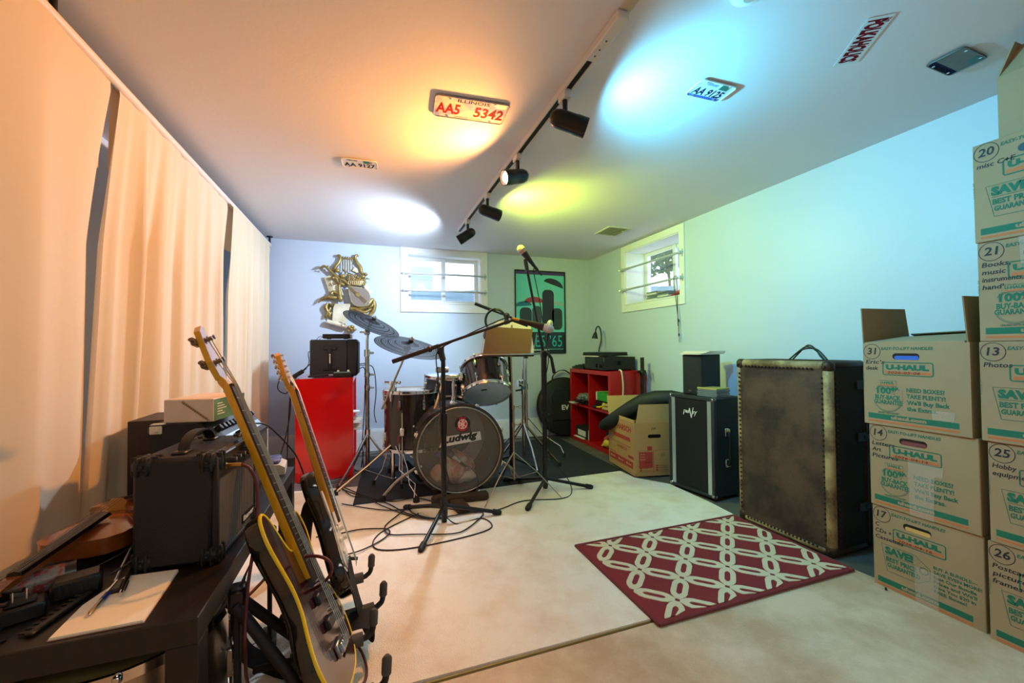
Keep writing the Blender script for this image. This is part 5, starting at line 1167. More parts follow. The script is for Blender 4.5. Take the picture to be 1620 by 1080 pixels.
MB(GA).cyl((.02, -.001, .015), (.02, .002, .015), .010, n=12).build('button', 'black_matte', ga, 40)
MB().tube(spline([GA @ Vector((.085, .02, .015)), GA @ Vector((.11, .02, .02)), (-.425, 3.40, SHZ+.12), (-.435, 3.45, SHZ+.19), (-.40, 3.52, SHZ+.20)], 6), .003, 6).build('lead', 'cable_black', ga, 60)
for k, (lab, pts) in enumerate((('black cables dropping from the stage amplifier down the back of the left red shelf', [(-.07, 3.55, SHZ+.09), (-.01, 3.52, SHZ+.07), (.0, 3.48, .60), (-.02, 3.45, .30), (-.06, 3.42, .03)]),
    ('dark blue cable looping down right of the left red shelf', [(-.07, 3.60, SHZ+.075), (.03, 3.58, SHZ+.06), (.055, 3.56, .62), (.04, 3.55, .44), (.055, 3.5, .36)]),
    ('thin cable hanging right of the left red shelf towards the floor', [(-.07, 3.50, SHZ+.055), (-.03, 3.45, SHZ+.04), (-.035, 3.42, .50), (-.05, 3.38, .22), (-.04, 3.30, .018)]),
    ('black cables falling in the gap between the curtain and the left red shelf', [(-.44, 3.62, SHZ+.10), (-.55, 3.50, .70), (-.56, 3.42, .45), (-.60, 3.30, .20), (-.66, 3.15, .02)]),
    ('black cable looping beside the left red shelf behind the guitar head', [(-.60, 3.40, .80), (-.63, 3.38, .68), (-.57, 3.36, .64), (-.54, 3.37, .72), (-.56, 3.40, .50), (-.58, 3.42, .05)]))):
    solo(MB().tube(spline(pts, 7), .004, 6), 'hanging_cable', 'cable_black', lab, 'cable', smooth=60)
for z, nm, lab, m in ((.395, 'paper_stack', 'white papers sticking out of the upper compartment of the left red shelf', 'paper'), (.345, 'paper_stack', 'cream cardboard pieces sticking out of the left red shelf, lowest of its papers', 'carton_white'), (.475, 'ruler', 'white ruler sticking out of the left red shelf', 'print_white')):
    e = thing(nm, lab, nm.split('_')[0], (-.1, 3.45, z))
    for k in range(1 if nm == 'ruler' else 3): MB(rotz((-.32, 3.34+.01*k, z+.011*k), .05*k-.04)).box((0, 0, 0), (.25+.012*k, .10, .008)).build('sheet' if nm != 'ruler' else 'blade', m, e)

# receiver, laptop, keypad and lamp on the right shelf
RZ = .737
av = thing('stereo_receiver', 'black stereo receiver with two knobs on the right red shelf', 'receiver', (2.2, 3.3, RZ))
AV = mat4((2.028, 3.575, RZ), (-.03, -1, 0), (1, -.03, 0), (0, 0, 1))
MB(AV).box((0, .004, .008), (.36, .33, .125), .003).build('case', 'black_matte', av, 40)
MB(AV).box((-.001, -.004, .008), (.361, .006, .126), .002).build('front_panel', 'black_plastic', av, 40)
MB(AV).box((.012, -.006, .075), (.33, -.003, .115)).build('display', mat('display_dark', '#06080a', .1), av)
for x in (.235, .305): MB(AV).cyl((x, -.004, .045), (x, -.026, .045), .020, .018, 18).build('knob', 'black_plastic', av, 40)
for x in (.02, .31):
    for y in (.02, .28): MB(AV).cyl((x+.015, y+.015, 0), (x+.015, y+.015, .009), .014, n=12).build('foot', 'rubber_black', av)
q = MB(AV)
for k in range(9): q.box((.3605, .10+k*.014, .05), (.3612, .108+k*.014, .09))
vv = q.build('side_vents', 'display_dark', av); vv['kind'] = 'stuff'
lp = thing('laptop', 'closed dark laptop lying on the stereo receiver', 'laptop', (2.2, 3.3, RZ+.126))
LPm = mat4((2.012, 3.60, RZ+.1265), (-.02, -1, 0), (1, -.02, 0), (0, 0, 1))
MB(LPm).box((0, 0, .010), (.385, .27, .028), .006).build('base', 'black_matte', lp, 40)
MB(LPm).box((.002, .002, .028), (.383, .268, .044), .006).build('lid', 'speaker_grey', lp, 40)
MB(LPm).box((.01, -.006, 0), (.30, .20, .0095), .002).build('paper_below', 'paper', lp)
kp = thing('mixer_keypad', 'small black keypad mixer on the far left end of the right red shelf', 'keypad', (2.15, 3.73, RZ))
KP = mat4((2.03, 3.855, RZ+.001), (-.03, -1, 0), (1, -.03, 0), (0, 0, 1))
MB().prism([(0, 0), (.19, 0), (.19, .045), (0, .018)], KP @ mat4((.25, 0, 0), (0, 1, 0), (0, 0, 1), (1, 0, 0)) @ Matrix.Translation((0, 0, -.25)), .25).build('housing', 'black_plastic', kp, 30)
for i in range(6):
    for j in range(4): MB(KP).box((.02+i*.037, .02+j*.042, .020+j*.006), (.045+i*.037, .048+j*.042, .032+j*.0062), .003).build('button', 'black_matte', kp)
lm = thing('gooseneck_lamp', 'small black gooseneck lamp arching over the right red shelf', 'lamp', (2.18, 3.62, RZ))
LX = Vector((2.25, 3.68, RZ))
MB().lathe([(.045, 0), (.043, .012), (.01, .02)], LX, 20).build('base', 'black_plastic', lm, 40)
gp = spline([LX+Vector((0, 0, .015)), LX+Vector((0, 0, .18)), (2.278, 3.680, 1.014), (2.286, 3.690, 1.093), (2.278, 3.700, 1.153), (2.261, 3.710, 1.173), (2.244, 3.720, 1.147), (2.239, 3.725, 1.108)], 5)
MB().tube(gp, .0075, 8).build('neck', 'black_plastic', lm, 60)
e_ = gp[-1]; dn = (gp[-1]-gp[-3]).normalized()
MB().lathe([(.011, -.006), (.018, .01), (.034, .062), (.030, .060), (.012, .012)], e_, 20, dn).build('shade', 'black_plastic', lm, 50)
cs = thing('clamp_stand', 'black upright stand with a metal clamp, between the right red shelf and the wall', 'stand', (2.26, 3.03, 0))
MB().cyl((2.285, 3.02, .02), (2.285, 3.02, .86), .017, n=14).build('post', 'black_plastic', cs, 40)
MB().box((2.265, 3.0, .70), (2.315, 3.04, .75), .008).cyl((2.24, 3.02, .735), (2.28, 3.02, .735), .012, n=10).build('clamp_block', 'black_plastic', cs, 40)
MB().tube([(2.33, 3.0, .75), (2.345, 2.99, .74), (2.35, 2.985, .66)], .006, 8).build('screw', 'steel', cs, 50)
MB().box((2.21, 2.97, .002), (2.35, 3.07, .02), .006).build('foot', 'black_plastic', cs, 40)
solo(MB().tube(spline([(2.10, 3.10, RZ+.012), (2.10, 3.065, RZ-.005), (2.11, 3.06, .60), (2.10, 3.06, .45), (2.10, 3.06, .30)], 6), .0065, 8), 'hanging_cable', mat('cream_plastic', '#d8d3bf', .5), 'cream power cord hanging over the side of the right red shelf', 'cord', smooth=60)
solo(MB().tube(spline([(2.24, 3.10, RZ+.012), (2.25, 3.055, RZ+.005), (2.22, 3.05, .60), (2.19, 3.05, .48), (2.16, 3.052, .40)], 6), .003, 8), 'hanging_cable', 'cable_black', 'thin black cord hanging over the side of the right red shelf', 'cord', smooth=60)
# what lies in the compartments (local: x along the front, y depth, z up)
def at(x, y, z): return FRs @ Vector((x, y, z))
MZ = .735/2+.0095
gb = thing('green_carton', 'green and white carton on the right half of the middle shelf board', 'box', at(.55, .12, MZ))
Q = FRs @ Matrix.Translation((.455, .05, MZ+.001+.075)) @ Matrix.Rotation(-.05, 4, 'Z')
MB(Q).box((0, 0, 0), (.235, .13, .075), .001).build('carton', mat('green_bright', '#2f9a2c', .45), gb)
MB(Q).box((-.001, -.001, -.0005), (.02, .131, .076)).box((-.0012, 0, 0), (.0, .13, .075)).build('end_flap', 'print_white', gb)
e = thing('tool_case', 'black flat tool case under the green carton', 'case', at(.55, .12, MZ)); MB(FRs).box((.42, .06, MZ+.001), (.72, .20, MZ+.074), .01).build('case', 'black_plastic', e, 40)
e = thing('yellow_tool', 'yellow handled tool at the front of the middle shelf board', 'tool', at(.55, .03, MZ))
MB(FRs).tube([(.50, .02, MZ+.012), (.56, .03, MZ+.018), (.60, .04, MZ+.034)], [.007, .010, .006], 8).sphere((.61, .04, MZ+.044), .026, 10, (1, .5, .8)).build('handle', mat('tool_yellow', '#e7c80c', .4), e, 50)
e = thing('paint_roller', 'tan paint roller sleeves piled at the right of the middle shelf board', 'roller', at(.68, .03, MZ))
for k, (y, z) in enumerate(((.02, .016), (.055, .016), (.04, .045))): MB(FRs).cyl((.63, y, MZ+z+.001), (.745, y+.01, MZ+z+.001), .0155, n=12).build('sleeve', mat('tan_fleece', '#b89a63', .9, bump=(200, .5)), e, 50)
e = thing('pliers', 'dark hand tools lying left of the yellow tool', 'tool', at(.46, .03, MZ)); MB(FRs).tube([(.42, .03, MZ+.012), (.48, .02, MZ+.014), (.53, .03, MZ+.012)], [.012, .016, .010], 8).build('handles', 'black_plastic', e, 50)
e = thing('wire_tangle', 'tangle of dark wires and clear foil on the left half of the middle shelf board', 'wires', at(.2, .1, MZ))
rnd = random.Random(5)
q = MB(FRs)
for k in range(14):
    P = [(rnd.uniform(.06, .37), rnd.uniform(-.02, .16), MZ+.006+rnd.random()*.085) for _ in range(6)]; q.tube(spline(P, 5), .0035, 5)
w_ = q.build('wires', 'cable_black', e, 60); w_['kind'] = 'stuff'
film('foil', '#b9cdcf', .35, .15)
lump(FRs @ Vector((.20, .08, MZ+.06)), .10, (.7, 1.4, .5), 4, MB()).build('foil_bag', 'foil', e, 180)
MB(FRs).box((.03, -.03, MZ+.001), (.12, .14, MZ+.012)).build('paper_sheet', 'paper', e)
q = MB(FRs)
q.tube(spline([(.22, -.01, MZ+.02), (.20, -.025, MZ-.02), (.21, -.025, MZ-.06)], 5), .004, 6); q.build('dangling_lead', 'cable_black', e, 60)
e = thing('black_carton', 'black carton with a white label in the lower left compartment', 'box', at(.17, .06, .04))
Q = FRs @ Matrix.Translation((.06, .03, .039))
MB(Q).box((0, 0, 0), (.245, .13, .105), .002).build('carton', 'black_matte', e); lb = MB(Q).box((.05, -.001, .02), (.215, 0, .075)).build('label', 'paper', e)
q = MB()
for k in range(2): q.text('111 1 11' if k else '11 11 1', Q @ mat4((.06, -.0016, .03+k*.022), (1, 0, 0), (0, 0, 1), (0, -1, 0)), .014, .14)
q.build('barcode', 'dot_black', lb)
e = thing('white_carton', 'narrow white carton standing at the divider in the lower left compartment', 'box', at(.34, .04, .04)); MB(FRs).box((.325, .03, .039), (.375, .13, .135), .002).build('carton', 'print_white', e)
e = thing('leaflet', 'white leaflets lying under the black carton', 'paper', at(.15, .02, .04)); MB(FRs).box((.08, -.002, .0385), (.27, .028, .044)).build('sheets', 'paper', e)
e = thing('work_gloves', 'yellow work gloves crumpled in the lower right compartment', 'gloves', at(.66, .06, .04))
GL = mat('glove_yellow', '#d8b84a', .8); GR = mat('glove_red', '#a8402c', .8)
lump(FRs @ Vector((.68, .05, .085)), .05, (1.2, 1.1, .85), 7, MB()).build('palm', GL, e, 180)
for k in range(4): MB(FRs).tube([(.60+.005*k, .02+.018*k, .05+.004*k), (.64, .03+.012*k, .06+.02*k), (.69, .05, .08)], [.009, .012, .012], 8).build('finger', GL, e, 60)
MB(FRs).tube([(.66, .02, .115), (.71, .04, .15), (.735, .06, .18)], [.02, .022, .015], 8).build('cuff', GR, e, 60)
e = thing('dark_pot', 'dark round tin at the back of the lower right compartment', 'tin', at(.56, .14, .04)); MB(FRs).lathe([(.06, 0), (.072, .01), (.075, .10), (.07, .105), (.02, .107)], (.56, .17, .039), 22).build('tin', 'black_matte', e, 50)

# round black cymbal bag against the back wall
rb = thing('cymbal_bag', 'round black cymbal bag with a carrying handle, leaning on the back wall', 'bag', (2.06, 3.98, .002))
RBF = frz((1.985, 3.985, .318), (-.08, -1, .16), (1, 0, 0)); RBF = mat4((1.99, 3.975, .322), Vector((1, -.05, 0)).normalized(), Vector((.0, .13, 1)).normalized(), Vector((-.05, -1, .13)).normalized())
mat('nylon_black', '#131516', .55, bump=(160, .3)); mat('nylon_green', '#0e1512', .6, bump=(160, .3))
MB(RBF).lathe([(.02, -.045), (.26, -.042), (.30, -.03), (.308, -.01), (.308, .010), (.30, .03), (.255, .043), (.02, .05)], n=56).build('shell', 'nylon_black', rb, 50)
for z in (-.012, .014): MB().ring(RBF @ Matrix.Translation((0, 0, z)), .309, .004, 56, 6).build('piping', 'rubber_black', rb, 50)
MB().prism([(-.17, -.15), (.16, -.15), (.17, .10), (.12, .19), (-.13, .19), (-.18, .10)], RBF @ Matrix.Translation((0, 0, .046)), .016, .06).build('pocket', 'nylon_black', rb, 30)
MB().strip(spline([RBF @ Vector(p) for p in ((-.12, .285, .0), (-.10, .34, 0), (-.03, .385, 0), (.04, .385, 0), (.10, .34, 0), (.12, .285, 0))], 5), RBF.to_3x3() @ Vector((0, 0, 1)), .032, .006).build('carry_handle', 'nylon_black', rb, 50)
q = MB().text('EV', RBF @ Matrix.Translation((-.055, -.035, .063)), .050, .085, bold=.03); q.text('ANS', RBF @ Matrix.Translation((.035, -.035, .063)), .05, .11, bold=.03) if False else None
for k in range(3): q.box((0, 0, 0), (0, 0, 0)) if False else None
q.build('bag_lettering', 'print_white', rb)

# moving carton with red print, gig bag lying on it
mat('cardboard', '#bd9258', .8, noise=(5, '#a87d45', .35), bump=(40, .1)); mat('cardboard_light', '#c9a468', .8); mat('print_red', '#b23b2c', .7); mat('ink_black', '#1c1a1a', .7)
mc = thing('moving_carton', 'open cardboard moving carton with red print in front of the right red shelf', 'box', (1.97, 2.72, .012))
ca = Vector((1.816, 2.500, .013)); cb_ = Vector((1.872, 2.925, .013))
cx_ = Vector((.965, -.20, 0)).normalized(); cy_ = (cb_-ca).normalized()
HBX, HBY, HBH = .31, (cb_-ca).length, .385; th = .005
CM = mat4(ca, cx_, cy_, (0, 0, 1))
m = MB(CM).box((0, 0, 0), (HBX, th, HBH)).box((0, HBY-th, 0), (HBX, HBY, HBH)).box((0, th, 0), (th, HBY-th, HBH)).box((HBX-th, th, 0), (HBX, HBY-th, HBH)).box((th, th, 0), (HBX-th, HBY-th, th))
m.build('carton_body', 'cardboard', mc)
MB(CM).add([(.012, 0, HBH), (HBX, 0, HBH), (HBX, -.012, HBH+.135), (.03, -.012, HBH+.135), (.012, .005, HBH), (HBX, .005, HBH), (HBX, -.007, HBH+.135), (.03, -.007, HBH+.135)], [(0, 1, 2, 3), (7, 6, 5, 4), (0, 4, 5, 1), (1, 5, 6, 2), (2, 6, 7, 3), (3, 7, 4, 0)]).build('flap', 'cardboard_light', mc)
MB(CM).add([(0, HBY, HBH), (HBX, HBY, HBH), (HBX, HBY+.03, HBH+.15), (0, HBY+.03, HBH+.15), (0, HBY-.005, HBH), (HBX, HBY-.005, HBH), (HBX, HBY+.025, HBH+.15), (0, HBY+.025, HBH+.15)], [(0, 1, 2, 3), (7, 6, 5, 4), (0, 4, 5, 1), (1, 5, 6, 2), (2, 6, 7, 3), (3, 7, 4, 0)]).build('flap', 'cardboard_light', mc)
MB(CM).box((0, .01, HBH), (.005, HBY-.01, HBH+.02)).build('flap', 'cardboard_light', mc)
FF = mat4(CM @ Vector((0, -.0008, 0)), cx_, (0, 0, 1), -cy_)                     # front face
FS = mat4(CM @ Vector((-.0008, HBY, 0)), -cy_, (0, 0, 1), -cx_)                  # left face, seen from the left
q = MB(); e_ = FF.to_3x3() @ Vector((0, 0, .0005))
q.prism([(.03, .06), (.135, .06), (.135, .175), (.03, .175)], FF, .0005)
for y0 in (.035, .05, .065, .08, .095): q.prism([(.03, y0+.004), (.18, y0+.004), (.18, y0+.010), (.03, y0+.010)], FF, .0002) if False else None
q.build('front_print', 'print_red', mc)
q = MB()
for i, w in enumerate(('Books', 'Livres', 'Bücher')): q.text(w, FF @ Matrix.Translation((.040, .155-i*.019, .0011)), .010, bold=.01)
q.build('front_lettering', 'cardboard_light', mc)
q = MB(); outline(q, [(.025, .03), (.285, .03), (.285, .185), (.025, .185)], FF, .002); outline(q, [(.14, .03), (.143, .03), (.143, .185), (.14, .185)], FF, .002)
for r_ in range(3):
    for c_ in range(2): q.prism([(.035+.125*c_, .036+.016*r_), (.052+.125*c_, .036+.016*r_), (.052+.125*c_, .047+.016*r_), (.035+.125*c_, .047+.016*r_)], FF, .0006); q.prism([(.058+.125*c_, .040+.016*r_), (.125+.125*c_, .040+.016*r_), (.125+.125*c_, .042+.016*r_), (.058+.125*c_, .042+.016*r_)], FF, .0006)
q.prism([(.095, .185), (.13, .185), (.13, .215), (.095, .215)], FF, .0006)
q.build('front_frame_print', 'print_red', mc)
q = MB(); q.text('Vera', FF @ Matrix.Translation((.155, .33, .0008)), .018, .035, shear=.2) if False else q.text('254', FF @ Matrix.Translation((.125, .335, .0008)), .018, .035, shear=.1)
q.text('Books', FF @ Matrix.Translation((.075, .095, .0012)), .012, .05, shear=.2); q.text('51', FF @ Matrix.Translation((.20, .14, .0012)), .018, .025, shear=.2)
q.build('handwriting', 'ink_black', mc)
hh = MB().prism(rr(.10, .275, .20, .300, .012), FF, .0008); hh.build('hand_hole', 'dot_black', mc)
q = MB(); q.text('HARSCH', FS @ Matrix.Translation((.155, .305, .0006)), .040, .22, bold=.04)
q.prism([(.09, .235), (.36, .235), (.36, .265), (.09, .265)], FS, .0005)
q.prism(circ(.07, .325, .022, 18), FS, .0005)
q.text('HARSCH', FS @ Matrix.Translation((.15, .16, .0006)), .020, .16, bold=.03)
q.prism([(.06, .193), (.36, .193), (.36, .197), (.06, .197)], FS, .0005)
q.prism([(.02, .045), (.40, .045), (.40, .095), (.02, .095)], FS, .0005); q.prism([(.33, .115), (.41, .115), (.41, .135), (.33, .135)], FS, .0005); q.prism([(.02, .104), (.13, .104), (.13, .110), (.02, .110)], FS, .0005)
q.build('side_print', 'print_red', mc)
q = MB()
for i in range(3): q.prism(circ(.05+.13*i, .07, .009, 12), FS @ Matrix.Translation((0, 0, .0006)), .0004); q.prism([(.065+.13*i, .066), (.115+.13*i, .066), (.115+.13*i, .072), (.065+.13*i, .072)], FS @ Matrix.Translation((0, 0, .0006)), .0004)
q.build('side_lettering', 'cardboard_light', mc)
gbg = thing('gig_bag', 'dark padded gig bag lying across the open cardboard carton', 'bag', (1.95, 2.7, .42))
def bagsec(c, t, upv, w, h):
    t = Vector(t).normalized(); x = Vector(upv).cross(t).normalized(); y = t.cross(x); out = []
    for k in range(20):
        a = 2*PI*k/20; ca_, sa_ = math.cos(a), math.sin(a)
        out.append(Vector(c)+x*w*math.copysign(abs(ca_)**.6, ca_)+y*h*math.copysign(abs(sa_)**.75, sa_))
    return out
bp_ = [(1.798, 2.942, 0.286), (1.816, 2.914, 0.295), (1.867, 2.853, 0.343), (1.921, 2.790, 0.395), (1.978, 2.727, 0.446), (2.033, 2.664, 0.496), (2.100, 2.598, 0.530), (2.173, 2.530, 0.539), (2.255, 2.469, 0.522)]
bw_ = [.02, .06, .08, .09, .10, .11, .11, .115, .12]; bh_ = [.012, .040, .052, .062, .070, .074, .070, .064, .060]
R_ = []
for i in range(9):
    t = Vector(bp_[min(i+1, 8)])-Vector(bp_[max(i-1, 0)]); R_.append(bagsec(Vector(bp_[i])+Vector((0, 0, .012)), t, (.12, .2, 1), bw_[i], bh_[i]))
MB().rings(R_).build('padded_shell', 'nylon_green', gbg, 60)
R_ = []
for i in range(3, 9):
    t = Vector(bp_[min(i+1, 8)])-Vector(bp_[max(i-1, 0)]); R_.append(bagsec(Vector(bp_[i])+Vector((-.012, -.014, .018)), t, (.12, .2, 1), bw_[i]*.86, bh_[i]*.92))
MB().rings(R_).build('front_pocket', 'nylon_green', gbg, 60)
zp = [Vector(p)+Vector((-.02, -.045*(.6+.06*i), -.012)) for i, p in enumerate(bp_)]

# loudspeaker cabinet with silver strips
mat('tolex_blue', '#1b2226', .62, bump=(380, .5)); mat('grille_black', '#15181a', .75); mat('trim_silver', '#b9c3bf', .35, .6)
pc = thing('guitar_cabinet', 'black guitar speaker cabinet with two silver strips, beside the brown trunk', 'amplifier', (2.08, 2.1, .001))
px_ = (Vector((1.990, 1.938, 0))-Vector((1.950, 2.290, 0))).normalized(); py_ = Vector((0, 0, 1)).cross(px_)
PM_ = mat4((1.950, 2.290, .018), px_, py_, (0, 0, 1)); PW, PDp, PH = .354, .24, .615
MB(PM_).box((0, .004, 0), (PW, PDp, PH), .008).build('cabinet', 'tolex_blue', pc, 40)
MB(PM_).box((.02, -.001, .02), (PW-.02, .004, PH-.025)).build('baffle', 'grille_black', pc)
q = MB(PM_)
for i in range(110): q.box((.055, -.004, .024+i*.0051), (PW-.055, -.001, .0268+i*.0051))
gl = q.build('grille_weave', 'black_matte', pc); gl['kind'] = 'stuff'
for x in (.024, PW-.052): MB(PM_).box((x, -.007, .018), (x+.028, .0, PH-.022), .002).build('silver_strip', 'trim_silver', pc)
for lo, hi in (((0, -.010, 0), (.02, .006, PH)), ((PW-.02, -.010, 0), (PW, .006, PH)), ((.02, -.010, PH-.022), (PW-.02, .006, PH)), ((.02, -.010, 0), (PW-.02, .006, .018))): MB(PM_).box(lo, hi, .004).build('front_frame', 'tolex_blue', pc, 40)
for x in (-.002, PW-.03):
    for z in (-.002, PH-.028):
        for y in (-.012, PDp-.026): MB(PM_).box((x, y, z), (x+.032, y+.030, z+.030), .009).build('corner_cap', 'chrome_worn', pc, 40)
hd = MB(PM_).tube(spline([(PW+.004, .10, .40), (PW+.022, .10, .385), (PW+.024, .10, .30), (PW+.022, .10, .215), (PW+.004, .10, .20)], 4), .010, 8); hdo = hd.build('side_handle', 'rubber_black', pc, 50)
for z in (.375, .185): MB(PM_).box((PW, .078, z), (PW+.014, .122, z+.05), .005).build('handle_cap', 'chrome', hdo, 40)
for x in (.03, PW-.03):
    for y in (.03, PDp-.03): MB(PM_).cyl((x, y, -.017), (x, y, 0), .014, n=10).build('foot', 'rubber_black', pc)
BG_ = mat4(PM_ @ Vector((.125, -.0055, PH-.145)), px_, (0, 0, 1), -py_)
q = MB(BG_)
# slanted sharp-cornered badge letters
def bolt(pts, w=.005):
    for a, b in zip(pts, pts[1:]):
        d = Vector((b[0]-a[0], b[1]-a[1])).normalized(); n = Vector((-d.y, d.x))*w/2
        q.plate([(a[0]+n.x, a[1]+n.y, 0), (a[0]-n.x, a[1]-n.y, 0), (b[0]-n.x*.5, b[1]-n.y*.5, 0), (b[0]+n.x*.5, b[1]+n.y*.5, 0)], .003, (0, 0, 1))
W0 = .0042
for pts, w_ in (([(0, .022), (.006, .058), (.022, .058), (.024, .044), (.004, .040)], W0), ([(.030, .058), (.022, .058)], .002), ([(.044, .056), (.030, .054), (.030, .040), (.044, .040)], W0), ([(.031, .047), (.042, .047)], W0),
                ([(.046, .038), (.058, .078), (.062, .038)], W0), ([(.050, .048), (.062, .050)], .003), ([(.058, .078), (.074, .004)], .006), ([(.074, .004), (.094, .086)], .006), ([(.104, .056), (.088, .054), (.086, .040), (.101, .040)], W0), ([(.087, .047), (.099, .047)], W0),
                ([(.106, .058), (.115, .047), (.128, .060)], W0), ([(.115, .047), (.104, .020)], W0)): bolt([(x*.82, y*.82) for x, y in pts], w_)
q.build('badge', 'print_white', pc)
bs = thing('bookshelf_speaker', 'black bookshelf loudspeaker standing on the guitar cabinet', 'speaker', (2.1, 2.12, PH+.02))
BS = mat4((1.998, 2.215, PH+.019), (.20, -.98, 0), (.98, .20, 0), (0, 0, 1)); 
MB(BS).box((0, .012, 0), (.145, .20, .265), .003).build('cabinet', 'black_matte', bs)
MB(BS).box((.002, 0, .002), (.143, .012, .263), .004).build('front_grille', 'grille_black', bs)
MB(BS).box((.045, -.0008, .020), (.067, .0005, .030)).build('maker_badge', 'steel', bs)
tp_ = thing('paper_pile', 'pile of papers and envelopes on the black bookshelf loudspeaker', 'papers', (2.1, 2.1, PH+.285))
for k in range(4): MB(BS @ Matrix.Translation((-.012+.006*k, -.010+.007*k, .2655+.0055*k)) @ Matrix.Rotation(.08*k-.15, 4, 'Z')).box((0, 0, 0), (.175, .21, .005)).build('sheet', ('paper', 'carton_peach', 'paper', 'carton_white')[k], tp_)
film('clear_plastic', '#aab4b8', .45, .1)
for k in range(5):
    e = thing('disc_case', ('lowest disc case in the small stack on the guitar cabinet', 'second disc case from below in the stack on the guitar cabinet', 'middle disc case in the stack on the guitar cabinet', 'fourth disc case from below in the stack on the guitar cabinet', 'yellowish top disc case of the stack on the guitar cabinet')[k], 'case', (2.06, 2.0, PH+.02+k*.011), 'disc cases on the guitar cabinet')
    Q = PM_ @ Matrix.Translation((PW-.155+.003*(k % 2), .035, PH+.001+k*.0112))
    MB(Q).box((0, 0, 0), (.142, .125, .0100), .001).build('case', 'clear_plastic' if k < 4 else mat('case_yellow', '#b7a95c', .4), e)
    MB(Q).box((.004, .004, .003), (.138, .121, .007)).build('inlay', 'dot_black' if k % 2 else 'speaker_grey', e)

# steamer trunk standing on end
mat('trunk_fibre', '#553e2e', .6, noise=(4.5, '#2d1f17', 1), bump=(70, .4), ramp=(.40, .60)); mat('trunk_edge', '#b39a66', .6, noise=(9, '#4f3519', .9), bump=(80, .5), ramp=(.38, .60)); mat('trunk_iron', '#3a2e27', .5, .6, noise=(20, '#5a3c26', .6)); mat('trunk_dark', '#2b1e15', .85, noise=(6, '#17100c', .7))
tk = thing('steamer_trunk', 'old brown steamer trunk with light studded edges standing upright by the wall', 'trunk', (2.14, 1.48, .001))
tx = (Vector((1.937, 1.243, 0))-Vector((1.925, 1.722, 0))).normalized(); ty = Vector((0, 0, 1)).cross(tx)
TKM = mat4((1.925, 1.724, .004), tx, ty, (0, 0, 1)); TW, TD, TH = .482, .40, .872; b_ = .030
MB(TKM).box((.006, .006, .006), (TW-.006, TD*.62, TH-.006), .012).build('front_shell', 'trunk_fibre', tk, 40)
MB(TKM).box((.008, TD*.63, .008), (TW-.008, TD, TH-.008), .012).build('rear_shell', 'trunk_dark', tk, 40)
MB(TKM).box((TW-.007, .03, .03), (TW-.0045, TD*.60, TH-.03)).build('side_panel', 'trunk_dark', tk)
for (lo, hi) in (((0, 0, 0), (b_, b_, TH)), ((TW-b_*1.3, 0, 0), (TW, b_*1.3, TH)), ((b_, 0, 0), (TW-b_, b_, b_*1.1)), ((b_, 0, TH-b_*1.3), (TW-b_, b_*1.3, TH))): MB(TKM).box(lo, hi, .011).build('edge_binding', 'trunk_edge', tk, 50)
for (lo, hi) in (((TW-b_, b_, TH-b_), (TW+.001, TD*.62, TH+.001)), ((TW-b_, b_, 0), (TW+.001, TD*.62, b_)), ((0, b_, TH-b_), (b_, TD*.62, TH+.001)), ((TW-b_*.6, TD*.60, .01), (TW+.002, TD*.66, TH-.01)), ((.01, TD*.60, TH-.02), (TW-.01, TD*.66, TH+.001))): MB(TKM).box(lo, hi, .008).build('side_binding', 'trunk_iron', tk, 50)
for x in (-.003, TW-.042):
    for z in (-.003, TH-.052):
        cc = MB(TKM).box((x, -.004, z), (x+.046, .046, z+.056), .014).build('corner_cap', 'trunk_iron', tk, 50)
        MB(TKM).sphere((x+.022, -.004, z+.028), .007, 8).build('rivet', 'trunk_iron', cc, 60)
studs = []
sm = MB().sphere((0, 0, 0), .0055, 8).build('stud', 'trunk_iron', tk, 60, recalc=False); first = True
def stud(p):
    global first
    w = TKM @ Vector(p)
    if first: o = sm; first = False
    else: o = sm.copy(); COL.objects.link(o); o.parent = tk
    o.location = w
for k in range(19): stud((.06+k*.019, -.001, TH-b_*1.15)) ; 
for k in range(32):
    stud((b_*.75, -.001, .07+k*.0235)); stud((TW-b_*1.15, -.001, .07+k*.0235)); stud((TW+.0005, b_*1.4, .07+k*.0235))
for k in range(20): stud((.06+k*.0185, -.001, b_*.9))
for z in (.18, .50, .74):
    lt = MB(TKM).box((TW, TD*.46, z), (TW+.003, TD*.61, z+.04), .003).build('latch_plate', 'trunk_iron', tk, 40)
    MB(TKM).box((TW+.002, TD*.57, z+.01), (TW+.006, TD*.68, z+.03), .003).build('hasp', 'trunk_iron', lt, 40)
q = MB(TKM)
q.tube(spline([(.21, .16, TH+.004), (.24, .16, TH+.035), (.285, .16, TH+.075), (.32, .16, TH+.058), (.345, .16, TH+.02), (.36, .16, TH+.004)], 6), .0038, 8)
cl_ = thing('coiled_cable', 'black cable loops lying on top of the brown trunk', 'cable', TKM @ Vector((.28, .16, TH)))
q.build('loop', 'cable_black', cl_, 60)
for dx_, dh in ((.02, .0), (.045, -.008)):
    MB(TKM).tube(spline([(.20+dx_*.3, .15-dx_*.5, TH+.004), (.25+dx_*.5, .15-dx_*.5, TH+.05), (.275+dx_, .15-dx_*.5, TH+.068+dh), (.32+dx_*.8, .15-dx_*.5, TH+.05), (.36+dx_*.8, .15-dx_*.5, TH+.004)], 6), .0038, 8).build('loop', 'cable_black', cl_, 60)

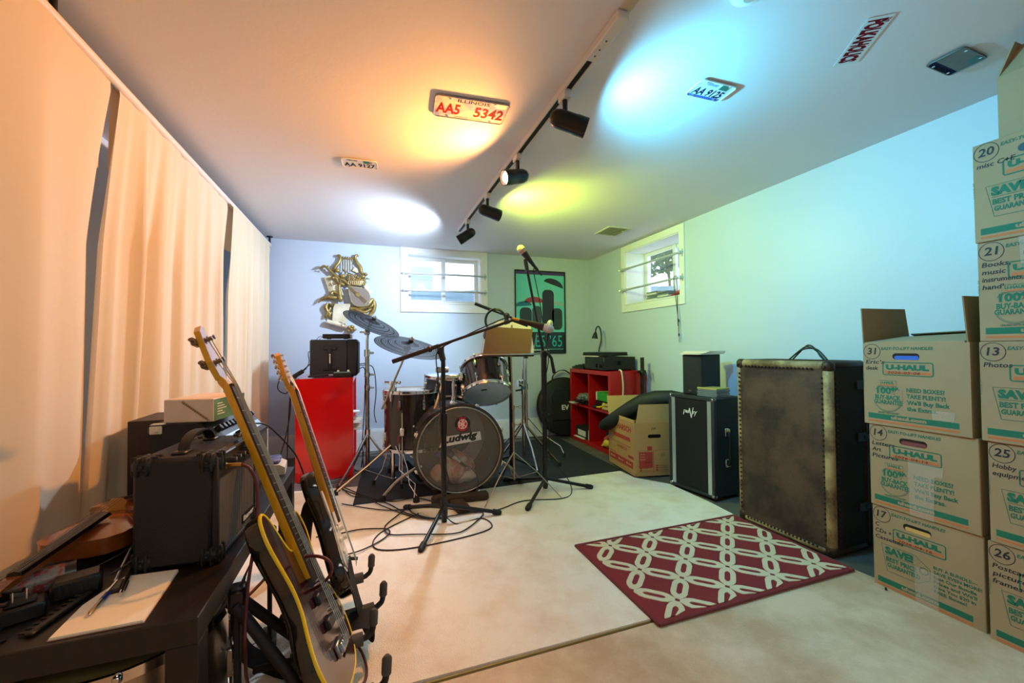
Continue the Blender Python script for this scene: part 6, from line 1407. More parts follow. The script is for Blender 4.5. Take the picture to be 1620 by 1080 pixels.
# ------------------------------------------------------------------ cardboard cartons stacked at the right
mat('kraft', '#aa8d69', .85, noise=(4, '#9a7d5a', .4), bump=(45, .12)); mat('kraft_in', '#8f744e', .85); mat('print_green', '#1d6b4f', .75); mat('print_orange', '#c9713f', .75); mat('pen_ink', '#23222a', .7)
film('packing_tape', '#e6dcc8', .16, .25)
CW, CD, CHh = .312, .405, .318
def print_box(e, F, variant, num, words, date, holecol, tape):
    """F: lower left corner of the printed end, x right, y up, z out"""
    z = .0006; T = lambda x, y, dz=0: F @ Matrix.Translation((x*CW, y*CHh, z+dz))
    g = MB(); o = MB(); o1 = MB(); k = MB()
    g.text('EASY-TO-LIFT HANDLES', T(.20, .915), .0105, .50*CW, bold=.03, shear=.18)
    outline(g, [(x*CW, y*CHh) for x, y in rr(.215, .615, .695, .765, .02)], F @ Matrix.Translation((0, 0, z)), .0035)
    g.text('U-HAUL', T(.245, .682), .0175, .415*CW, bold=.07)
    o1.prism([(.235*CW, .628*CHh), (.675*CW, .628*CHh), (.675*CW, .66*CHh), (.235*CW, .66*CHh)], F, z)
    if date: k.text(date, T(.26, .632, .0006), .009, .32*CW, shear=.15)
    if variant == 'A':
        c0, c1 = .255*CW, .335*CHh; R = .15*CW
        outline(g, circ(c0, c1, R, 36, R*1.12), F @ Matrix.Translation((0, 0, z)), .0018); outline(g, circ(c0, c1, R*.93, 36, R*1.04), F @ Matrix.Translation((0, 0, z)), .0008)
        lid = [(.165*CW, .475*CHh), (.345*CW, .475*CHh), (.345*CW, .545*CHh), (.165*CW, .545*CHh)]
        kk = mat('kraft', '#aa8d69'); cov = MB().prism(lid, F, z+.0002); cov.prism([(.105*CW, .255*CHh), (.405*CW, .255*CHh), (.405*CW, .43*CHh), (.105*CW, .43*CHh)], F, z+.0002); cov.build('print_ground', 'kraft', e)
        outline(g, lid, F @ Matrix.Translation((0, 0, z+.0004)), .0016); g.text('U-HAUL', T(.185, .506, .0004), .009, .14*CW, bold=.05); MB().prism([(.18*CW, .484*CHh), (.33*CW, .484*CHh), (.33*CW, .498*CHh), (.18*CW, .498*CHh)], F, z+.0006).build('seal_bar', 'print_orange', e)
        g.text('100%', T(.145, .388, .0004), .024, .225*CW, bold=.05); g.text('BUY-BACK', T(.125, .318, .0004), .016, .265*CW, bold=.05); g.text('GUARANTEE', T(.11, .262, .0004), .015, .295*CW, bold=.05)
        g.text('UNUSED-WITH RECEIPT', T(.15, .145), .0065, .22*CW, bold=.02)
        for i, (s, w) in enumerate((('NEED BOXES?', .345), ('TAKE PLENTY!', .35), ("We'll Buy Back", .385), ('the Extras.', .28))): g.text(s, T(.445, .425-.072*i), .0145, w*CW, bold=.035)
    else:
        outline(g, [(x*CW, y*CHh) for x, y in ((.09, .545), (.42, .545), (.555, .44), (.555, .32), (.44, .235), (.145, .235))], F @ Matrix.Translation((0, 0, z)), .0018)
        g.text('SAVE!', T(.125, .448), .024, .28*CW, bold=.07); g.prism([(.13*CW, .425*CHh), (.42*CW, .425*CHh), (.42*CW, .430*CHh), (.13*CW, .430*CHh)], F, z)
        g.text('BEST PRICE', T(.135, .355), .016, .30*CW, bold=.04); g.text('GUARANTEED', T(.145, .288), .015, .32*CW, bold=.04); outline(g, circ(.50*CW, .40*CHh, .012, 14), F @ Matrix.Translation((0, 0, z)), .003)
        for i, (s, w) in enumerate((('BUY A BUNDLE—', .36), ('SAVE EVEN MORE!', .39), ('Best Our Bundle', .35), ("Prices and We'll", .35), ('Give You $20 in', .34), ('FREE Boxes!', .27))): g.text(s, T(.585, .47-.052*i), .0105, w*CW, bold=.025)
    g.prism([(.045*CW, .072*CHh), (.90*CW, .072*CHh), (.90*CW, .135*CHh), (.045*CW, .135*CHh)], F, z)
    o.prism([(.045*CW, .032*CHh), (.90*CW, .032*CHh), (.90*CW, .053*CHh), (.045*CW, .053*CHh)], F, z)
    w = MB().text('uhaul.com', T(.285, .088, .0006), .012, .34*CW, bold=.06)
    gp = g.build('green_print', 'print_green', e); w.build('web_lettering', 'kraft', gp); o.build('orange_stripe', 'print_orange', e); o1.build('logo_bar', 'print_orange', e)
    v = MB().text('U-HAUL SM', F @ mat4((.012*CW, .46*CHh, z), (0, 1, 0), (-1, 0, 0), (0, 0, 1)), .005, .05); v.build('edge_lettering', 'print_green', gp)
    outline(k, circ(.10*CW, .895*CHh, .028, 24, .029), F @ Matrix.Translation((0, 0, z)), .0018)
    k.text(num, T(.10, .862), .025, None, al='C', bold=.02, shear=.12)
    for i, s in enumerate(words): k.text(s, T(.03, .745-.075*i), .0145, min(.0105*len(s), .088) if len(s) > 3 else None, bold=.015, shear=.15)
    k.build('handwriting', 'pen_ink', e)
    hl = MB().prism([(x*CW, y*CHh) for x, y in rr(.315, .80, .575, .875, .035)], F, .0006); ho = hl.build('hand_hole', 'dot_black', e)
    if holecol: MB().prism([(x*CW, y*CHh) for x, y in rr(.335, .80, .57, .845, .02)], F, .0009).build('contents_in_hole', holecol, ho)
    if tape:
        for (x0, y0, x1, y1) in tape: MB().plate([F @ Vector((x0*CW, y0*CHh, .0013)), F @ Vector((x1*CW, y0*CHh, .0013)), F @ Vector((x1*CW+.004, y1*CHh, .0013)), F @ Vector((x0*CW-.003, y1*CHh, .0013))], .0004, F.to_3x3() @ Vector((0, 0, 1))).build('packing_tape', 'packing_tape', e)
def carton(label, o, ang, variant, num, words, date=None, hole=None, tape=None, opened=False, group=None):
    """o: front lower left corner (seen from the room); the printed end looks towards -x"""
    u = Vector((math.sin(ang)*-1, -math.cos(ang), 0)); n = Vector((-math.cos(ang), math.sin(ang), 0))
    F = mat4(o, u, (0, 0, 1), n); M = mat4(o, u, -n, (0, 0, 1))
    e = thing('cardboard_box', label, 'box', Vector(o)+u*CW/2-n*CD/2, group)
    t = .005; h = CHh-.0015
    if not opened:
        MB(M).box((0, 0, 0), (CW, CD, h), .002).build('carton_body', 'kraft', e)
        MB(M).box((.004, .004, h-.0005), (CW-.004, CD/2-.001, h+.0006)).build('top_flap', 'kraft', e); MB(M).box((.004, CD/2+.001, h-.0005), (CW-.004, CD-.004, h+.0006)).build('top_flap', 'kraft', e)
    else:
        MB(M).box((0, 0, 0), (CW, t, h)).box((0, CD-t, 0), (CW, CD, h)).box((0, t, 0), (t, CD-t, h)).box((CW-t, t, 0), (CW, CD-t, h)).box((t, t, 0), (CW-t, CD-t, t)).build('carton_body', 'kraft', e)
        def flap(pts, nrm, m='kraft_in'): MB(M).plate(pts, .004, nrm).build('flap', m, e)
        flap([(0, .0, h), (0, CD*.72, h), (-.012, CD*.70, h+.145), (-.005, .0, h+.142)], (1, 0, 0))            # left flap stands up
        flap([(CW-.003, 0, h), (CW-.003, CD*.9, h), (CW+.004, CD*.88, h+.155), (CW-.012, .0, h+.155)], (-1, 0, 0))       # right flap stands up
        flap([(.006, 0, h), (CW-.012, 0, h), (CW-.02, .15, h+.030), (.055, .15, h+.022)], (0, 0, 1), 'kraft')                             # front flap folded inwards
        flap([(.012, CD, h), (CW-.012, CD, h), (CW-.02, CD-.16, h+.045), (.03, CD-.16, h+.035)], (0, 0, 1))
        q = MB(M); q.prism(rr(.19, .035, .295, .10, .03), M @ Matrix.Translation((0, 0, h+.019)), .0006) if False else None
    if variant: print_box(e, F, variant, num, words, date, hole, tape)
    return e, M, F
GP = 'printed cartons stacked by the right wall'
Ax, Ay = 1.888, 1.064
carton('printed carton numbered 17 at the bottom of the front left stack', (Ax, Ay, .003), .00, 'B', '17', ['C', 'CDs +', 'Cassettes'], '2026-04-16', mat('kraft_warm', '#d8a860', .8), [(.42, .0, .62, .42)], group=GP)
carton('printed carton numbered 14 in the middle of the front left stack', (Ax-.004, Ay+.002, .003+CHh), .01, 'A', '14', ['Letters', 'Art', 'Pictures'], '2026-04-14', mat('contents_red', '#7c3a3a', .6), [(.40, .0, .62, .50), (.40, .5, .70, .62)], group=GP)
cA, MA, FA = carton('open printed carton numbered 31 on top of the front left stack', (Ax-.008, Ay+.014, .003+2*CHh), .02, 'A', '31', ["Eric's", 'desk'], '2026-05-06', mat('contents_blue', '#2a63c4', .5), [(.68, .14, .86, .24)], True, group=GP)
pb = thing('paper_sheet', 'pale sheet sticking up from the open carton numbered 31', 'paper', MA @ Vector((.19, .33, .25))); MB(MA).add([(.20, .33, .20), (.245, .335, .20), (.212, .345, CHh+.095), (.20, .334, .20), (.246, .339, .20), (.213, .349, CHh+.095)], [(0, 1, 2), (5, 4, 3), (0, 3, 4, 1), (1, 4, 5, 2), (2, 5, 3, 0)]).build('sheet', 'carton_peach', pb)
Bx, By = 1.872, .738
carton('printed carton numbered 26 at the bottom of the tall stack at the right edge', (Bx, By, .003), .0, 'B', '26', ['Postcard', 'picture', 'frames'], None, 'dot_black', None, group=GP)
carton('printed carton numbered 25 second from below in the tall right stack', (Bx-.003, By-.008, .003+CHh), .015, 'B', '25', ['Hobby', 'equipment'], None, 'dot_black', None, group=GP)
carton('printed carton numbered 13 in the middle of the tall right stack', (Bx-.010, By+.002, .003+2*CHh), .02, 'B', '13', ['Photos'], None, 'dot_black', None, group=GP)
carton('printed carton numbered 21 second from the top of the printed tall stack', (Bx-.008, By+.0, .003+3*CHh), .01, 'A', '21', ['Books,', 'music', 'instruments,', 'handbag'], None, 'dot_black', [(.3, .70, .95, 1.0)], group=GP)
carton('printed carton numbered 20 near the ceiling in the tall right stack', (Bx-.012, By+.003, .003+4*CHh), .0, 'B', '20', ['misc C+E'], None, 'dot_black', [(.55, .25, .75, .75)], group=GP)
e = thing('cardboard_box', 'plain unprinted carton with open flaps at the very top of the tall right stack', 'box', (2.06, .52, .003+5*CHh))
PMx = mat4((Bx+.02, By-.045, .0045+5*CHh), (0, -1, 0), (1, 0, 0), (0, 0, 1)); h = .20
MB(PMx).box((0, 0, 0), (.31, .005, h)).box((0, .355, 0), (.31, .36, h)).box((0, .005, 0), (.005, .355, h)).box((.305, .005, 0), (.31, .355, h)).box((.005, .005, 0), (.305, .355, .005)).build('carton_body', 'kraft', e)
for pts, nr in (([(0, 0, h), (.31, 0, h), (.30, .05, h+.095), (.01, .05, h+.095)], (0, 1, 0)), ([(0, 0, h), (0, .36, h), (.03, .34, h+.10), (.03, .02, h+.10)], (1, 0, 0)), ([(0, .36, h), (.31, .36, h), (.30, .33, h+.09), (.01, .33, h+.09)], (0, -1, 0))): MB(PMx).plate(pts, .004, nr).build('flap', 'kraft', e)
q = solo(MB(rotz((1.865, 1.008, .0095), .6)).box((0, 0, 0), (.016, .007, .006), .002).sphere((.008, .0035, .006), .0035, 6), 'carpet_scrap', 'black_matte', 'tiny black scrap lying on the tan carpet before the cartons', 'scrap')

# ------------------------------------------------------------------ track lighting
mat('track_white', '#d9d6d0', .45); mat('track_black', '#0d0d0d', .5); mat('can_black', '#131312', .32, .2)
def lens_mat(nm, col, s):
    return mat(nm, '#ffffff', .3, emit=(col, s))
tr = thing('lighting_track', 'white lighting track with a black slot running along the ceiling', 'track', (.716, 2.2, CH))
MB().box((.698, 1.02, CH-.004), (.734, 3.34, CH)).box((.698, 1.02, CH-.024), (.704, 3.34, CH-.004)).box((.728, 1.02, CH-.024), (.734, 3.34, CH-.004)).build('channel', 'track_white', tr)
MB().box((.704, 1.20, CH-.018), (.728, 3.335, CH-.004)).build('slot', 'track_black', tr)
q = MB().box((.696, 1.005, CH-.027), (.736, 1.20, CH-.001), .003).build('live_end', 'track_white', tr)
for y in (1.10, 1.14, 1.17): MB().cyl((.716, y, CH-.0285), (.716, y, CH-.026), .003, n=8).build('screw', 'track_black', q)
solo(MB().box((.703, .962, CH-.004), (.738, 1.003, CH), .001), 'cover_plate', mat('plate_beige', '#cbb79f', .6), 'beige cover plate on the ceiling at the near end of the lighting track', 'plate')
lab = {'cyan': 'black spotlight with cyan light, nearest the camera on the ceiling track', 'orange': 'black spotlight throwing orange light towards the curtains', 'yellow': 'black spotlight throwing yellow-green light to the right', 'white': 'black spotlight with white light at the far end of the track'}
for nm, xy, aim, col, w, sz in HEADS:
    p, a, r, mth = head_geo(xy, aim)
    e = thing('track_spotlight', lab[nm], 'spotlight', (xy[0], xy[1], CH-.02))
    MB().box((xy[0]-.016, xy[1]-.03, CH-.048), (xy[0]+.016, xy[1]+.03, CH-.018), .003).build('adapter', 'track_white', e)
    MB().cyl((xy[0], xy[1], CH-.048), (xy[0], xy[1], p.z+.02), .010, n=14).build('stem', 'can_black', e, 40)
    R = .036
    MB().lathe([(.006, -.002), (.020, .003), (.030, .014), (R-.001, .032), (R, .05), (R, .098), (R+.0015, .10), (R+.0015, .145), (R-.002, .145), (R-.003, .10), (R-.004, .05)], r, 30, a).build('can', 'can_black', e, 40)
    MB().lathe([(R-.005, .130), (.022, .140), (.004, .143)], r, 24, a).build('bulb', lens_mat('bulb_'+nm, [c*.75+.25 for c in col], 18), e, 60)

# ------------------------------------------------------------------ plates, sticker, vent on the ceiling
def plate(label, c, ang, w, h, base, r):
    x = Vector((math.cos(ang), math.sin(ang), 0)); y = Vector((math.sin(ang), -math.cos(ang), 0))
    F = mat4((c[0], c[1], CH-.0055), x, y, (0, 0, -1)); e = thing('licence_plate', label, 'plate', (c[0], c[1], CH-.01), M=F)
    MB().prism(rr(-w/2, -h/2, w/2, h/2, r), F, .0015).build('plate', base, e)
    q = MB(); o = rr(-w/2+.003, -h/2+.003, w/2-.003, h/2-.003, r); P = [F @ Vector((a, b, .0018)) for a, b in o]; q.tube(P, .0024, 6, True); q.build('raised_rim', base, e, 60)
    for sx in (-.3, .3):
        for sy in (-.40, .40): MB().cyl(F @ Vector((sx*w, sy*h, .001)), F @ Vector((sx*w, sy*h, .004)), .0045, n=10).build('bolt', 'chrome', e, 40); MB().cyl(F @ Vector((sx*w, sy*h, -.0055)), F @ Vector((sx*w, sy*h, 0)), .002, n=6).build('screw', 'steel', e, 40)
    return e, F
mat('plate_sky', '#cfc4b8', .7, noise=(9, '#5f7bc2', .95), stretch=(1, 1.2, 1), ramp=(.40, .62)); mat('plate_white', '#d9dcd8', .35); mat('plate_green', '#1f7a52', .5); mat('plate_blue', '#2a5bb0', .45); mat('plate_red', '#7a1220', .8, spec=.1); mat('plate_navy', '#1c2042', .8, spec=.1); mat('plate_dark', '#6c6a62', .45, noise=(8, '#4a483f', .6)); mat('plate_teal', '#14695c', .5)
def emboss(F, s, h, w, x, y, m, e, nm='characters', bold=.03, shear=0):
    q = MB(F)
    for d in (.0020,): q.text(s, Matrix.Translation((x, y, d)), h, w, bold=bold, shear=shear)
    # raise the letters: front face plus walls of the outline through a second, lower copy
    o = q.build(nm, m, e, recalc=False); return o
e, F = plate('large licence plate AA5 5342 on the ceiling beside the orange glow', (.405, 1.636), -.07, .305, .152, 'plate_sky', .016)
emboss(F, 'AA5', .066, .098, -.142, -.040, 'plate_red', e); emboss(F, '5342', .066, .125, .015, -.040, 'plate_red', e)
emboss(F, 'ILLINOIS', .020, .13, -.06, .045, 'plate_navy', e, 'state_name', .01); emboss(F, 'LAND OF LINCOLN', .010, .12, -.06, -.064, 'plate_navy', e, 'motto', .01)
MB(F).box((.095, .040, .0016), (.14, .068, .0022)).build('sticker', 'carton_peach', e); MB(F).prism([(-.146, -.069), (-.085, -.069), (-.10, -.058), (-.13, -.055), (-.146, -.06)], F @ Matrix.Translation((0, 0, .0016)), .0006).build('portrait_print', 'plate_navy', e) if False else None
e, F = plate('small licence plate AA 9127 on the ceiling above the curtains', (-.042, 2.298), -.06, .182, .104, 'plate_white', .014)
emboss(F, 'AA 9127', .040, .155, -.078, -.035, 'plate_navy', e); emboss(F, 'Illinois', .014, .05, -.06, .03, 'plate_navy', e, 'state_name'); MB(F).box((.02, .012, .0016), (.062, .040, .0024)).build('sticker', 'plate_green', e); MB(F).box((.052, .014, .0025), (.060, .038, .0027)).build('sticker_mark', 'print_orange', e)
e, F = plate('small licence plate AA 9125 on the ceiling in the cyan light', (1.259, 1.216), -.02, .170, .100, 'plate_white', .014)
emboss(F, 'AA 9125', .038, .135, -.070, -.030, 'plate_navy', e); emboss(F, 'Illinois', .016, .05, -.045, .026, 'plate_blue', e, 'state_name', .01, .3); MB(F).box((.020, .016, .0016), (.058, .042, .0024)).build('sticker', 'plate_teal', e); MB(F).box((-.075, -.047, .0014), (.075, -.034, .0019)).build('blue_band', 'plate_blue', e)
e, F = plate('weathered licence plate with a dark green sticker on the ceiling above the cartons', (1.957, .812), .03, .158, .104, 'plate_dark', .014)
MB(F).box((-.070, -.048, .0014), (.070, -.026, .0020)).build('blue_band', 'plate_navy', e); emboss(F, 'ILLINOIS', .012, .10, -.05, -.043, 'print_white', e, 'state_name', .01); emboss(F, 'I C 7', .036, .10, -.062, -.016, 'plate_dark', e); MB(F).box((.026, .014, .0016), (.064, .042, .0024)).build('sticker', 'plate_teal', e)
xd = Vector((.582, .813, 0)); ud = Vector((.813, -.582, 0)); F = mat4((1.445, .793, CH-.0012), xd, ud, (0, 0, -1))
st = thing('band_sticker', 'white sticker with dark red lettering on the ceiling beside the weathered plate', 'sticker', (1.55, .87, CH-.001), M=F)
MB(F).box((0, 0, 0), (.222, .072, .0008)).build('paper', mat('sticker_white', '#d5dadb', .5), st)
MB(F).text('POLKAHOLICS', Matrix.Translation((.012, .012, .0011)), .046, .198, bold=.06).build('lettering', 'plate_red', st); MB(F).text('THE', Matrix.Translation((.012, .058, .0011)), .010, .02, bold=.02).build('small_lettering', 'plate_red', st)
vt = thing('ceiling_vent', 'white metal ceiling vent near the window on the right wall', 'vent', (1.98, 2.99, CH))
MB().box((1.87, 2.87, CH-.006), (2.09, 2.89, CH)).box((1.87, 3.09, CH-.006), (2.09, 3.11, CH)).box((1.87, 2.89, CH-.006), (1.89, 3.09, CH)).box((2.07, 2.89, CH-.006), (2.09, 3.09, CH)).build('frame', mat('vent_white', '#cfcabb', .5), vt)
MB().box((1.89, 2.89, CH-.001), (2.07, 3.09, CH-.0005)).build('duct_opening', 'dot_black', vt)
for k in range(9):
    y = 2.897+k*.0215; MB().plate([(1.89, y, CH-.010), (2.07, y, CH-.010), (2.07, y+.009, CH-.003), (1.89, y+.009, CH-.003)], .0012, (0, -1, 1)).build('louver', 'vent_white', vt)
MB().cyl((2.03, 2.92, CH-.012), (2.03, 2.92, CH-.022), .004, n=8).build('lever', 'vent_white', vt)
sd = thing('smoke_detector', 'white round detector at the top edge of the view', 'detector', (1.0, .885, CH)); MB().lathe([(.05, 0), (.05, -.018), (.035, -.03), (.004, -.032)], (1.002, .825, CH-.0005), 26).build('housing', 'white_trim', sd, 40)
MB().lathe([(.02, -.031), (.018, -.034), (.003, -.034)], (1.002, .825, CH-.0005), 16).build('grille', 'plate_white', sd, 40)
# invented fixture and glowing diffuser around the added fill light, never in view
cl = thing('added_fill_lamp', 'flat white fill lamp added on the ceiling behind the camera, unseen', 'lamp', (.7, -1.1, CH)); MB().box((.1, -1.38, CH-.05), (1.3, -.82, CH-.001), .01).build('housing', 'white_trim', cl)
MB().box((.13, -1.35, CH-.056), (1.27, -.85, CH-.0505), .002).build('diffuser', lens_mat('fill_diffuser', (1, .93, .82), 2.0), cl)

# ------------------------------------------------------------------ framed poster on the back wall
PF = mat4((1.472, YB-.001, .892), (1, 0, 0), (0, 0, 1), (0, -1, 0)); PW_, PH_ = .598, .905
po = thing('framed_poster', 'teal poster in a thin black frame on the back wall, partly behind the music stand', 'poster', (1.77, YB, .89))
for lo, hi in (((0, 0, 0), (.012, PH_, .020)), ((PW_-.012, 0, 0), (PW_, PH_, .020)), ((.012, 0, 0), (PW_-.012, .012, .020)), ((.012, PH_-.012, 0), (PW_-.012, PH_, .020))): MB(PF).box(lo, hi, .002).build('frame_bar', 'black_plastic', po)
sh_ = MB(PF).box((.010, .010, .002), (PW_-.010, PH_-.010, .008)).build('print_sheet', mat('poster_teal', '#62cfd0', .25, noise=(2.5, '#7addd8', .6)), po)
Z1 = PF @ Matrix.Translation((0, 0, .0082))
MB().prism([(.012, PH_-.045), (PW_-.012, PH_-.045), (PW_-.012, PH_-.012), (.012, PH_-.012)], Z1, .0003).build('purple_band', mat('poster_purple', '#4a3a78', .3), sh_)
MB().prism([(.012, .012), (PW_-.012, .012), (PW_-.012, .235), (.012, .235)], Z1, .0003).build('dark_band', mat('poster_dark', '#1e2b3c', .3), sh_)
MB().prism([(.03, .045), (PW_-.03, .045), (PW_-.03, .050), (.03, .050)], Z1, .0006).build('rule', 'poster_teal', sh_)
TL_ = mat('poster_cyan', '#2fb3c4', .3)
q = MB(); q.text("LES ’65", Z1 @ Matrix.Translation((.17, .075, .0006)), .125, .385, bold=.0); q.build('poster_lettering', TL_, sh_)
def dome(cx, cy, r, a, m, k=.55):
    p = [(r*math.cos(math.radians(t)), k*r*math.sin(math.radians(t))) for t in range(0, 181, 12)]; ca, sa = math.cos(a), math.sin(a)
    MB().prism([(cx+x*ca-y*sa, cy+x*sa+y*ca) for x, y in p], Z1, .0005).build('printed_shape', m, sh_)
def slab_(x0, y0, x1, y1, r, m, dz=.0003): MB().prism(rr(x0, y0, x1, y1, r), Z1 @ Matrix.Translation((0, 0, dz)), .0004).build('printed_shape', m, sh_)
PD1, PD2, PD3, PD4 = mat('poster_ink', '#1c2226', .3), mat('poster_red', '#a03440', .3), mat('poster_blue', '#22708c', .3), mat('poster_pale', '#8fb7b0', .3)
slab_(.055, .28, .195, .50, .05, mat('poster_slate', '#2a383c', .3)); slab_(.20, .27, .31, .52, .05, mat('poster_olive', '#39463f', .3)); slab_(.32, .30, .46, .70, .05, PD1); slab_(.435, .26, .56, .50, .05, 'poster_slate')
dome(.10, .515, .095, .08, PD3); dome(.225, .555, .115, .0, PD2); dome(.455, .755, .12, -.30, PD1); dome(.515, .53, .085, -.25, PD4)

# ------------------------------------------------------------------ gilt trophy of instruments on the back wall
mat('gilt', '#b39a5c', .36, .5, noise=(18, '#6f5a2c', .75)); mat('gilt_pale', '#d2c39a', .45, .25, noise=(14, '#a8935c', .6)); mat('lute_grey', '#85786d', .55); mat('bone', '#e2dac2', .6, noise=(10, '#b9aa85', .5))
sc_ = thing('wall_sculpture', 'gilded wall relief of lyre, lute, scroll and fruit basket on the back wall', 'sculpture', (-.18, YB, 1.12))
def W3(p, d=0): return Vector((p[0], YB-.012-d, p[2]))
def gt(nm, pts, r, m='gilt', d=.01, n=8, flat=1.0): return MB().tube(spline([W3(p, d) for p in pts], 4), [r_ for r_ in rad(r, (len(pts)-1)*4+1)], n, flat=flat).build(nm, m, sc_, 60)
def rad(r, n):
    if not isinstance(r, (list, tuple)): return [r]*n
    out = []
    for i in range(n):
        t = i/(n-1)*(len(r)-1); k = min(int(t), len(r)-2); out.append(r[k]+(r[k+1]-r[k])*(t-k))
    return out
gt('lyre_arm', [(-0.276, 4.060, 1.810), (-0.265, 4.060, 1.826), (-0.250, 4.060, 1.819), (-0.245, 4.060, 1.795), (-0.260, 4.060, 1.756), (-0.288, 4.060, 1.717), (-0.302, 4.060, 1.678)], [.006, .010, .013, .013, .015, .018, .015], d=.02)
gt('lyre_arm', [(-0.087, 4.060, 1.825), (-0.101, 4.060, 1.839), (-0.115, 4.060, 1.827), (-0.115, 4.060, 1.800), (-0.098, 4.060, 1.766), (-0.072, 4.060, 1.725), (-0.064, 4.060, 1.676)], [.006, .010, .013, .013, .015, .018, .015], d=.02)
gt('lyre_bar', [(-0.243, 4.060, 1.802), (-0.186, 4.060, 1.801), (-0.119, 4.060, 1.803)], .006, d=.02)
for u in (330, 356, 386, 415, 444):
    sx = gt('lyre_string', [(-0.222, 4.060, 1.805), (-0.222, 4.060, 1.690)] if False else [(0, 0, 0), (0, 0, 0)], .003) if False else None
a0_, a1_ = Vector((-0.222, 4.060, 1.803)), Vector((-0.141, 4.060, 1.802)); z0_ = Vector((-0.183, 4.060, 1.685)).z
for k in range(5):
    x = a0_.x+(a1_.x-a0_.x)*k/4; zt_ = a0_.z+(a1_.z-a0_.z)*k/4+.012
    MB().cyl((x, YB-.032, z0_), (x, YB-.032, zt_), .0035, n=8).sphere((x, YB-.032, zt_), .007, 8).build('lyre_string', 'gilt', sc_, 60)
# open book and pages behind
def sheet(nm, pts, m, d, th): return MB().plate([W3(p, d) for p in pts], th, (0, -1, 0)).build(nm, m, sc_)
sheet('book_page', [(-0.385, 4.060, 1.618), (-0.326, 4.060, 1.639), (-0.278, 4.060, 1.460), (-0.334, 4.060, 1.458)], 'bone', .002, .016)
for k in range(5):
    MB().cyl(W3((-0.378, 4.060, 1.618), .020)+Vector((.010*k, 0, 0)), W3((-0.332, 4.060, 1.462), .020)+Vector((.009*k, 0, 0)), .0018, n=6).build('page_edge', 'gilt_pale', sc_, 60)
sheet('book_page', [(-0.326, 4.060, 1.639), (-0.285, 4.060, 1.634), (-0.216, 4.060, 1.462), (-0.278, 4.060, 1.453)], 'bone', .004, .012)
sheet('music_page', [(-0.144, 4.060, 1.694), (-0.119, 4.060, 1.730), (-0.083, 4.060, 1.702), (-0.087, 4.060, 1.667)], 'bone', .004, .008)
sheet('music_page', [(-0.044, 4.060, 1.553), (-0.012, 4.060, 1.574), (0.036, 4.060, 1.494), (-0.001, 4.060, 1.469)], 'bone', .004, .010)
# lute
lc = Vector((-0.088, 4.060, 1.455)); ax = (Vector((-0.016, 4.060, 1.380))-Vector((-0.184, 4.060, 1.540))); ax = Vector((ax.x, 0, ax.z)).normalized(); bx = Vector((ax.z, 0, -ax.x)); LU = mat4((lc.x, YB-.045, lc.z), ax, -bx if (-bx).cross(ax).y < 0 else bx, (0, -1, 0))
LU = mat4((lc.x, YB-.045, lc.z), ax, Vector((-ax.z, 0, ax.x))*-1, ax.cross(Vector((-ax.z, 0, ax.x))*-1))
def tear(L, Wd): return [(-L*.5+L*t, Wd*.5*math.sin(PI*t**1.35)**.8*(1)) for t in [i/14 for i in range(15)]]+[(-L*.5+L*t, -Wd*.5*math.sin(PI*t**1.35)**.8) for t in [i/14 for i in range(13, 0, -1)]]
T0 = tear(.235, .165); sgn = 1 if LU.to_3x3().col[2].y < 0 else -1
MB().prism(T0, LU @ Matrix.Translation((0, 0, 0)), sgn*.030).build('lute_body', 'lute_grey', sc_, 30)
T1 = [(x*1.03, y*1.05) for x, y in T0]; MB().tube([LU @ Vector((x, y, sgn*.024)) for x, y in T1], .0055, 6, True).build('lute_rim', 'gilt_pale', sc_, 60)
MB().ring(LU @ Matrix.Translation((-.012, 0, sgn*.031)), .020, .004, 20, 6).build('lute_rose', 'gilt', sc_, 60); MB(LU).add([(0, 0, 0)], []) if False else None
MB().prism(circ(-.012, 0, .018, 18), LU @ Matrix.Translation((0, 0, sgn*.0305)), sgn*.001).build('lute_rose', 'gilt_pale', sc_)
for k in range(5): MB().cyl(LU @ Vector((-.12, (k-2)*.0045, sgn*.034)), LU @ Vector((.10, (k-2)*.008, sgn*.034)), .0012, n=6).build('lute_string', 'gilt', sc_)
MB().cyl(LU @ Vector((.095, -.025, sgn*.034)), LU @ Vector((.095, .025, sgn*.034)), .004, n=8).build('lute_bridge', 'gilt_pale', sc_, 50)
gt('guitar_neck', [(-0.159, 4.060, 1.548), (-0.212, 4.060, 1.592), (-0.281, 4.060, 1.634), (-0.357, 4.060, 1.702)], [.014, .014, .013, .012], d=.04)
gt('guitar_head', [(-0.354, 4.060, 1.704), (-0.381, 4.060, 1.715), (-0.408, 4.060, 1.699), (-0.432, 4.060, 1.690)], [.014, .018, .013, .004], d=.04, flat=.7)
for p in ((-0.378, 4.060, 1.719), (-0.347, 4.060, 1.717), (-0.398, 4.060, 1.681), (-0.374, 4.060, 1.678)): MB().sphere(W3(p, .045), .008, 8).build('peg', 'gilt', sc_, 60)
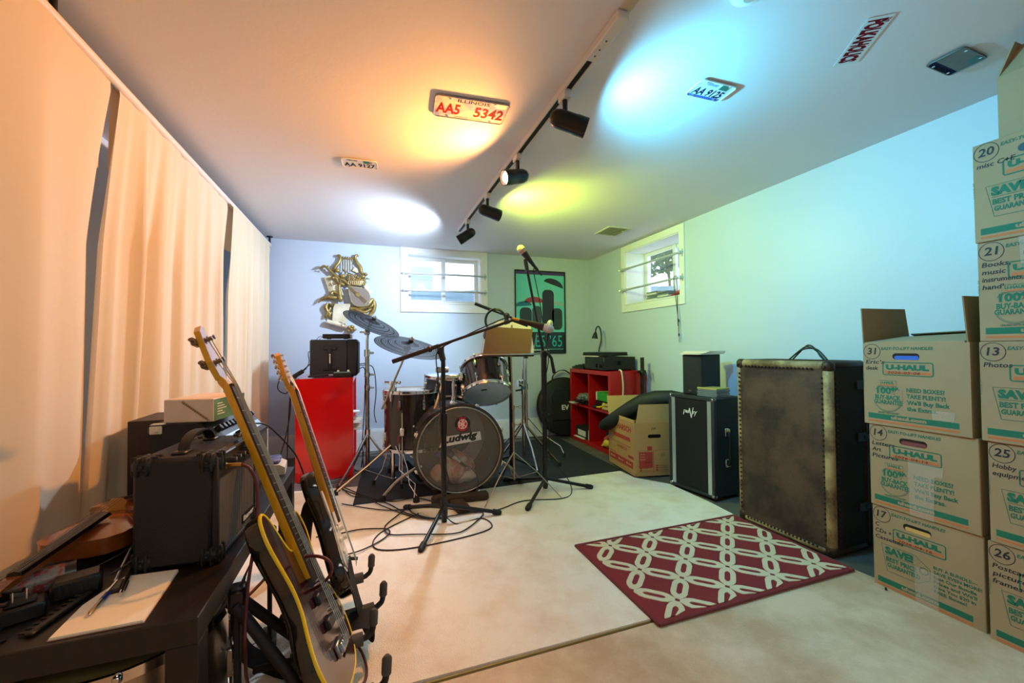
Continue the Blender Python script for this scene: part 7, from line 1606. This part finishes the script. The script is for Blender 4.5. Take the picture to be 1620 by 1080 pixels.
# horn, vase, drapery
gt('horn', [(-0.429, 4.060, 1.380), (-0.399, 4.060, 1.419), (-0.354, 4.060, 1.435), (-0.306, 4.060, 1.433), (-0.268, 4.060, 1.434)], [.004, .014, .020, .020, .012], d=.03)
gt('horn_bell', [(-0.320, 4.060, 1.470), (-0.303, 4.060, 1.486), (-0.278, 4.060, 1.475), (-0.251, 4.060, 1.461)], [.020, .014, .010, .008], d=.035)
gt('vase', [(-0.250, 4.060, 1.552), (-0.252, 4.060, 1.514), (-0.249, 4.060, 1.469), (-0.244, 4.060, 1.423), (-0.242, 4.060, 1.393)], [.010, .010, .016, .024, .014], d=.045, n=12)
bk = Vector((-0.102, 4.060, 1.601)); R_ = []
MB().rings([[(bk.x+w*math.cos(2*PI*k/24), YB-.035+.034*math.sin(2*PI*k/24), bk.z+hh) for k in range(24)] for w, hh in ((.058, -.050), (.078, -.035), (.088, -.010), (.084, -.004))]).build('basket', 'gilt', sc_, 50)
for k in range(10):
    x = bk.x-.075+k*.0165; MB().cyl((x, YB-.068, bk.z-.042), (x+.008, YB-.070, bk.z-.008), .0035, n=6).build('basket_cane', 'gilt_pale', sc_, 60)
rnd = random.Random(9)
for k in range(30):
    x = bk.x-.075+.0125*(k % 12)+rnd.uniform(-.004, .004); z = bk.z+.006+.018*(k//12)+rnd.uniform(-.004, .004); MB().sphere((x, YB-.055-.008*rnd.random(), z), rnd.uniform(.008, .013), 8).build('berry', 'gilt', sc_, 60)
for p, r in (((-0.048, 4.060, 1.634), .024), ((-0.026, 4.060, 1.658), .020), ((-0.058, 4.060, 1.668), .018), ((-0.267, 4.060, 1.680), .026), ((-0.222, 4.060, 1.629), .026), ((-0.306, 4.060, 1.610), .020)): MB().sphere(W3(p, .05), r, 12, (1, 1, .8)).build('fruit', 'gilt', sc_, 60)
for a, b, c in (((-0.229, 4.060, 1.705), (-0.211, 4.060, 1.683), (-0.197, 4.060, 1.650)), ((-0.187, 4.060, 1.684), (-0.201, 4.060, 1.661), (-0.208, 4.060, 1.622)), ((0.014, 4.060, 1.610), (-0.015, 4.060, 1.620), (-0.037, 4.060, 1.600)), ((-0.278, 4.060, 1.551), (-0.302, 4.060, 1.554), (-0.309, 4.060, 1.572)), ((-0.151, 4.060, 1.686), (-0.123, 4.060, 1.673), (-0.101, 4.060, 1.666)), ((-0.243, 4.060, 1.621), (-0.250, 4.060, 1.590), (-0.243, 4.060, 1.568))): gt('leaf', [a, b, c], [.003, .014, .006], d=.045, flat=.5)
gt('garland', [(-0.309, 4.060, 1.678), (-0.285, 4.060, 1.626), (-0.257, 4.060, 1.574), (-0.208, 4.060, 1.554)], [.012, .020, .020, .014], d=.03)
gt('drape', [(-0.348, 4.060, 1.383), (-0.320, 4.060, 1.361), (-0.303, 4.060, 1.376)], [.012, .028, .020], d=.012, flat=.5)
gt('acanthus', [(-0.351, 4.060, 1.383), (-0.368, 4.060, 1.345), (-0.348, 4.060, 1.300), (-0.320, 4.060, 1.278)], [.010, .018, .016, .006], d=.02); gt('acanthus', [(-0.327, 4.060, 1.346), (-0.348, 4.060, 1.300), (-0.368, 4.060, 1.262), (-0.379, 4.060, 1.255)], [.008, .016, .013, .004], d=.02); gt('acanthus', [(-0.320, 4.060, 1.301), (-0.338, 4.060, 1.270), (-0.320, 4.060, 1.237)], [.006, .014, .004], d=.02)
gt('acanthus', [(-0.160, 4.060, 1.334), (-0.088, 4.060, 1.340), (-0.016, 4.060, 1.368), (0.035, 4.060, 1.432)], [.022, .026, .028, .016], d=.02); gt('acanthus', [(0.035, 4.060, 1.440), (0.051, 4.060, 1.386), (0.042, 4.060, 1.316), (-0.002, 4.060, 1.276)], [.010, .020, .018, .008], d=.025); gt('acanthus', [(-0.117, 4.060, 1.335), (-0.074, 4.060, 1.313), (-0.031, 4.060, 1.306), (0.028, 4.060, 1.338)], [.008, .015, .015, .006], d=.04); gt('acanthus', [(-0.081, 4.060, 1.328), (-0.038, 4.060, 1.291), (-0.002, 4.060, 1.268), (0.046, 4.060, 1.296)], [.006, .014, .012, .004], d=.04); gt('acanthus', [(-0.002, 4.060, 1.338), (0.028, 4.060, 1.362), (0.043, 4.060, 1.393)], [.006, .015, .006], d=.045)
# scroll
sv = [((-0.289, 4.060, 1.377), (-0.156, 4.060, 1.380)), ((-0.303, 4.060, 1.346), (-0.167, 4.060, 1.342)), ((-0.307, 4.060, 1.301), (-0.177, 4.060, 1.296)), ((-0.310, 4.060, 1.256), (-0.185, 4.060, 1.242)), ((-0.314, 4.060, 1.218), (-0.195, 4.060, 1.204))]
vs = []
for i, (a, b) in enumerate(sv):
    for t in (0, .33, .66, 1): p = Vector(a).lerp(Vector(b), t); vs.append((p.x, YB-.05+.010*math.sin(i*1.5)+.006*math.sin(t*3), p.z))
m = MB().add(vs+[(x, y+.004, z) for x, y, z in vs], [(i*4+j, i*4+j+1, i*4+j+5, i*4+j+4) for i in range(4) for j in range(3)]+[(20+i*4+j+4, 20+i*4+j+5, 20+i*4+j+1, 20+i*4+j) for i in range(4) for j in range(3)]); m.build('scroll_sheet', 'bone', sc_, 60)
gt('scroll_roll', [(-0.358, 4.060, 1.214), (-0.300, 4.060, 1.199), (-0.230, 4.060, 1.177), (-0.195, 4.060, 1.170)], [.022, .021, .022, .024], 'bone', .03, 14)
MB().ring(mat4(W3((-0.213, 4.060, 1.185), .055), (1, 0, 0), (0, 0, 1), (0, -1, 0)), .016, .006, 18, 6).build('scroll_curl', 'bone', sc_, 60)
for p in ((-0.171, 4.060, 1.163), (-0.146, 4.060, 1.170), (-0.153, 4.060, 1.136), (-0.174, 4.060, 1.132), (-0.128, 4.060, 1.144)): MB().sphere(W3(p, .02), .022, 10, (1, 1, .7)).build('flower_petal', 'gilt', sc_, 60)
MB().sphere(W3((-0.153, 4.060, 1.147), .04), .014, 10).build('flower_centre', 'gilt', sc_, 60)

# ------------------------------------------------------------------ window sill of the right wall
for k in range(9):
    c0 = Vector((XR+.10, 3.00-.0*k, W2[2])); row, lev = k % 2, k//2
    if row == 0 and lev == 4: pass
    e = thing('disc_case', ('lowest case of the left pile on the right-hand window sill', 'lowest case of the right pile on the window sill', 'second case of the left pile on the right-hand window sill', 'second case of the right pile on the window sill', 'third case of the left pile on the right-hand window sill', 'third case of the right pile on the window sill', 'fourth case of the left pile on the right-hand window sill', 'fourth case of the right pile on the window sill', 'topmost case of the left pile on the right-hand window sill')[k], 'case', (XR+.1, 2.95, W2[2]+.012*lev), 'disc cases on the window sill')
    y0 = 2.98-.15*row+.006*(lev % 2); z = W2[2]+.001+lev*.0165; x = XR+.03+.004*(lev % 3)
    MB().box((x, y0, z), (x+.125, y0+.142, z+.0155), .001).build('case', 'clear_plastic' if (k % 3) else 'plate_white', e); MB().box((x+.004, y0+.004, z+.0155*.3), (x+.121, y0+.138, z+.0155*.75)).build('inlay', 'dot_black' if k % 2 else 'speaker_grey', e)
e = thing('clamp', 'orange and black spring clamp lying on the right end of the window sill', 'clamp', (XR+.05, 2.72, W2[2]))
MB().tube([(XR+.05, 2.82, W2[2]+.012), (XR+.05, 2.76, W2[2]+.022), (XR+.05, 2.68, W2[2]+.03)], [.008, .013, .010], 8).build('jaw', mat('clamp_red', '#a8342a', .5), e, 50); MB().tube([(XR+.05, 2.75, W2[2]+.03), (XR+.05, 2.70, W2[2]+.045), (XR+.05, 2.66, W2[2]+.04)], [.010, .016, .012], 8).build('grip', mat('clamp_orange', '#e86a1c', .5), e, 50)
e = thing('key_strap', 'thin dark cord with a metal end hanging from the lower bar of the right-hand window', 'cord', (XR-.04, 2.665, 1.4))
zb_ = W2[2]+.135+.012
MB().tube(spline([(XR-.050, 2.668, zb_-.06), (XR-.048, 2.668, zb_), (XR-.035, 2.668, zb_+.004), (XR-.022, 2.666, zb_-.02), (XR-.020, 2.665, 1.25), (XR-.020, 2.663, 1.12)], 6), .0025, 6).build('cord', 'cable_black', e, 60)
MB().tube(spline([(XR-.050, 2.668, zb_-.06), (XR-.035, 2.666, 1.35), (XR-.022, 2.658, 1.16), (XR-.020, 2.655, 1.04)], 6), .0025, 6).build('cord', 'cable_black', e, 60)
MB().box((XR-.025, 2.650, 1.15), (XR-.015, 2.664, 1.175), .003).box((XR-.025, 2.648, 1.035), (XR-.015, 2.660, 1.06), .003).build('clip', 'black_plastic', e, 40)
MB().box((XR-.023, 2.648, 0.99), (XR-.018, 2.655, 1.04), .001).build('metal_end', 'steel', e)
solo(MB().tube(spline([(2.0, 3.8, .02), (1.5, 3.97, .02), (.9, 3.95, .016), (.3, 3.92, .016), (-.1, 3.85, .016)], 6), .004, 6), 'floor_cable', 'cable_black', 'black cable lying along the foot of the back wall', 'cable', 'black cables lying on the floor', 60)
